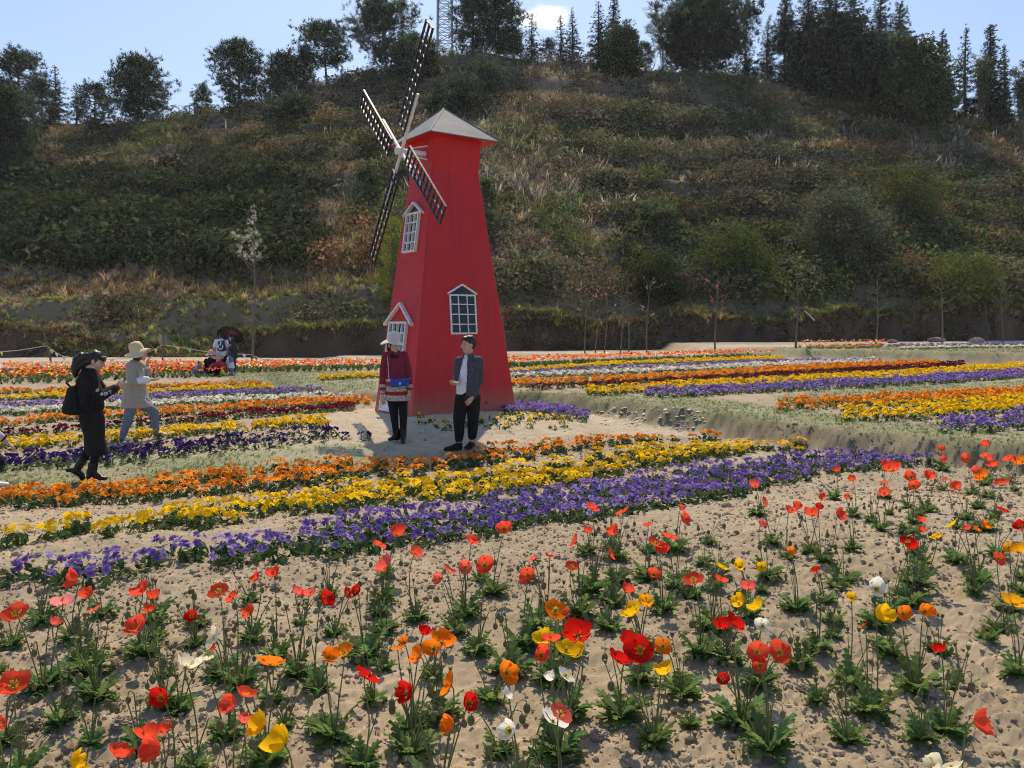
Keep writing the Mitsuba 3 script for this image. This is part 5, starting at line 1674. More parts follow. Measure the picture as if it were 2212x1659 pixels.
scene['skin_mat'] = fabric((0.55, 0.35, 0.255), 0.07, 30, 0.6)
scene['hair_mat'] = P(mikit.proc(lambda p, n, uv: mix((0.010, 0.008, 0.008), (0.035, 0.028, 0.026), noise(p.x * 140, p.y * 140, p.z * 25))), 0.42)
scene['eye_mat'] = P((0.02, 0.015, 0.012), 0.2)
scene['lip_mat'] = P((0.36, 0.12, 0.10), 0.5)
for nm, c in dict(black_cloth=(0.009, 0.0085, 0.009), black_knit=(0.012, 0.0115, 0.012), beige_cloth=(0.36, 0.315, 0.25), white_cloth=(0.74, 0.74, 0.76), olive_cloth=(0.035, 0.042, 0.030), cream_felt=(0.66, 0.53, 0.30), grey_felt=(0.60, 0.52, 0.46),
                  red_cloth=(0.42, 0.03, 0.04), pink_cloth=(0.62, 0.36, 0.30), tan_straw=(0.50, 0.33, 0.20), blue_cloth=(0.12, 0.17, 0.30), navy_cloth=(0.03, 0.045, 0.10), grey_cloth=(0.22, 0.22, 0.23), yellow_cloth=(0.78, 0.68, 0.12),
                  mauve_cloth=(0.50, 0.42, 0.48), sock_pink=(0.40, 0.22, 0.20), dark_red_knit=(0.25, 0.02, 0.045)).items():
    scene[nm] = fabric(c)
scene['denim'] = fabric((0.135, 0.175, 0.235), 0.30, 45)
scene['boot_leather'] = P((0.012, 0.011, 0.011), 0.38)
scene['white_rubber'] = P((0.75, 0.75, 0.76), 0.6)
scene['bag_blue'] = P((0.012, 0.065, 0.36), 0.4)
scene['chrome'] = P((0.75, 0.75, 0.75), 0.25, metallic=0.9)
scene['phone_black'] = P((0.015, 0.015, 0.018), 0.15)
scene['fur_mat'] = P(mikit.proc(lambda p, n, uv: mix((0.008, 0.008, 0.009), (0.03, 0.027, 0.027), noise(p.x * 220, p.y * 220, p.z * 90))), 0.95)


def ell(c, r):
    r = np.broadcast_to(np.asarray(r, float), (3,))
    return Manifold.sphere(1.0, 18).scale(tuple(map(float, r))).translate(tuple(map(float, c)))


def hullm(*parts):
    return Manifold.batch_hull(list(parts))


def chain(pts, rad):
    """limbs: hulls between neighbouring spheres"""
    s = [ell(p, q) for p, q in zip(pts, rad)]
    return [hullm(a, b) for a, b in zip(s[:-1], s[1:])] if len(s) > 1 else s


def uni(parts):
    return Manifold.batch_boolean(list(parts), m3.OpType.Add)


def shaped(parts, edge=0.02, it=8, fold=0.0, ff=9.0, seed=0, cut=None):
    m = uni(parts) if isinstance(parts, (list, tuple)) else parts
    if cut is not None:
        m = m - cut
    m = m.refine_to_length(edge)
    a = m.to_mesh()
    t = trimesh.Trimesh(np.array(a.vert_properties[:, :3], float), np.array(a.tri_verts), process=False)
    if it:
        trimesh.smoothing.filter_taubin(t, lamb=0.5, nu=0.52, iterations=it)
    if fold:
        v = np.array(t.vertices)
        d = meshkit.fbm(v * [ff, ff, ff * 0.55], 3, seed) - 0.5
        t = trimesh.Trimesh(v + np.array(t.vertex_normals) * (d * fold)[:, None], t.faces, process=False)
    return t


def rings(rs, yaw=0.0):
    """a garment from flattened ellipses (x, y, z, rx, ry)"""
    e = []
    for x, y, z, rx, ry in rs:
        m = Manifold.sphere(1.0, 24).scale((rx, ry, 0.022)).rotate((0, 0, math.degrees(yaw))).translate((x, y, z))
        e.append(m)
    return [hullm(a, b) for a, b in zip(e[:-1], e[1:])]


def hand(w, fd, pn, curl=0.35, thumb=1, s=1.0):
    """palm, four fingers of different length and a thumb; fd: finger direction, pn: where the palm faces"""
    w, fd = np.asarray(w, float), unit(fd)
    pn = unit(np.asarray(pn, float) - np.dot(pn, fd) * fd)
    sd = np.cross(fd, pn) * thumb
    c = [w, w + fd * 0.045 * s + sd * 0.022 * s, w + fd * 0.045 * s - sd * 0.022 * s, w + fd * 0.088 * s + sd * 0.026 * s, w + fd * 0.085 * s - sd * 0.028 * s]
    out = [hullm(*[ell(p, 0.0135 * s if i else 0.021 * s) for i, p in enumerate(c)])]
    for i, (o, L) in enumerate(((0.029, 0.066), (0.0105, 0.076), (-0.0095, 0.071), (-0.029, 0.054))):
        b = w + fd * 0.088 * s + sd * o * s
        k = curl * (0.85 + 0.12 * i)
        d1 = math.cos(k) * fd + math.sin(k) * pn + sd * o * 2.5
        d2 = math.cos(2.0 * k) * fd + math.sin(2.0 * k) * pn
        m_ = b + unit(d1) * L * 0.55 * s
        out += chain([b, m_, m_ + unit(d2) * L * 0.5 * s], [0.0098 * s, 0.0090 * s, 0.0078 * s])
    b = w + fd * 0.028 * s + sd * 0.024 * s
    m_ = b + unit(fd * 0.6 + sd * 0.8 + pn * 0.35) * 0.038 * s
    out += chain([b, m_, m_ + unit(fd * 0.9 + sd * 0.2 + pn * 0.45) * 0.032 * s], [0.0125 * s, 0.0108 * s, 0.0088 * s])
    return out


class Figure:
    def __init__(self, label, x, y, d, lift=0.0, seed=0):
        self.b = at_y(x, y, d)
        self.b[2] = float(ground_z(self.b[0], self.b[1])) + lift
        self.a = -math.atan2(self.b[0], self.b[1])
        self.R = rot_z(self.a)
        self.key = numbered('person')
        self.seed = seed
        tag(self.key, label, 'person')
        self.body = []
        self.extra = []

    def w(self, v):
        return np.asarray(v, float) @ self.R.T + self.b

    def mesh(self, t):
        if isinstance(t, trimesh.Trimesh):
            return trimesh.Trimesh(self.w(t.vertices), t.faces, process=False)
        if hasattr(t, 'to_mesh'):
            a = t.to_mesh()
            return trimesh.Trimesh(self.w(a.vert_properties[:, :3]), a.tri_verts, process=False)
        return trimesh.Trimesh(self.w(t[0]), t[1], process=False)

    def part(self, name, t, mat, smooth=50, label=None):
        k = put(name, self.mesh(t), mat, smooth, self.key)
        if label:
            tag(k, label)
        return k

    def thing(self, name, t, mat, label, cat, smooth=50):
        k = put(name, self.mesh(t), mat, smooth)
        tag(k, label, cat)
        return k

    def head(self, c, face, size=1.0, neck=None, eyes=True, mouth=True, tilt=0.0):
        """c: middle of the head; face: where it looks"""
        f = unit(face)
        r_ = unit(np.cross(f, [0, 0, 1.0]))
        u = np.cross(r_, f)
        self.hf = (np.asarray(c, float), f, r_, u, size)

        def L(a, b, h):
            return np.asarray(c) + (r_ * a + f * b + u * h) * size
        M = np.stack([r_, f, u], -1)

        def el(a, b, h, q):
            A = np.concatenate([M * (np.array(q) * size)[None], L(a, b, h)[:, None]], 1)
            return Manifold.sphere(1.0, 22).transform(A)
        cran = el(0, -0.012, 0.030, (0.074, 0.092, 0.086))
        mid = el(0, 0.022, -0.030, (0.062, 0.068, 0.062))
        chin = el(0, 0.062, -0.096, (0.024, 0.022, 0.020))
        jaw = el(0, 0.010, -0.078, (0.050, 0.050, 0.026))
        self.body += [hullm(cran, mid), hullm(mid, jaw, chin)]
        self.body += [hullm(el(0, 0.086, 0.012, (0.010, 0.010, 0.010)), el(0, 0.112, -0.030, (0.013, 0.012, 0.010)), el(0, 0.082, -0.042, (0.019, 0.012, 0.009)))]
        self.body += [hullm(el(-0.040, 0.070, 0.016, (0.018, 0.014, 0.008)), el(0.040, 0.070, 0.016, (0.018, 0.014, 0.008)))]
        self.body += [hullm(el(-0.015, 0.083, -0.066, (0.010, 0.010, 0.007)), el(0.015, 0.083, -0.066, (0.010, 0.010, 0.007)), el(0, 0.087, -0.066, (0.010, 0.008, 0.008)))]
        for s_ in (-1, 1):
            self.body += [el(s_ * 0.074, -0.012, -0.012, (0.010, 0.020, 0.030))]
        if neck is not None:
            self.body += chain([L(0, -0.020, -0.055), np.asarray(neck)], [0.050 * size, 0.056 * size])
        if eyes:
            for s_ in (-1, 1):
                self.extra.append(('eye', el(s_ * 0.031, 0.0835, -0.004, (0.013, 0.006, 0.0062)), 'eye_mat'))
                self.extra.append(('eyebrow', el(s_ * 0.033, 0.0835, 0.019, (0.020, 0.006, 0.0042)), 'hair_mat'))
        if mouth:
            self.extra.append(('mouth', el(0, 0.0945, -0.0665, (0.020, 0.006, 0.0055)), 'lip_mat'))
        self.el, self.L = el, L

    def hair(self, parts, fold=0.012, name='hair', mat='hair_mat', edge=0.012):
        self.part(name, shaped(parts, edge, 5, fold, 26, self.seed), mat)

    def finish(self, edge=0.020):
        self.part('body', shaped(self.body, edge, 3), 'skin_mat')
        for n_, m_, mat in self.extra:
            self.part(n_, m_, mat)


def shoe(heel, toe, h=0.055, r1=0.036, r2=0.034):
    heel, toe = np.asarray(heel, float), np.asarray(toe, float)
    m_ = heel * 0.42 + toe * 0.58
    return [hullm(ell(heel + [0, 0, r1], r1), ell(heel + [0, 0, h + 0.035], r1 * 0.95), ell(m_ + [0, 0, r2], (r2 * 1.15, r2 * 1.15, r2)), ell(m_ * 0.6 + heel * 0.4 + [0, 0, h + 0.01], r2 * 0.9)),
            hullm(ell(m_ + [0, 0, r2], (r2 * 1.15, r2 * 1.15, r2)), ell(toe + [0, 0, r2 * 0.8], (r2, r2, r2 * 0.75)))]


def hat_mesh(c, axis, crown_r, crown_h, brim, droop=0.05, wave=0.02, seed=0, stretch=1.0, back=None):
    """a soft hat: crown and brim in one lathe with a wavy rim"""
    r = rng_of(seed)
    prof = [(0.001, crown_h), (0.35, crown_h * 0.985), (0.68, crown_h * 0.90), (0.90, crown_h * 0.66), (0.99, crown_h * 0.33), (1.02, 0.0)]
    n = 40
    a = np.linspace(0, 2 * np.pi, n, endpoint=False)
    ph = r.uniform(0, 6.28, 3)
    rows = []
    for q, z in prof:
        rows.append(np.stack([np.cos(a) * q * crown_r, np.sin(a) * q * crown_r * stretch, a * 0 + z], -1))
    for t in (0.25, 0.5, 0.75, 1.0):
        w = wave * t ** 1.5 * (np.sin(2 * a + ph[0]) + 0.6 * np.sin(3 * a + ph[1]) + 0.35 * np.sin(5 * a + ph[2]))
        rr = crown_r * 1.02 + (brim - crown_r) * t
        rows.append(np.stack([np.cos(a) * rr, np.sin(a) * rr * (1 + (stretch - 1) * (1 - t)), -droop * t ** 1.4 + w], -1))
    inner = [rows[-1] + [0, 0, -0.006], rows[len(prof)] + [0, 0, -0.008]]
    inner[1] = inner[1] * [0.9, 0.9, 1]
    rows += inner
    V = np.vstack(rows)
    f = []
    m_ = len(rows)
    for i in range(m_ - 1):
        for j in range(n):
            p, q = i * n + j, i * n + (j + 1) % n
            f += [[p, p + n, q + n], [p, q + n, q]]
    f = np.array(f)
    Rm = frame_of(unit(axis))
    return V @ Rm.T + np.asarray(c, float), f


# --- woman in black walking with her phone
k = 0.0011
W = Figure('woman in black jacket and long black skirt walking right, looking at her phone', 209, 1043, 9.7, seed=1)


def J(zx, zy, y=0.0):
    return np.array([(zx - 380) * k, y, (1583 - zy) * k])


W.head(J(418, 232), (1, -0.22, -0.38), 1.02, J(345, 345))
W.body += chain([J(330, 410, -0.15), J(455, 612, -0.20), J(598, 535, -0.13)], [0.05, 0.042, 0.03]) + hand(J(604, 528, -0.125), (0.75, 0.0, 0.65), (0.5, 0.5, 0.3), 0.55, -1, 0.95)
W.body += chain([J(370, 410, 0.15), J(490, 610, 0.16), J(615, 540, 0.0)], [0.05, 0.042, 0.03]) + hand(J(618, 536, -0.01), (0.7, -0.25, 0.6), (0.2, -0.9, 0.4), 0.5, 1, 0.95)
W.body += rings([(*J(350, 800), 0.12, 0.14), (*J(340, 460), 0.11, 0.16), (*J(345, 370), 0.06, 0.08)])
leg1 = [J(388, 880, -0.075), J(385, 1190, -0.07), J(348, 1465, -0.07)]
leg2 = [J(340, 880, 0.075), J(318, 1225, 0.08), J(200, 1425, 0.08)]
W.body += chain(leg1, [0.075, 0.05, 0.035]) + chain(leg2, [0.075, 0.05, 0.035])
W.part('leggings', shaped(chain(leg1, [0.08, 0.055, 0.042]) + chain(leg2, [0.08, 0.055, 0.042]), 0.03, 4), 'black_cloth')
W.part('skirt', shaped(rings([(*J(345, 735), 0.125, 0.145), (*J(356, 880), 0.138, 0.165), (*J(380, 1080), 0.116, 0.15), (*J(400, 1265), 0.126, 0.16)]), 0.022, 6, 0.022, 7, 3), 'black_knit')
W.part('jacket', shaped(rings([(*J(352, 772), 0.140, 0.175), (*J(350, 720), 0.155, 0.19), (*J(345, 600), 0.150, 0.185), (*J(332, 470), 0.138, 0.19), (*J(335, 385), 0.100, 0.17), (*J(345, 325), 0.070, 0.075)])
                        + chain([J(328, 405, -0.155), J(452, 610, -0.205), J(592, 540, -0.132)], [0.075, 0.064, 0.048]) + chain([J(365, 405, 0.155), J(488, 608, 0.165), J(606, 545, 0.02)], [0.075, 0.064, 0.048]), 0.018, 6, 0.020, 9, 5), 'black_cloth')
W.part('cuff', shaped(chain([J(588, 540, -0.131), J(606, 530, -0.128)], [0.046, 0.043]), 0.012, 3), 'dark_red_knit')
c, f_, r_, u_, sz = W.hf
hp = [hullm(W.el(0, -0.018, 0.036, (0.084, 0.098, 0.092)), W.el(0, -0.055, -0.01, (0.070, 0.055, 0.07))), hullm(W.el(-0.04, 0.074, 0.052, (0.03, 0.022, 0.03)), W.el(0.04, 0.074, 0.052, (0.03, 0.022, 0.03)), W.el(0.0, 0.09, 0.036, (0.05, 0.012, 0.018)))]
hp += chain([J(340, 190), J(285, 185), J(240, 235), J(218, 315), J(212, 395)], [0.06, 0.058, 0.060, 0.056, 0.024]) + chain([J(325, 230), J(250, 290)], [0.05, 0.05])
hp += chain([W.L(-0.07, 0.03, 0.03), W.L(-0.075, 0.035, -0.05)], [0.014, 0.006])
W.hair(hp, 0.03)
W.part('earring', ell(J(390, 298, -0.082), (0.006, 0.004, 0.014)), 'white_paint')
for heel, toe, an in ((J(312, 1560, -0.07), J(462, 1563, -0.085), J(345, 1462, -0.07)), (None, None, None)):
    if heel is not None:
        W.part('boot', shaped(shoe(heel + [0, 0, 0.02], toe, 0.07) + chain([an + [0, 0, 0.09], an, heel + [0.01, 0, 0.07]], [0.052, 0.048, 0.042]) + [hullm(ell(heel + [-0.012, 0, 0.05], 0.026), ell(heel + [-0.012, 0, 0.0], 0.020))], 0.016, 4), 'boot_leather')
W.part('boot', shaped(chain([J(255, 1330, 0.08), J(200, 1425, 0.08)], [0.052, 0.046]) + [hullm(ell(J(165, 1452, 0.08), 0.040), ell(J(225, 1500, 0.08), 0.038)), hullm(ell(J(225, 1500, 0.08), 0.038), ell(J(246, 1548, 0.08), 0.030)), hullm(ell(J(150, 1445, 0.08), 0.030), ell(J(95, 1442, 0.08), 0.020))], 0.016, 4), 'boot_leather')
# white lettering down the sleeve
for ch, zx, zy, rot, hgt in (('D', 400, 545, -38, 0.036), ('R', 440, 588, -38, 0.036), ('I', 482, 600, 2, 0.036), ('F', 506, 602, 14, 0.036), ('T', 540, 588, 20, 0.036)):
    t = meshkit.text_mesh(ch, hgt, 0.006, True)
    t.apply_transform(trimesh.transformations.rotation_matrix(math.radians(rot), [0, 0, 1]))
    t.apply_transform(trimesh.transformations.rotation_matrix(math.pi / 2, [1, 0, 0]))
    yy_ = np.interp(zx, [330, 455, 600], [-0.155, -0.205, -0.132]) - np.interp(zx, [330, 455, 600], [0.080, 0.071, 0.056])
    t.apply_translation(J(zx, zy, yy_ + 0.003))
    W.part('sleeve_letter', t, 'white_cloth', False)
W.finish()
W.thing('phone', trimesh.creation.box(extents=[0.012, 0.07, 0.135], transform=trimesh.transformations.compose_matrix(angles=(0, math.radians(42), 0), translate=J(672, 470, -0.075))), 'phone_black', 'dark phone in the hands of the woman in black', 'phone', False)
pk = shaped([hullm(ell(J(190, 560, 0), (0.075, 0.11, 0.07)), ell(J(155, 760, 0), (0.095, 0.135, 0.07)), ell(J(215, 780, 0), (0.05, 0.13, 0.05)))] + [hullm(ell(J(128, 690, 0), (0.05, 0.10, 0.06)), ell(J(110, 765, 0), (0.052, 0.105, 0.055)))], 0.02, 5, 0.018, 10, 7)
bk = numbered('backpack')
tag(bk, 'black backpack on the back of the woman in black', 'backpack')
put('bag', W.mesh(pk), 'black_knit', 50, bk)
put('strap', W.mesh(tube([J(205, 520, -0.09), J(270, 400, -0.15), J(345, 380, -0.17), J(400, 470, -0.205), J(400, 600, -0.21), J(330, 720, -0.20), J(240, 770, -0.13)], [0.016] * 7, 6)), 'black_cloth', 40, bk)
put('handle', W.mesh(tube([J(165, 512, -0.03), J(140, 480, -0.02), J(125, 468, 0.0), J(150, 500, 0.03)], [0.012] * 4, 6)), 'black_cloth', 40, bk)

# --- woman in beige coat and cream hat
k = 0.0015
B = Figure('woman in beige coat, blue jeans and floppy cream hat striding right', 307, 961, 13.26, seed=2)


def J(zx, zy, y=0.0):
    return np.array([(zx - 880) * k, y, (1163 - zy) * k])


B.head(J(895, 205), (1, 0.35, -0.1), 1.0, J(850, 290))
B.body += rings([(*J(815, 780), 0.15, 0.15), (*J(835, 400), 0.11, 0.17), (*J(840, 300), 0.06, 0.08)])
B.body += chain([J(905, 492, -0.22), J(962, 490, -0.22)], [0.036, 0.030]) + hand(J(966, 490, -0.22), (1, 0.1, -0.03), (0.1, 0.3, 1), 0.18, -1, 1.0)
B.body += chain([J(955, 430, 0.16), J(962, 335, 0.11)], [0.036, 0.029]) + hand(J(962, 330, 0.11), (0.22, -0.05, 1), (1, -0.2, 0.1), 0.45, 1, 1.0)
la = [J(790, 780, -0.085), J(735, 950, -0.09), J(682, 1140, -0.09)]
lb = [J(895, 780, 0.085), J(1018, 862, 0.09), J(1030, 1105, 0.09)]
B.body += chain(la, [0.07, 0.05, 0.036]) + chain(lb, [0.07, 0.05, 0.036])
B.part('jeans', shaped(rings([(*J(820, 700), 0.15, 0.16), (*J(840, 800), 0.16, 0.17)]) + chain(la, [0.098, 0.070, 0.050]) + chain(lb, [0.098, 0.072, 0.050]), 0.022, 5, 0.014, 12, 8), 'denim')
B.part('coat', shaped(rings([(*J(835, 793), 0.235, 0.205), (*J(828, 650), 0.195, 0.195), (*J(832, 520), 0.160, 0.19), (*J(840, 390), 0.138, 0.195), (*J(822, 320), 0.100, 0.165), (*J(840, 282), 0.065, 0.075)])
                      + chain([J(795, 340, -0.17), J(800, 505, -0.225), J(868, 494, -0.225)], [0.080, 0.072, 0.062]) + chain([J(885, 345, 0.16), J(952, 428, 0.165), J(958, 385, 0.14)], [0.078, 0.066, 0.056]), 0.02, 6, 0.022, 7, 9), 'beige_cloth')
B.part('cuff', shaped(chain([J(858, 495, -0.225), J(950, 490, -0.222)], [0.064, 0.060]), 0.016, 4, 0.012, 20, 3), 'white_cloth', label='white turned back shirt cuff on the near sleeve')
B.part('cuff', shaped(chain([J(957, 395, 0.145), J(960, 372, 0.13)], [0.054, 0.048]), 0.016, 3), 'white_cloth')
B.hair([hullm(B.el(0, -0.02, 0.03, (0.083, 0.096, 0.09)), B.el(0, -0.05, -0.075, (0.080, 0.062, 0.06)))], 0.02)
B.part('hat', hat_mesh(J(862, 168), (-0.33, -0.05, 1), 0.112, 0.150, 0.205, 0.06, 0.026, 5, 1.0), 'cream_felt', 50, 'floppy cream sun hat with a wide wavy brim')
B.part('shoe', shaped(shoe(J(1040, 1148, 0.09), J(1160, 1150, 0.09), 0.05), 0.016, 4), 'white_rubber')
B.part('shoe', shaped(shoe(J(672, 1160, -0.09), J(770, 1162, -0.09), 0.05), 0.016, 4), 'white_rubber')
B.part('tie_ribbon', join([tube([J(935, 665, -0.19), J(925, 705, -0.2), J(955, 745, -0.2), J(985, 750, -0.19)], [0.007] * 4, 5), tube([J(938, 665, -0.19), J(965, 690, -0.2), J(990, 745, -0.19), J(1010, 790, -0.18)], [0.007] * 4, 5)]), 'white_cloth')
B.finish()

# --- woman in the red striped coat
k = 0.00129
C = Figure('woman in dark red striped knit coat and pale hat standing before the windmill', 861, 962, 12.0, seed=3)


def J(zx, zy, y=0.0):
    return np.array([(zx - 420) * k, y, (1475 - zy) * k])


coat_z0 = float(C.b[2])


def coat_col(p, n, uv):
    z = p.z - coat_z0
    weave = fbm(p.x * 170, p.y * 170, p.z * 60, 2)
    red = mix((0.155, 0.012, 0.028), (0.27, 0.03, 0.05), weave)
    pale = mix((0.16, 0.13, 0.11), (0.66, 0.60, 0.52), smoothstep(0.36, 0.60, noise(p.x * 70, p.y * 70, p.z * 190)))
    bright = mix((0.34, 0.012, 0.022), (0.46, 0.03, 0.04), weave)
    out = red
    for lo, hi, c_ in ((0.628, 0.712, pale), (0.712, 0.772, bright), (0.772, 0.850, pale), (0.850, 0.914, bright), (0.914, 0.956, pale)):
        w = dr.select((z > lo) & (z <= hi), mi.Float(1.0), mi.Float(0.0))
        out = mix(out, c_, w)
    return out


def sleeve_col(p, n, uv):
    z = p.z - coat_z0
    weave = fbm(p.x * 170, p.y * 170, p.z * 60, 2)
    red = mix((0.155, 0.012, 0.028), (0.27, 0.03, 0.05), weave)
    pale = mix((0.16, 0.13, 0.11), (0.66, 0.60, 0.52), smoothstep(0.36, 0.60, noise(p.x * 70, p.y * 70, p.z * 190)))
    bright = mix((0.34, 0.012, 0.022), (0.46, 0.03, 0.04), weave)
    out = red
    for lo, hi, c_ in ((0.74, 0.785, pale), (0.785, 0.830, bright), (0.830, 0.875, pale)):
        w = dr.select((z > lo) & (z <= hi), mi.Float(1.0), mi.Float(0.0))
        out = mix(out, c_, w)
    return out


scene['coat_knit'] = P(mikit.proc(coat_col), 0.95)
scene['sleeve_knit'] = P(mikit.proc(sleeve_col), 0.95)
C.head(J(374, 338, -0.03), (0.75, -0.85, -0.12), 0.98, J(375, 440))
C.body += rings([(*J(405, 950), 0.14, 0.11), (*J(385, 520), 0.13, 0.09), (*J(378, 440), 0.06, 0.06)])
C.body += chain([J(244, 860, -0.02), J(241, 905, -0.03)], [0.034, 0.026]) + hand(J(241, 908, -0.03), (0.03, -0.12, -1), (0.6, 0.7, 0), 0.3, -1, 1.0)
C.body += chain([J(556, 835, -0.06), J(549, 868, -0.08)], [0.034, 0.026]) + hand(J(549, 872, -0.08), (-0.08, -0.25, -1), (-0.7, 0.5, 0), 0.4, 1, 0.95)
l1 = [J(352, 960, 0.0), J(372, 1165, -0.03), J(392, 1385, 0.0)]
l2 = [J(470, 960, 0.0), J(480, 1175, -0.03), J(474, 1390, -0.02)]
C.body += chain(l1, [0.068, 0.048, 0.034]) + chain(l2, [0.068, 0.048, 0.034])
C.part('tights', shaped(chain(l1, [0.083, 0.060, 0.043]) + chain(l2, [0.083, 0.060, 0.043]), 0.025, 5, 0.008, 14, 2), 'black_cloth')
C.part('coat', shaped(rings([(*J(416, 985), 0.188, 0.150), (*J(405, 800), 0.172, 0.135), (*J(392, 620), 0.158, 0.122), (*J(388, 500), 0.160, 0.115), (*J(386, 445), 0.140, 0.095), (*J(378, 410), 0.075, 0.07)]), 0.02, 6, 0.012, 8, 4), 'coat_knit')
C.part('sleeve', shaped(chain([J(285, 470), J(252, 670, 0.0), J(243, 885, -0.025)], [0.066, 0.058, 0.050]), 0.018, 5, 0.012, 9, 5), 'sleeve_knit')
C.part('sleeve', shaped(chain([J(492, 465), J(545, 670, 0.0), J(554, 852, -0.065)], [0.066, 0.058, 0.050]), 0.018, 5, 0.012, 9, 6), 'sleeve_knit')
C.part('fur_collar', shaped(rings([(*J(388, 486, -0.02), 0.105, 0.10), (*J(378, 462, -0.02), 0.106, 0.100), (*J(374, 438, 0.012), 0.082, 0.074)]), 0.010, 3, 0.05, 40, 7), 'fur_mat')
C.hair([hullm(C.el(0, -0.02, 0.03, (0.083, 0.094, 0.088)), C.el(0, -0.055, -0.07, (0.078, 0.05, 0.05)))], 0.015)
C.part('hat', hat_mesh(J(372, 290, -0.005), (0.15, -0.02, 1), 0.096, 0.135, 0.180, 0.055, 0.018, 11, 1.0), 'grey_felt', 50, 'pale grey pink felt hat with a drooping brim')
C.part('boot', shaped(shoe(J(415, 1452, 0.02), J(322, 1462, -0.05), 0.07) + chain([l1[2] + [0, 0, 0.06], l1[2], J(405, 1430, 0.01)], [0.055, 0.050, 0.044]), 0.016, 4), 'boot_leather')
C.part('boot', shaped(shoe(J(476, 1462, 0.0), J(470, 1485, -0.15), 0.075) + chain([l2[2] + [0, 0, 0.06], l2[2], J(476, 1430, 0.0)], [0.055, 0.050, 0.044]), 0.016, 4), 'boot_leather')
C.finish()
hb = numbered('handbag')
tag(hb, 'bright blue flap handbag across the front of the striped coat', 'handbag')
Mb = trimesh.transformations.compose_matrix(angles=(0, math.radians(-4.5), 0), translate=J(441, 770, -0.185))


def bagp(name, m_, mat):
    m_.apply_transform(Mb)
    put(name, C.mesh(m_), mat, 30, hb)


bagp('body', trimesh.Trimesh(*(lambda a: (a.vert_properties[:, :3], a.tri_verts))(hullm(*[ell((x, y, z), 0.012) for x in (-0.122, 0.122) for y in (-0.012, 0.012) for z in (-0.046, 0.046)]).to_mesh()), process=False), 'bag_blue')
fl = hullm(*[ell(q, 0.004) for q in ((-0.128, -0.027, 0.054), (0.128, -0.027, 0.054), (0.118, -0.029, 0.020), (0.0, -0.030, -0.028), (-0.118, -0.029, 0.020))]).to_mesh()
bagp('flap', trimesh.Trimesh(fl.vert_properties[:, :3], fl.tri_verts, process=False), 'bag_blue')
bagp('clasp', box_mesh((-0.006, -0.040, -0.036), (0.010, -0.030, 0.008)), 'chrome')
put('strap', C.mesh(tube([J(318, 735, -0.175), J(315, 600, -0.135), J(304, 480, -0.10), J(330, 440, 0.0), J(400, 440, 0.09), J(545, 640, 0.12), J(560, 735, -0.1)], [0.006] * 7, 5)), 'mauve_cloth', 40, hb)

# --- boy in the open checked shirt
k = 0.00124
D = Figure('boy in open checked shirt, white tee and black trousers standing before the windmill', 1006, 966, 11.53, seed=4)


def J(zx, zy, y=0.0):
    return np.array([(zx - 1210) * k, y, (1488 - zy) * k])


boy_b, boy_R = D.b.copy(), D.R.copy()


def check_col(p, n, uv):
    x = (p.x - boy_b[0]) * 62
    y_ = (p.y - boy_b[1]) * 62
    z = (p.z - boy_b[2]) * 62
    fx = dr.abs(x - dr.floor(x) - 0.5)
    fy = dr.abs(y_ - dr.floor(y_) - 0.5)
    fz = dr.abs(z - dr.floor(z) - 0.5)
    front = dr.abs(n.y) > dr.abs(n.x)
    a = dr.select(front, fx, fy)
    line = dr.maximum(smoothstep(0.30, 0.48, a), smoothstep(0.32, 0.48, fz))
    return mix((0.032, 0.035, 0.048), (0.15, 0.15, 0.165), line * 0.75)


scene['checked_cotton'] = P(mikit.proc(check_col), 0.9)
D.head(J(1247, 245, -0.02), (-0.92, -0.42, -0.02), 1.0, J(1245, 365))
D.body += rings([(*J(1235, 860), 0.13, 0.09), (*J(1240, 450), 0.13, 0.085), (*J(1243, 385), 0.06, 0.06)])
D.body += chain([J(1110, 640, -0.06), J(1100, 692, -0.20)], [0.036, 0.028]) + hand(J(1099, 694, -0.205), (-0.35, -0.9, 0.05), (0.15, 0.05, 1), 0.55, 1, 1.02)
D.body += chain([J(1318, 800, -0.06), J(1294, 848, -0.10)], [0.036, 0.028]) + hand(J(1291, 852, -0.105), (-0.62, -0.1, -0.75), (-0.3, 0.9, 0.2), 0.5, 1, 1.02)
l1 = [J(1168, 870), J(1140, 1100, -0.03), J(1128, 1400, 0.0)]
l2 = [J(1308, 870), J(1298, 1100, -0.02), J(1288, 1385, 0.06)]
D.body += chain(l1, [0.085, 0.060, 0.036]) + chain(l2, [0.085, 0.060, 0.036])
D.part('trousers', shaped(rings([(*J(1236, 800), 0.150, 0.115), (*J(1238, 890), 0.168, 0.125)]) + chain([l1[0], l1[1], J(1131, 1345, 0.0)], [0.105, 0.090, 0.062]) + chain([l2[0], l2[1], J(1289, 1325, 0.05)], [0.105, 0.090, 0.062]), 0.02, 5, 0.028, 8, 3), 'black_cloth')
D.part('tee', shaped(rings([(*J(1205, 818), 0.128, 0.108), (*J(1222, 640), 0.142, 0.108), (*J(1238, 470), 0.150, 0.100), (*J(1240, 405), 0.110, 0.085), (*J(1236, 375), 0.055, 0.06)]), 0.02, 5, 0.012, 10, 2), 'white_cloth')
opening = hullm(*[ell(J(*q), 0.002) for q in ((1196, 350, -0.5), (1238, 350, -0.5), (1216, 560, -0.5), (1212, 920, -0.5), (1098, 920, -0.5), (1130, 640, -0.5), (1196, 350, -0.01), (1238, 350, -0.01), (1216, 560, -0.01), (1212, 920, -0.01), (1098, 920, -0.01), (1130, 640, -0.01))])
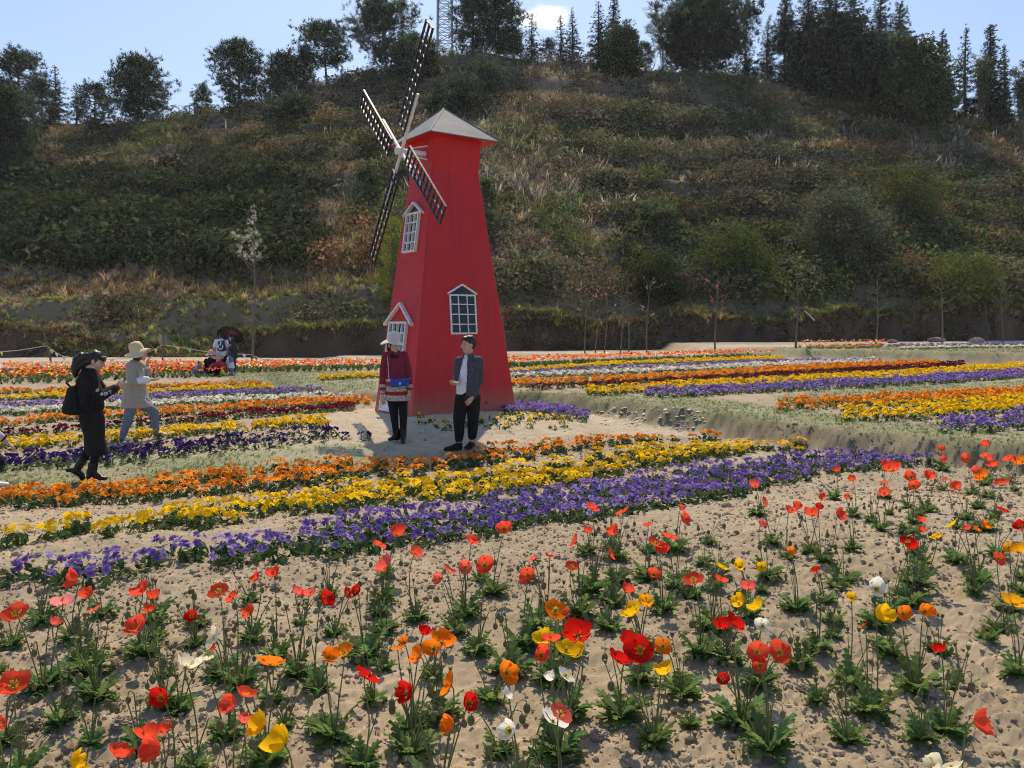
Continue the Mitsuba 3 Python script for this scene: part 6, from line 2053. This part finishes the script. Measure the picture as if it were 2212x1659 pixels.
D.part('shirt', shaped(rings([(*J(1240, 882), 0.172, 0.125), (*J(1244, 780), 0.165, 0.122), (*J(1246, 600), 0.158, 0.120), (*J(1250, 470), 0.168, 0.114), (*J(1250, 410), 0.150, 0.095), (*J(1244, 362), 0.070, 0.070)])
                       + chain([J(1142, 435), J(1115, 628, -0.03), J(1106, 672, -0.15)], [0.070, 0.060, 0.050]) + chain([J(1362, 435), J(1372, 655, 0.03), J(1308, 828, -0.085)], [0.074, 0.062, 0.050]), 0.016, 5, 0.020, 10, 6, cut=opening), 'checked_cotton')
D.part('collar', shaped([hullm(ell(J(1250, 395, -0.115), 0.008), ell(J(1290, 350, -0.06), 0.010), ell(J(1240, 375, -0.09), 0.008)), hullm(ell(J(1185, 395, -0.11), 0.008), ell(J(1200, 355, -0.05), 0.010), ell(J(1165, 385, -0.09), 0.008)), hullm(ell(J(1290, 350, -0.06), 0.010), ell(J(1292, 345, 0.05), 0.010)), hullm(ell(J(1292, 345, 0.05), 0.010), ell(J(1205, 350, 0.06), 0.010))], 0.012, 3), 'checked_cotton')
D.part('pocket_emblem', join([box_mesh(J(1291, 530, -0.132), J(1297, 519, -0.122)), box_mesh(J(1288.5, 526.5, -0.1315), J(1299.5, 522.5, -0.1225))]), 'white_cloth', False)
D.part('pocket', box_mesh(J(1258, 625, -0.128), J(1330, 520, -0.108)), 'checked_cotton', False)
D.hair([hullm(D.el(0, -0.022, 0.044, (0.083, 0.096, 0.085)), D.el(0, -0.062, -0.02, (0.068, 0.045, 0.055))), hullm(D.el(0, 0.050, 0.092, (0.055, 0.045, 0.030)), D.el(0, -0.02, 0.115, (0.06, 0.06, 0.026))), D.el(0.02, 0.085, 0.082, (0.03, 0.02, 0.018)), D.el(-0.05, -0.02, -0.005, (0.030, 0.026, 0.032)), D.el(0.05, -0.02, -0.005, (0.030, 0.026, 0.032))], 0.030)
D.part('sock', shaped(chain([J(1130, 1345), J(1133, 1440, 0.0)], [0.041, 0.038]), 0.02, 3), 'sock_pink')
D.part('sock', shaped(chain([J(1288, 1330, 0.055), J(1288, 1415, 0.07)], [0.041, 0.038]), 0.02, 3), 'sock_pink')
D.part('shoe', shaped(shoe(J(1140, 1483, 0.0), J(985, 1484, -0.10), 0.055, 0.042, 0.040), 0.016, 4), 'black_knit')
D.part('shoe', shaped(shoe(J(1290, 1470, 0.08), J(1222, 1478, -0.02), 0.055, 0.042, 0.040), 0.016, 4), 'black_knit')
D.finish()
D.thing('phone', trimesh.creation.box(extents=[0.135, 0.066, 0.009], transform=trimesh.transformations.compose_matrix(angles=(0.15, math.radians(-3), math.radians(18)), translate=J(1122, 664, -0.275))), 'chrome', 'pale phone held flat in the boy\'s hand', 'phone', False)

# --- the group far back at the left: everything below shares this scale
k = 0.0018


def JJ(x0, y0):
    return lambda zx, zy, y=0.0: np.array([(zx - x0) * k, y, (y0 - zy) * k])


def src(zx, zy):
    """a point of the close view of the group, in pixels of the photograph at 2212 wide"""
    return (740 + zx * 300 / 1770) * 0.54004, (1260 + zy * 300 / 1770) * 0.54004


k = 0.00168
GD = 31.2
MN = Figure('man in white tee with dark shoulder bag seen from behind under the umbrella', *src(930, 1290), GD, seed=5)
J = JJ(930, 1290)
MN.head(J(880, 400), (-0.35, 1, -0.1), 1.02, J(880, 470))
MN.body += rings([(*J(900, 860), 0.15, 0.10), (*J(880, 560), 0.17, 0.10), (*J(880, 480), 0.07, 0.07)])
aL, aR = [J(745, 540), J(725, 690, 0.05), J(770, 760, 0.2)], [J(1010, 540), J(1030, 700, 0.05), J(1000, 820, 0.12)]
MN.body += chain(aL, [0.055, 0.045, 0.035]) + hand(aL[2], (0.3, 0.9, 0.2), (0, 0, 1), 0.4, 1) + chain(aR, [0.055, 0.045, 0.035]) + hand(aR[2], (-0.1, 0.4, -0.9), (-1, 0, 0), 0.4, -1)
l1, l2 = [J(850, 860), J(875, 1070), J(895, 1250)], [J(930, 860), J(955, 1070), J(965, 1260)]
MN.part('trousers', shaped(rings([(*J(890, 800), 0.16, 0.11), (*J(895, 900), 0.17, 0.12)]) + chain(l1, [0.10, 0.08, 0.06]) + chain(l2, [0.10, 0.08, 0.06]), 0.03, 4), 'black_cloth')
MN.part('tee', shaped(rings([(*J(880, 868), 0.185, 0.125), (*J(880, 700), 0.185, 0.12), (*J(880, 540), 0.20, 0.12), (*J(880, 480), 0.12, 0.09)]) + chain([J(775, 520), J(735, 620, 0.02)], [0.085, 0.075]) + chain([J(985, 520), J(1020, 625, 0.02)], [0.085, 0.075]), 0.025, 4, 0.02, 8), 'white_cloth')
MN.hair([hullm(MN.el(0, -0.02, 0.035, (0.082, 0.095, 0.088)), MN.el(0, -0.05, -0.04, (0.07, 0.05, 0.05)))], 0.02)
MN.part('shoe', shaped(shoe(J(890, 1288, -0.05), J(885, 1288, 0.14)), 0.03, 2), 'black_knit')
MN.part('shoe', shaped(shoe(J(965, 1288, -0.05), J(975, 1288, 0.14)), 0.03, 2), 'black_knit')
MN.finish(0.03)
sb = numbered('backpack')
tag(sb, 'dark sling bag with a white emblem on the man in the white tee', 'bag')
put('bag', MN.mesh(shaped([hullm(ell(J(880, 540, -0.15), (0.13, 0.06, 0.06)), ell(J(885, 710, -0.15), (0.17, 0.07, 0.07)))], 0.02, 4)), 'navy_cloth', 50, sb)
put('strap', MN.mesh(tube([J(900, 520, -0.16), J(985, 480, -0.08), J(1005, 500, 0.05)], [0.022] * 3, 6)), 'navy_cloth', 40, sb)
em = tube([J(815, 600, -0.225), J(808, 650, -0.225), J(835, 700, -0.23), J(875, 705, -0.23), J(905, 660, -0.225), J(908, 600, -0.222)], [0.016, 0.02, 0.024, 0.024, 0.02, 0.014], 6)
put('emblem', MN.mesh(join([em, tube([J(870, 520, -0.21), J(860, 570, -0.222), J(850, 620, -0.225)], [0.02, 0.024, 0.012], 6)])), 'white_cloth', 40, sb)

U_ = Figure('woman in dark olive clothes facing left beneath the dark umbrella', *src(1130, 1290), GD + 0.15, seed=6)
J = JJ(1130, 1290)
U_.head(J(1118, 440), (-1, -0.15, -0.1), 1.0, J(1140, 520))
U_.body += rings([(*J(1150, 860), 0.14, 0.11), (*J(1150, 600), 0.13, 0.14), (*J(1145, 520), 0.06, 0.06)])
aN = [J(1160, 570, -0.15), J(1180, 700, -0.18), J(1110, 640, -0.2)]
U_.body += chain(aN, [0.05, 0.042, 0.03]) + hand(aN[2], (-0.5, 0.1, 0.8), (-0.6, 0.5, 0.2), 0.9, 1)
l1, l2 = [J(1140, 860, -0.08), J(1140, 1070, -0.08), J(1150, 1260, -0.08)], [J(1165, 860, 0.08), J(1160, 1070, 0.08), J(1180, 1260, 0.08)]
U_.part('trousers', shaped(chain(l1, [0.1, 0.075, 0.055]) + chain(l2, [0.1, 0.075, 0.055]), 0.03, 4), 'navy_cloth')
U_.part('coat', shaped(rings([(*J(1150, 920), 0.17, 0.17), (*J(1150, 700), 0.145, 0.17), (*J(1145, 570), 0.13, 0.18), (*J(1140, 515), 0.065, 0.075)]) + chain([J(1160, 570, -0.15), J(1180, 700, -0.19), J(1118, 648, -0.2)], [0.07, 0.06, 0.05]), 0.025, 4, 0.02, 8), 'olive_cloth')
U_.hair([hullm(U_.el(0, -0.02, 0.035, (0.085, 0.097, 0.088)), U_.el(0, -0.05, -0.16, (0.08, 0.05, 0.06)))], 0.02)
U_.part('shoe', shaped(shoe(J(1165, 1285, -0.08), J(1105, 1285, -0.08)), 0.03, 2), 'white_rubber')
U_.finish(0.03)
um = numbered('umbrella')
tag(um, 'dark umbrella with a faded pink flower print, seen from its inner side', 'umbrella')
ax_u = unit([0.22, 0.62, 0.75])
hub_u = J(1122, 285, 0.32)
Fu = frame_of(ax_u)
NR, rows = 8, 7
a = np.linspace(0, 2 * np.pi, NR * 4, endpoint=False)
V = [hub_u]
for i in range(1, rows + 1):
    t = i / rows
    rad = 0.53 * math.sin(t * 1.15) / math.sin(1.15) * (1 - 0.055 * t * np.abs(np.sin(a * NR / 2)) ** 1.0)
    h = -0.24 * (1 - math.cos(t * 1.15)) / (1 - math.cos(1.15)) + 0.02 * t * np.abs(np.sin(a * NR / 2))
    V += list(hub_u + (np.cos(a) * rad)[:, None] * Fu[:, 0] + (np.sin(a) * rad)[:, None] * Fu[:, 1] + np.asarray(h * np.ones_like(a))[:, None] * ax_u)
V = np.array(V)
m_ = NR * 4
f = [[0, 1 + j, 1 + (j + 1) % m_] for j in range(m_)]
for i in range(rows - 1):
    for j in range(m_):
        p, q = 1 + i * m_ + j, 1 + i * m_ + (j + 1) % m_
        f += [[p, p + m_, q + m_], [p, q + m_, q]]
hub_w, ax_w = U_.w(hub_u[None])[0], ax_u @ U_.R.T


def umb_col(p, n, uv):
    x, y_, z = p.x - hub_w[0], p.y - hub_w[1], p.z - hub_w[2]
    al = x * ax_w[0] + y_ * ax_w[1] + z * ax_w[2]
    rr = dr.sqrt(dr.maximum(x * x + y_ * y_ + z * z - al * al, 0))
    s_ = noise(x * 22, y_ * 22, z * 22)
    w = smoothstep(0.52, 0.12, rr + 0.12 * s_) * (0.35 + 0.65 * s_)
    return mix((0.016, 0.015, 0.020), (0.11, 0.035, 0.045), w)


scene['umbrella_cloth'] = {'type': 'principledthin', 'base_color': mikit.proc(umb_col), 'roughness': 0.6, 'diff_trans': 0.3, 'spec_trans': 0.0, 'eta': 1.3}
put('canopy', U_.mesh((V, np.array(f))), 'umbrella_cloth', 30, um)
for j in range(NR):
    an = 2 * math.pi * j / NR
    put('rib', U_.mesh(tube([hub_u - ax_u * 0.012, V[1 + 3 * m_ + j * 4] - ax_u * 0.012, V[1 + 6 * m_ + j * 4] - ax_u * 0.008], [0.004] * 3, 4)), 'steel_mat', 40, um)
put('shaft', U_.mesh(tube([hub_u + ax_u * 0.06, hub_u - ax_u * 0.4, aN[2] + [0, 0, 0.0], aN[2] - ax_u * 0.10], [0.006] * 4, 6)), 'steel_mat', 40, um)

CH = Figure('small child in white skirt and dark cap standing beside the couple', *src(1100, 1300), GD - 0.25, seed=7)
J = JJ(1100, 1300)
CH.head(J(1075, 830), (-0.7, 0.7, 0), 0.88, J(1085, 900))
CH.body += rings([(*J(1085, 1100), 0.10, 0.08), (*J(1085, 960), 0.10, 0.08), (*J(1085, 905), 0.05, 0.05)])
a1 = [J(1030, 940, -0.05), J(1005, 1010, 0.0), J(1000, 1060, 0.08)]
CH.body += chain(a1, [0.035, 0.03, 0.025]) + hand(a1[2], (0, 0.5, -0.8), (1, 0, 0), 0.4, 1, 0.7)
CH.part('jacket', shaped(rings([(*J(1085, 1145), 0.145, 0.12), (*J(1085, 1040), 0.12, 0.10), (*J(1085, 940), 0.105, 0.09), (*J(1085, 900), 0.05, 0.05)]) + chain([J(1030, 940, -0.05), J(1005, 1015, 0.0), J(1001, 1050, 0.06)], [0.048, 0.044, 0.038]), 0.02, 4, 0.02, 12), 'white_cloth')
CH.part('trousers', shaped(chain([J(1065, 1120), J(1070, 1285)], [0.065, 0.05]) + chain([J(1110, 1120), J(1130, 1275)], [0.065, 0.05]), 0.02, 3), 'grey_cloth')
CH.hair([hullm(CH.el(0, -0.025, 0.03, (0.082, 0.09, 0.08)), CH.el(0, -0.05, -0.05, (0.075, 0.05, 0.05)))], 0.015)
CH.part('cap', hat_mesh(J(1075, 815), (0.1, -0.2, 1), 0.082, 0.08, 0.10, 0.01, 0.005, 3), 'navy_cloth')
CH.part('shoe', shaped(shoe(J(1070, 1298, -0.04), J(1062, 1298, 0.10), 0.04, 0.03, 0.028), 0.02, 2), 'white_rubber')
CH.part('shoe', shaped(shoe(J(1135, 1298, -0.04), J(1140, 1298, 0.10), 0.04, 0.03, 0.028), 0.02, 2), 'white_rubber')
CH.finish(0.026)
k2 = CH.thing('backpack', shaped([hullm(ell(J(1095, 915, -0.13), (0.075, 0.05, 0.05)), ell(J(1100, 985, -0.13), (0.09, 0.055, 0.05)))], 0.02, 4), 'blue_cloth', 'little blue backpack on the small child', 'backpack')

LP = Figure('crouching woman in black with a frilled pink hat', *src(600, 1330), GD - 0.5, seed=8)
J = JJ(600, 1330)
LP.head(J(635, 865), (0.55, -0.75, -0.35), 1.0, J(620, 940))
LP.body += rings([(*J(560, 1220, 0.05), 0.14, 0.12), (*J(600, 1010), 0.15, 0.11), (*J(615, 935), 0.06, 0.06)])
aL, aR = [J(510, 990), J(480, 1120, -0.12), J(470, 1160, -0.28)], [J(700, 1000), J(720, 1120, -0.10), J(640, 1150, -0.25)]
LP.body += chain(aL, [0.05, 0.042, 0.032]) + hand(aL[2], (0.1, -0.6, -0.5), (0.5, 0, -0.5), 0.5, 1) + chain(aR, [0.05, 0.042, 0.032]) + hand(aR[2], (-0.5, -0.5, -0.3), (0, 0, -1), 0.5, -1)
LP.part('sweater', shaped(rings([(*J(560, 1240, 0.06), 0.17, 0.15), (*J(580, 1120, 0.02), 0.165, 0.14), (*J(600, 1000), 0.17, 0.13), (*J(612, 930), 0.08, 0.08)]) + chain([J(515, 985), J(482, 1115, -0.12), J(472, 1150, -0.24)], [0.07, 0.06, 0.048]) + chain([J(695, 990), J(718, 1115, -0.10), J(650, 1146, -0.22)], [0.07, 0.06, 0.048]), 0.025, 4, 0.02, 9), 'black_knit')
LP.part('trousers', shaped(chain([J(530, 1255, 0.08), J(500, 1180, -0.32), J(540, 1310, -0.20)], [0.11, 0.085, 0.06]) + chain([J(620, 1255, 0.08), J(650, 1185, -0.32), J(620, 1310, -0.20)], [0.11, 0.085, 0.06]), 0.025, 4), 'black_cloth')
LP.part('face_mask', shaped([hullm(LP.el(0, 0.085, -0.05, (0.042, 0.025, 0.028)), LP.el(0, 0.07, -0.09, (0.035, 0.02, 0.02)))], 0.012, 2), 'white_cloth')
LP.hair([hullm(LP.el(0, -0.02, 0.03, (0.083, 0.095, 0.085)), LP.el(0, -0.05, -0.06, (0.075, 0.05, 0.05)))], 0.015)
LP.part('hat', hat_mesh(J(622, 822), (-0.12, -0.25, 1), 0.105, 0.125, 0.225, 0.05, 0.035, 8), 'pink_cloth', 50, 'pink sun hat with a frilled brim')
LP.part('shoe', shaped(shoe(J(545, 1328, -0.16), J(540, 1328, -0.34)), 0.03, 2), 'black_knit')
LP.part('shoe', shaped(shoe(J(620, 1328, -0.16), J(625, 1328, -0.34)), 0.03, 2), 'black_knit')
LP.finish(0.03)

LR = Figure('crouching woman in red jacket with a tan straw hat and white mask', *src(830, 1340), GD - 0.7, seed=9)
J = JJ(830, 1340)
LR.head(J(800, 950), (-0.75, -0.6, -0.3), 1.0, J(830, 1020))
LR.body += rings([(*J(890, 1260, 0.05), 0.13, 0.11), (*J(850, 1080), 0.14, 0.10), (*J(835, 1015), 0.06, 0.06)])
aL, aR = [J(770, 1060, -0.08), J(680, 1090, -0.2), J(620, 1140, -0.28)], [J(920, 1070), J(935, 1180, -0.08), J(850, 1190, -0.2)]
LR.body += chain(aL, [0.05, 0.042, 0.032]) + hand(aL[2], (-0.5, -0.4, -0.7), (0, 0, -1), 0.5, 1) + chain(aR, [0.05, 0.042, 0.032]) + hand(aR[2], (-0.7, -0.4, 0), (0, 0, -1), 0.5, -1)
LR.part('jacket', shaped(rings([(*J(885, 1275, 0.05), 0.165, 0.14), (*J(870, 1180, 0.03), 0.16, 0.13), (*J(850, 1080), 0.165, 0.12), (*J(838, 1015), 0.08, 0.08)]) + chain([J(775, 1065, -0.06), J(685, 1090, -0.2), J(632, 1130, -0.26)], [0.07, 0.06, 0.048]) + chain([J(915, 1070), J(932, 1175, -0.08), J(865, 1188, -0.18)], [0.07, 0.06, 0.048]), 0.025, 4, 0.02, 9), 'red_cloth')
LR.part('trousers', shaped(chain([J(850, 1275, 0.05), J(690, 1170, -0.25), J(730, 1315, -0.15)], [0.11, 0.085, 0.06]) + chain([J(900, 1275, 0.08), J(790, 1180, -0.35), J(800, 1315, -0.22)], [0.11, 0.085, 0.06]), 0.025, 4), 'black_cloth')
LR.part('face_mask', shaped([hullm(LR.el(0, 0.085, -0.05, (0.042, 0.025, 0.028)), LR.el(0, 0.07, -0.09, (0.035, 0.02, 0.02)))], 0.012, 2), 'white_cloth')
LR.hair([hullm(LR.el(0, -0.02, 0.03, (0.083, 0.095, 0.085)), LR.el(0, -0.05, -0.06, (0.075, 0.05, 0.05)))], 0.015)
LR.part('hat', hat_mesh(J(805, 915), (0.1, -0.2, 1), 0.10, 0.105, 0.185, 0.04, 0.022, 9), 'tan_straw', 50, 'tan straw sun hat')
LR.part('shoe', shaped(shoe(J(740, 1338, -0.1), J(690, 1338, -0.22)), 0.03, 2), 'black_knit')
LR.part('shoe', shaped(shoe(J(805, 1338, -0.18), J(755, 1338, -0.32)), 0.03, 2), 'black_knit')
LR.finish(0.03)
LR.thing('cloth_bag', shaped([hullm(ell(J(870, 1180, -0.36), (0.02, 0.02, 0.02)), ell(J(835, 1320, -0.38), (0.05, 0.03, 0.03)), ell(J(925, 1310, -0.38), (0.06, 0.04, 0.04))), hullm(ell(J(925, 1310, -0.38), (0.05, 0.03, 0.03)), ell(J(985, 1300, -0.38), (0.05, 0.04, 0.03)))], 0.02, 3, 0.03, 12), 'yellow_cloth', 'yellow cloth bag on the ground before the woman in the red jacket', 'bag')

CB = Figure('crouching child in blue top and yellow brimmed cap picking flowers', *src(310, 1420), GD - 1.0, seed=10)
J = JJ(310, 1420)
CB.head(J(365, 1130), (0.8, -0.3, -0.5), 0.9, J(335, 1190))
CB.body += rings([(*J(270, 1340, 0.05), 0.11, 0.10), (*J(305, 1230), 0.11, 0.09), (*J(330, 1185), 0.05, 0.05)])
a1 = [J(345, 1230, -0.08), J(400, 1310, -0.1), J(480, 1375, -0.08)]
CB.body += chain(a1, [0.04, 0.034, 0.026]) + hand(a1[2], (0.8, 0, -0.5), (0, 0, -1), 0.4, 1, 0.75)
CB.part('top', shaped(rings([(*J(265, 1355, 0.05), 0.14, 0.12), (*J(285, 1290), 0.135, 0.11), (*J(310, 1220), 0.11, 0.10), (*J(332, 1180), 0.055, 0.055)]) + chain([J(345, 1230, -0.08), J(400, 1310, -0.1), J(465, 1362, -0.08)], [0.056, 0.05, 0.042]), 0.02, 4, 0.02, 10), 'blue_cloth')
CB.part('trousers', shaped(chain([J(270, 1370, -0.05), J(350, 1340, -0.12), J(320, 1408, -0.1)], [0.085, 0.06, 0.045]) + chain([J(270, 1370, 0.08), J(350, 1340, 0.1), J(320, 1408, 0.1)], [0.085, 0.06, 0.045]), 0.02, 3), 'navy_cloth')
CB.hair([hullm(CB.el(0, -0.025, 0.025, (0.080, 0.09, 0.078)), CB.el(0, -0.05, -0.05, (0.075, 0.05, 0.05)))], 0.015)
CB.part('cap', shaped([hullm(CB.el(0, -0.01, 0.06, (0.080, 0.09, 0.055)), CB.el(0, 0.02, 0.045, (0.08, 0.08, 0.02))), hullm(CB.el(0, 0.07, 0.045, (0.07, 0.03, 0.008)), CB.el(0, 0.14, 0.035, (0.055, 0.03, 0.007)))], 0.014, 3), 'yellow_cloth', 50, 'yellow cap with a brim')
CB.part('shoe', shaped(shoe(J(310, 1418, -0.1), J(370, 1418, -0.1), 0.04, 0.03, 0.028), 0.02, 2), 'white_rubber')
CB.finish(0.026)

# --- a visitor crouching at the very left edge, only an arm, a knee and a shoe in view
ED = 9.4
EG = Figure('crouching visitor at the left picture edge reaching out an arm with a dark watch', 2, 1053, ED, seed=11)
kp = ED / F


def J(x, y, d=0.0):
    return np.array([(x - 2) * kp, d, (1053 - y) * kp])


EG.head(J(-25, 838), (0.7, 0.3, -0.5), 1.0, J(-48, 870))
EG.body += rings([(*J(-75, 985), 0.14, 0.13), (*J(-55, 900), 0.14, 0.15), (*J(-48, 872), 0.06, 0.06)])
EG.body += chain([J(-30, 905, -0.16), J(-12, 928, -0.18), J(14, 950, -0.18)], [0.046, 0.042, 0.034]) + hand(J(15, 951, -0.18), (0.6, 0, -0.6), (-0.5, 0.2, -0.6), 0.35, 1, 0.95)
EG.part('top', shaped(rings([(*J(-78, 985), 0.17, 0.16), (*J(-58, 905), 0.16, 0.18), (*J(-50, 875), 0.08, 0.08)]) + chain([J(-38, 900, -0.15), J(-14, 924, -0.18), J(3, 940, -0.18)], [0.075, 0.066, 0.056]), 0.025, 4, 0.02, 9), 'mauve_cloth')
EG.part('watch', shaped(chain([J(5, 941, -0.18), J(9, 945, -0.18)], [0.042, 0.041]), 0.012, 2), 'phone_black')
EG.part('trousers', shaped(chain([J(-70, 985, -0.08), J(-4, 992, -0.14), J(-18, 1040, -0.05)], [0.11, 0.088, 0.06]) + chain([J(-75, 985, 0.1), J(-14, 990, 0.14), J(-30, 1040, 0.1)], [0.11, 0.085, 0.06]), 0.025, 4), 'black_cloth')
EG.hair([hullm(EG.el(0, -0.02, 0.03, (0.085, 0.097, 0.09)), EG.el(0, -0.05, -0.06, (0.075, 0.05, 0.05)))], 0.015)
EG.part('shoe', shaped(shoe(J(-20, 1052, -0.06), J(12, 1052, -0.1)), 0.02, 3), 'white_rubber')
EG.part('shoe', shaped(shoe(J(-34, 1052, 0.1), J(-4, 1052, 0.12)), 0.02, 3), 'white_rubber')
EG.finish()

# ------------------------------------------------------------------ small things at the edge of the field
scene['rope_mat'] = P((0.55, 0.53, 0.48), 0.8)
PEN = {'yellow': (0.80, 0.78, 0.22), 'green': (0.45, 0.70, 0.40), 'red': (0.72, 0.14, 0.14), 'white': (0.75, 0.76, 0.80), 'pink': (0.78, 0.35, 0.38)}
for n_, c_ in PEN.items():
    scene[f'pennant_{n_}'] = {'type': 'principledthin', 'base_color': {'type': 'rgb', 'value': list(c_)}, 'roughness': 0.5, 'diff_trans': 0.8, 'spec_trans': 0.0, 'eta': 1.4}
DP = [POSTS[0][1][1], POSTS[1][1][1], POSTS[50][1][1]]
for pts, lab, pens in (
        ([(-30, 762), (0, 760), (40, 757), (101, 747)], 'pale line with pennants running from the picture edge to the leaning sapling', [(0.36, 'yellow')]),
        ([(103, 748), (115, 758), (134, 769), (170, 775), (230, 777), (290, 772), (329, 757), (352, 745)], 'sagging pennant line between the leaning sapling and the sapling behind the cream hat', [(0.10, 'yellow'), (0.2, 'white'), (0.3, 'green'), (0.45, 'pink'), (0.6, 'white'), (0.72, 'red'), (0.9, 'yellow')]),
        ([(354, 745), (400, 752), (446, 760), (500, 764), (545, 766)], 'tight pennant line reaching the people under the umbrella', [(0.16, 'yellow'), (0.30, 'green'), (0.55, 'white'), (0.9, 'white')]),
        ([(545, 768), (565, 775), (600, 780), (660, 783), (720, 779)], 'pennant line drooping to the right of the white blossom tree', [(0.10, 'red'), (0.35, 'pink'), (0.6, 'yellow'), (0.8, 'white')])):
    key = numbered('pennant_line')
    tag(key, lab, 'bunting')
    P3 = np.array([at_y(x, y, np.interp(x, [111, 348, 545], DP) - 0.15) for x, y in pts])
    gz = np.array([float(ground_z(q[0], q[1])) for q in P3])
    P3[:, 2] = np.maximum(P3[:, 2], gz + 0.06)
    t = np.linspace(0, 1, 24)
    tt = np.linspace(0, 1, len(P3))
    R3 = np.stack([np.interp(t, tt, P3[:, k]) for k in range(3)], -1)
    put('rope', tube(R3, 0.016, 5), 'rope_mat', True, key)
    for q, cn in pens:
        c = np.array([np.interp(q, tt, P3[:, k]) for k in range(3)])
        a = rng_of(int(q * 100)).uniform(-0.5, 0.5)
        h = np.array([math.cos(a), math.sin(a), 0]) * 0.11
        d = np.array([0.05, -0.05, -0.22])
        d[2] = max(d[2], float(ground_z(c[0], c[1])) + 0.02 - c[2])
        nrm = unit(np.cross(h, d)) * 0.004
        V = np.array([c - h, c + h, c + d, c - h + nrm, c + h + nrm, c + d + nrm])
        put('pennant', (V, np.array([[0, 1, 2], [3, 5, 4], [0, 3, 4], [0, 4, 1], [1, 4, 5], [1, 5, 2], [2, 5, 3], [2, 3, 0]])), f'pennant_{cn}', False, key)
for i, (x, y, w, lab) in enumerate([(2023, 731, 30, 'flat grey slab by the far path near the right edge'), (1928, 733, 18, 'pale rock beside the far path right of the grassy mound'), (2110, 733, 26, 'grey brown rock by the far path, rightmost but one'), (1800, 742, 16, 'small pale rock on the far path edge')]):
    q = unproject(x, y + 8)[0]
    v, f, _ = clod(1250 + i, 2)
    rad = w / F * q[1] * 0.5
    k = put('rock', (v * rad * [1.1, 0.8, 0.75] + [q[0], q[1], float(ground_z(q[0], q[1])) + rad * 0.3], f), 'stone_mat', 40)
    tag(k, lab, 'rock')
a_, b_ = at_y(1738, 672, 50.0), at_y(1760, 693, 49.4)
for q in (a_, b_):
    q[2] = max(q[2], float(hill_h(q[0], q[1])) + 0.12)
k = put('stick', tube([a_, (a_ + b_) / 2 + [0, 0, 0.04], b_], 0.035, 6), 'rope_mat', True)
tag(k, 'pale broken stick lying on the grassy mound above the cutting', 'stick')
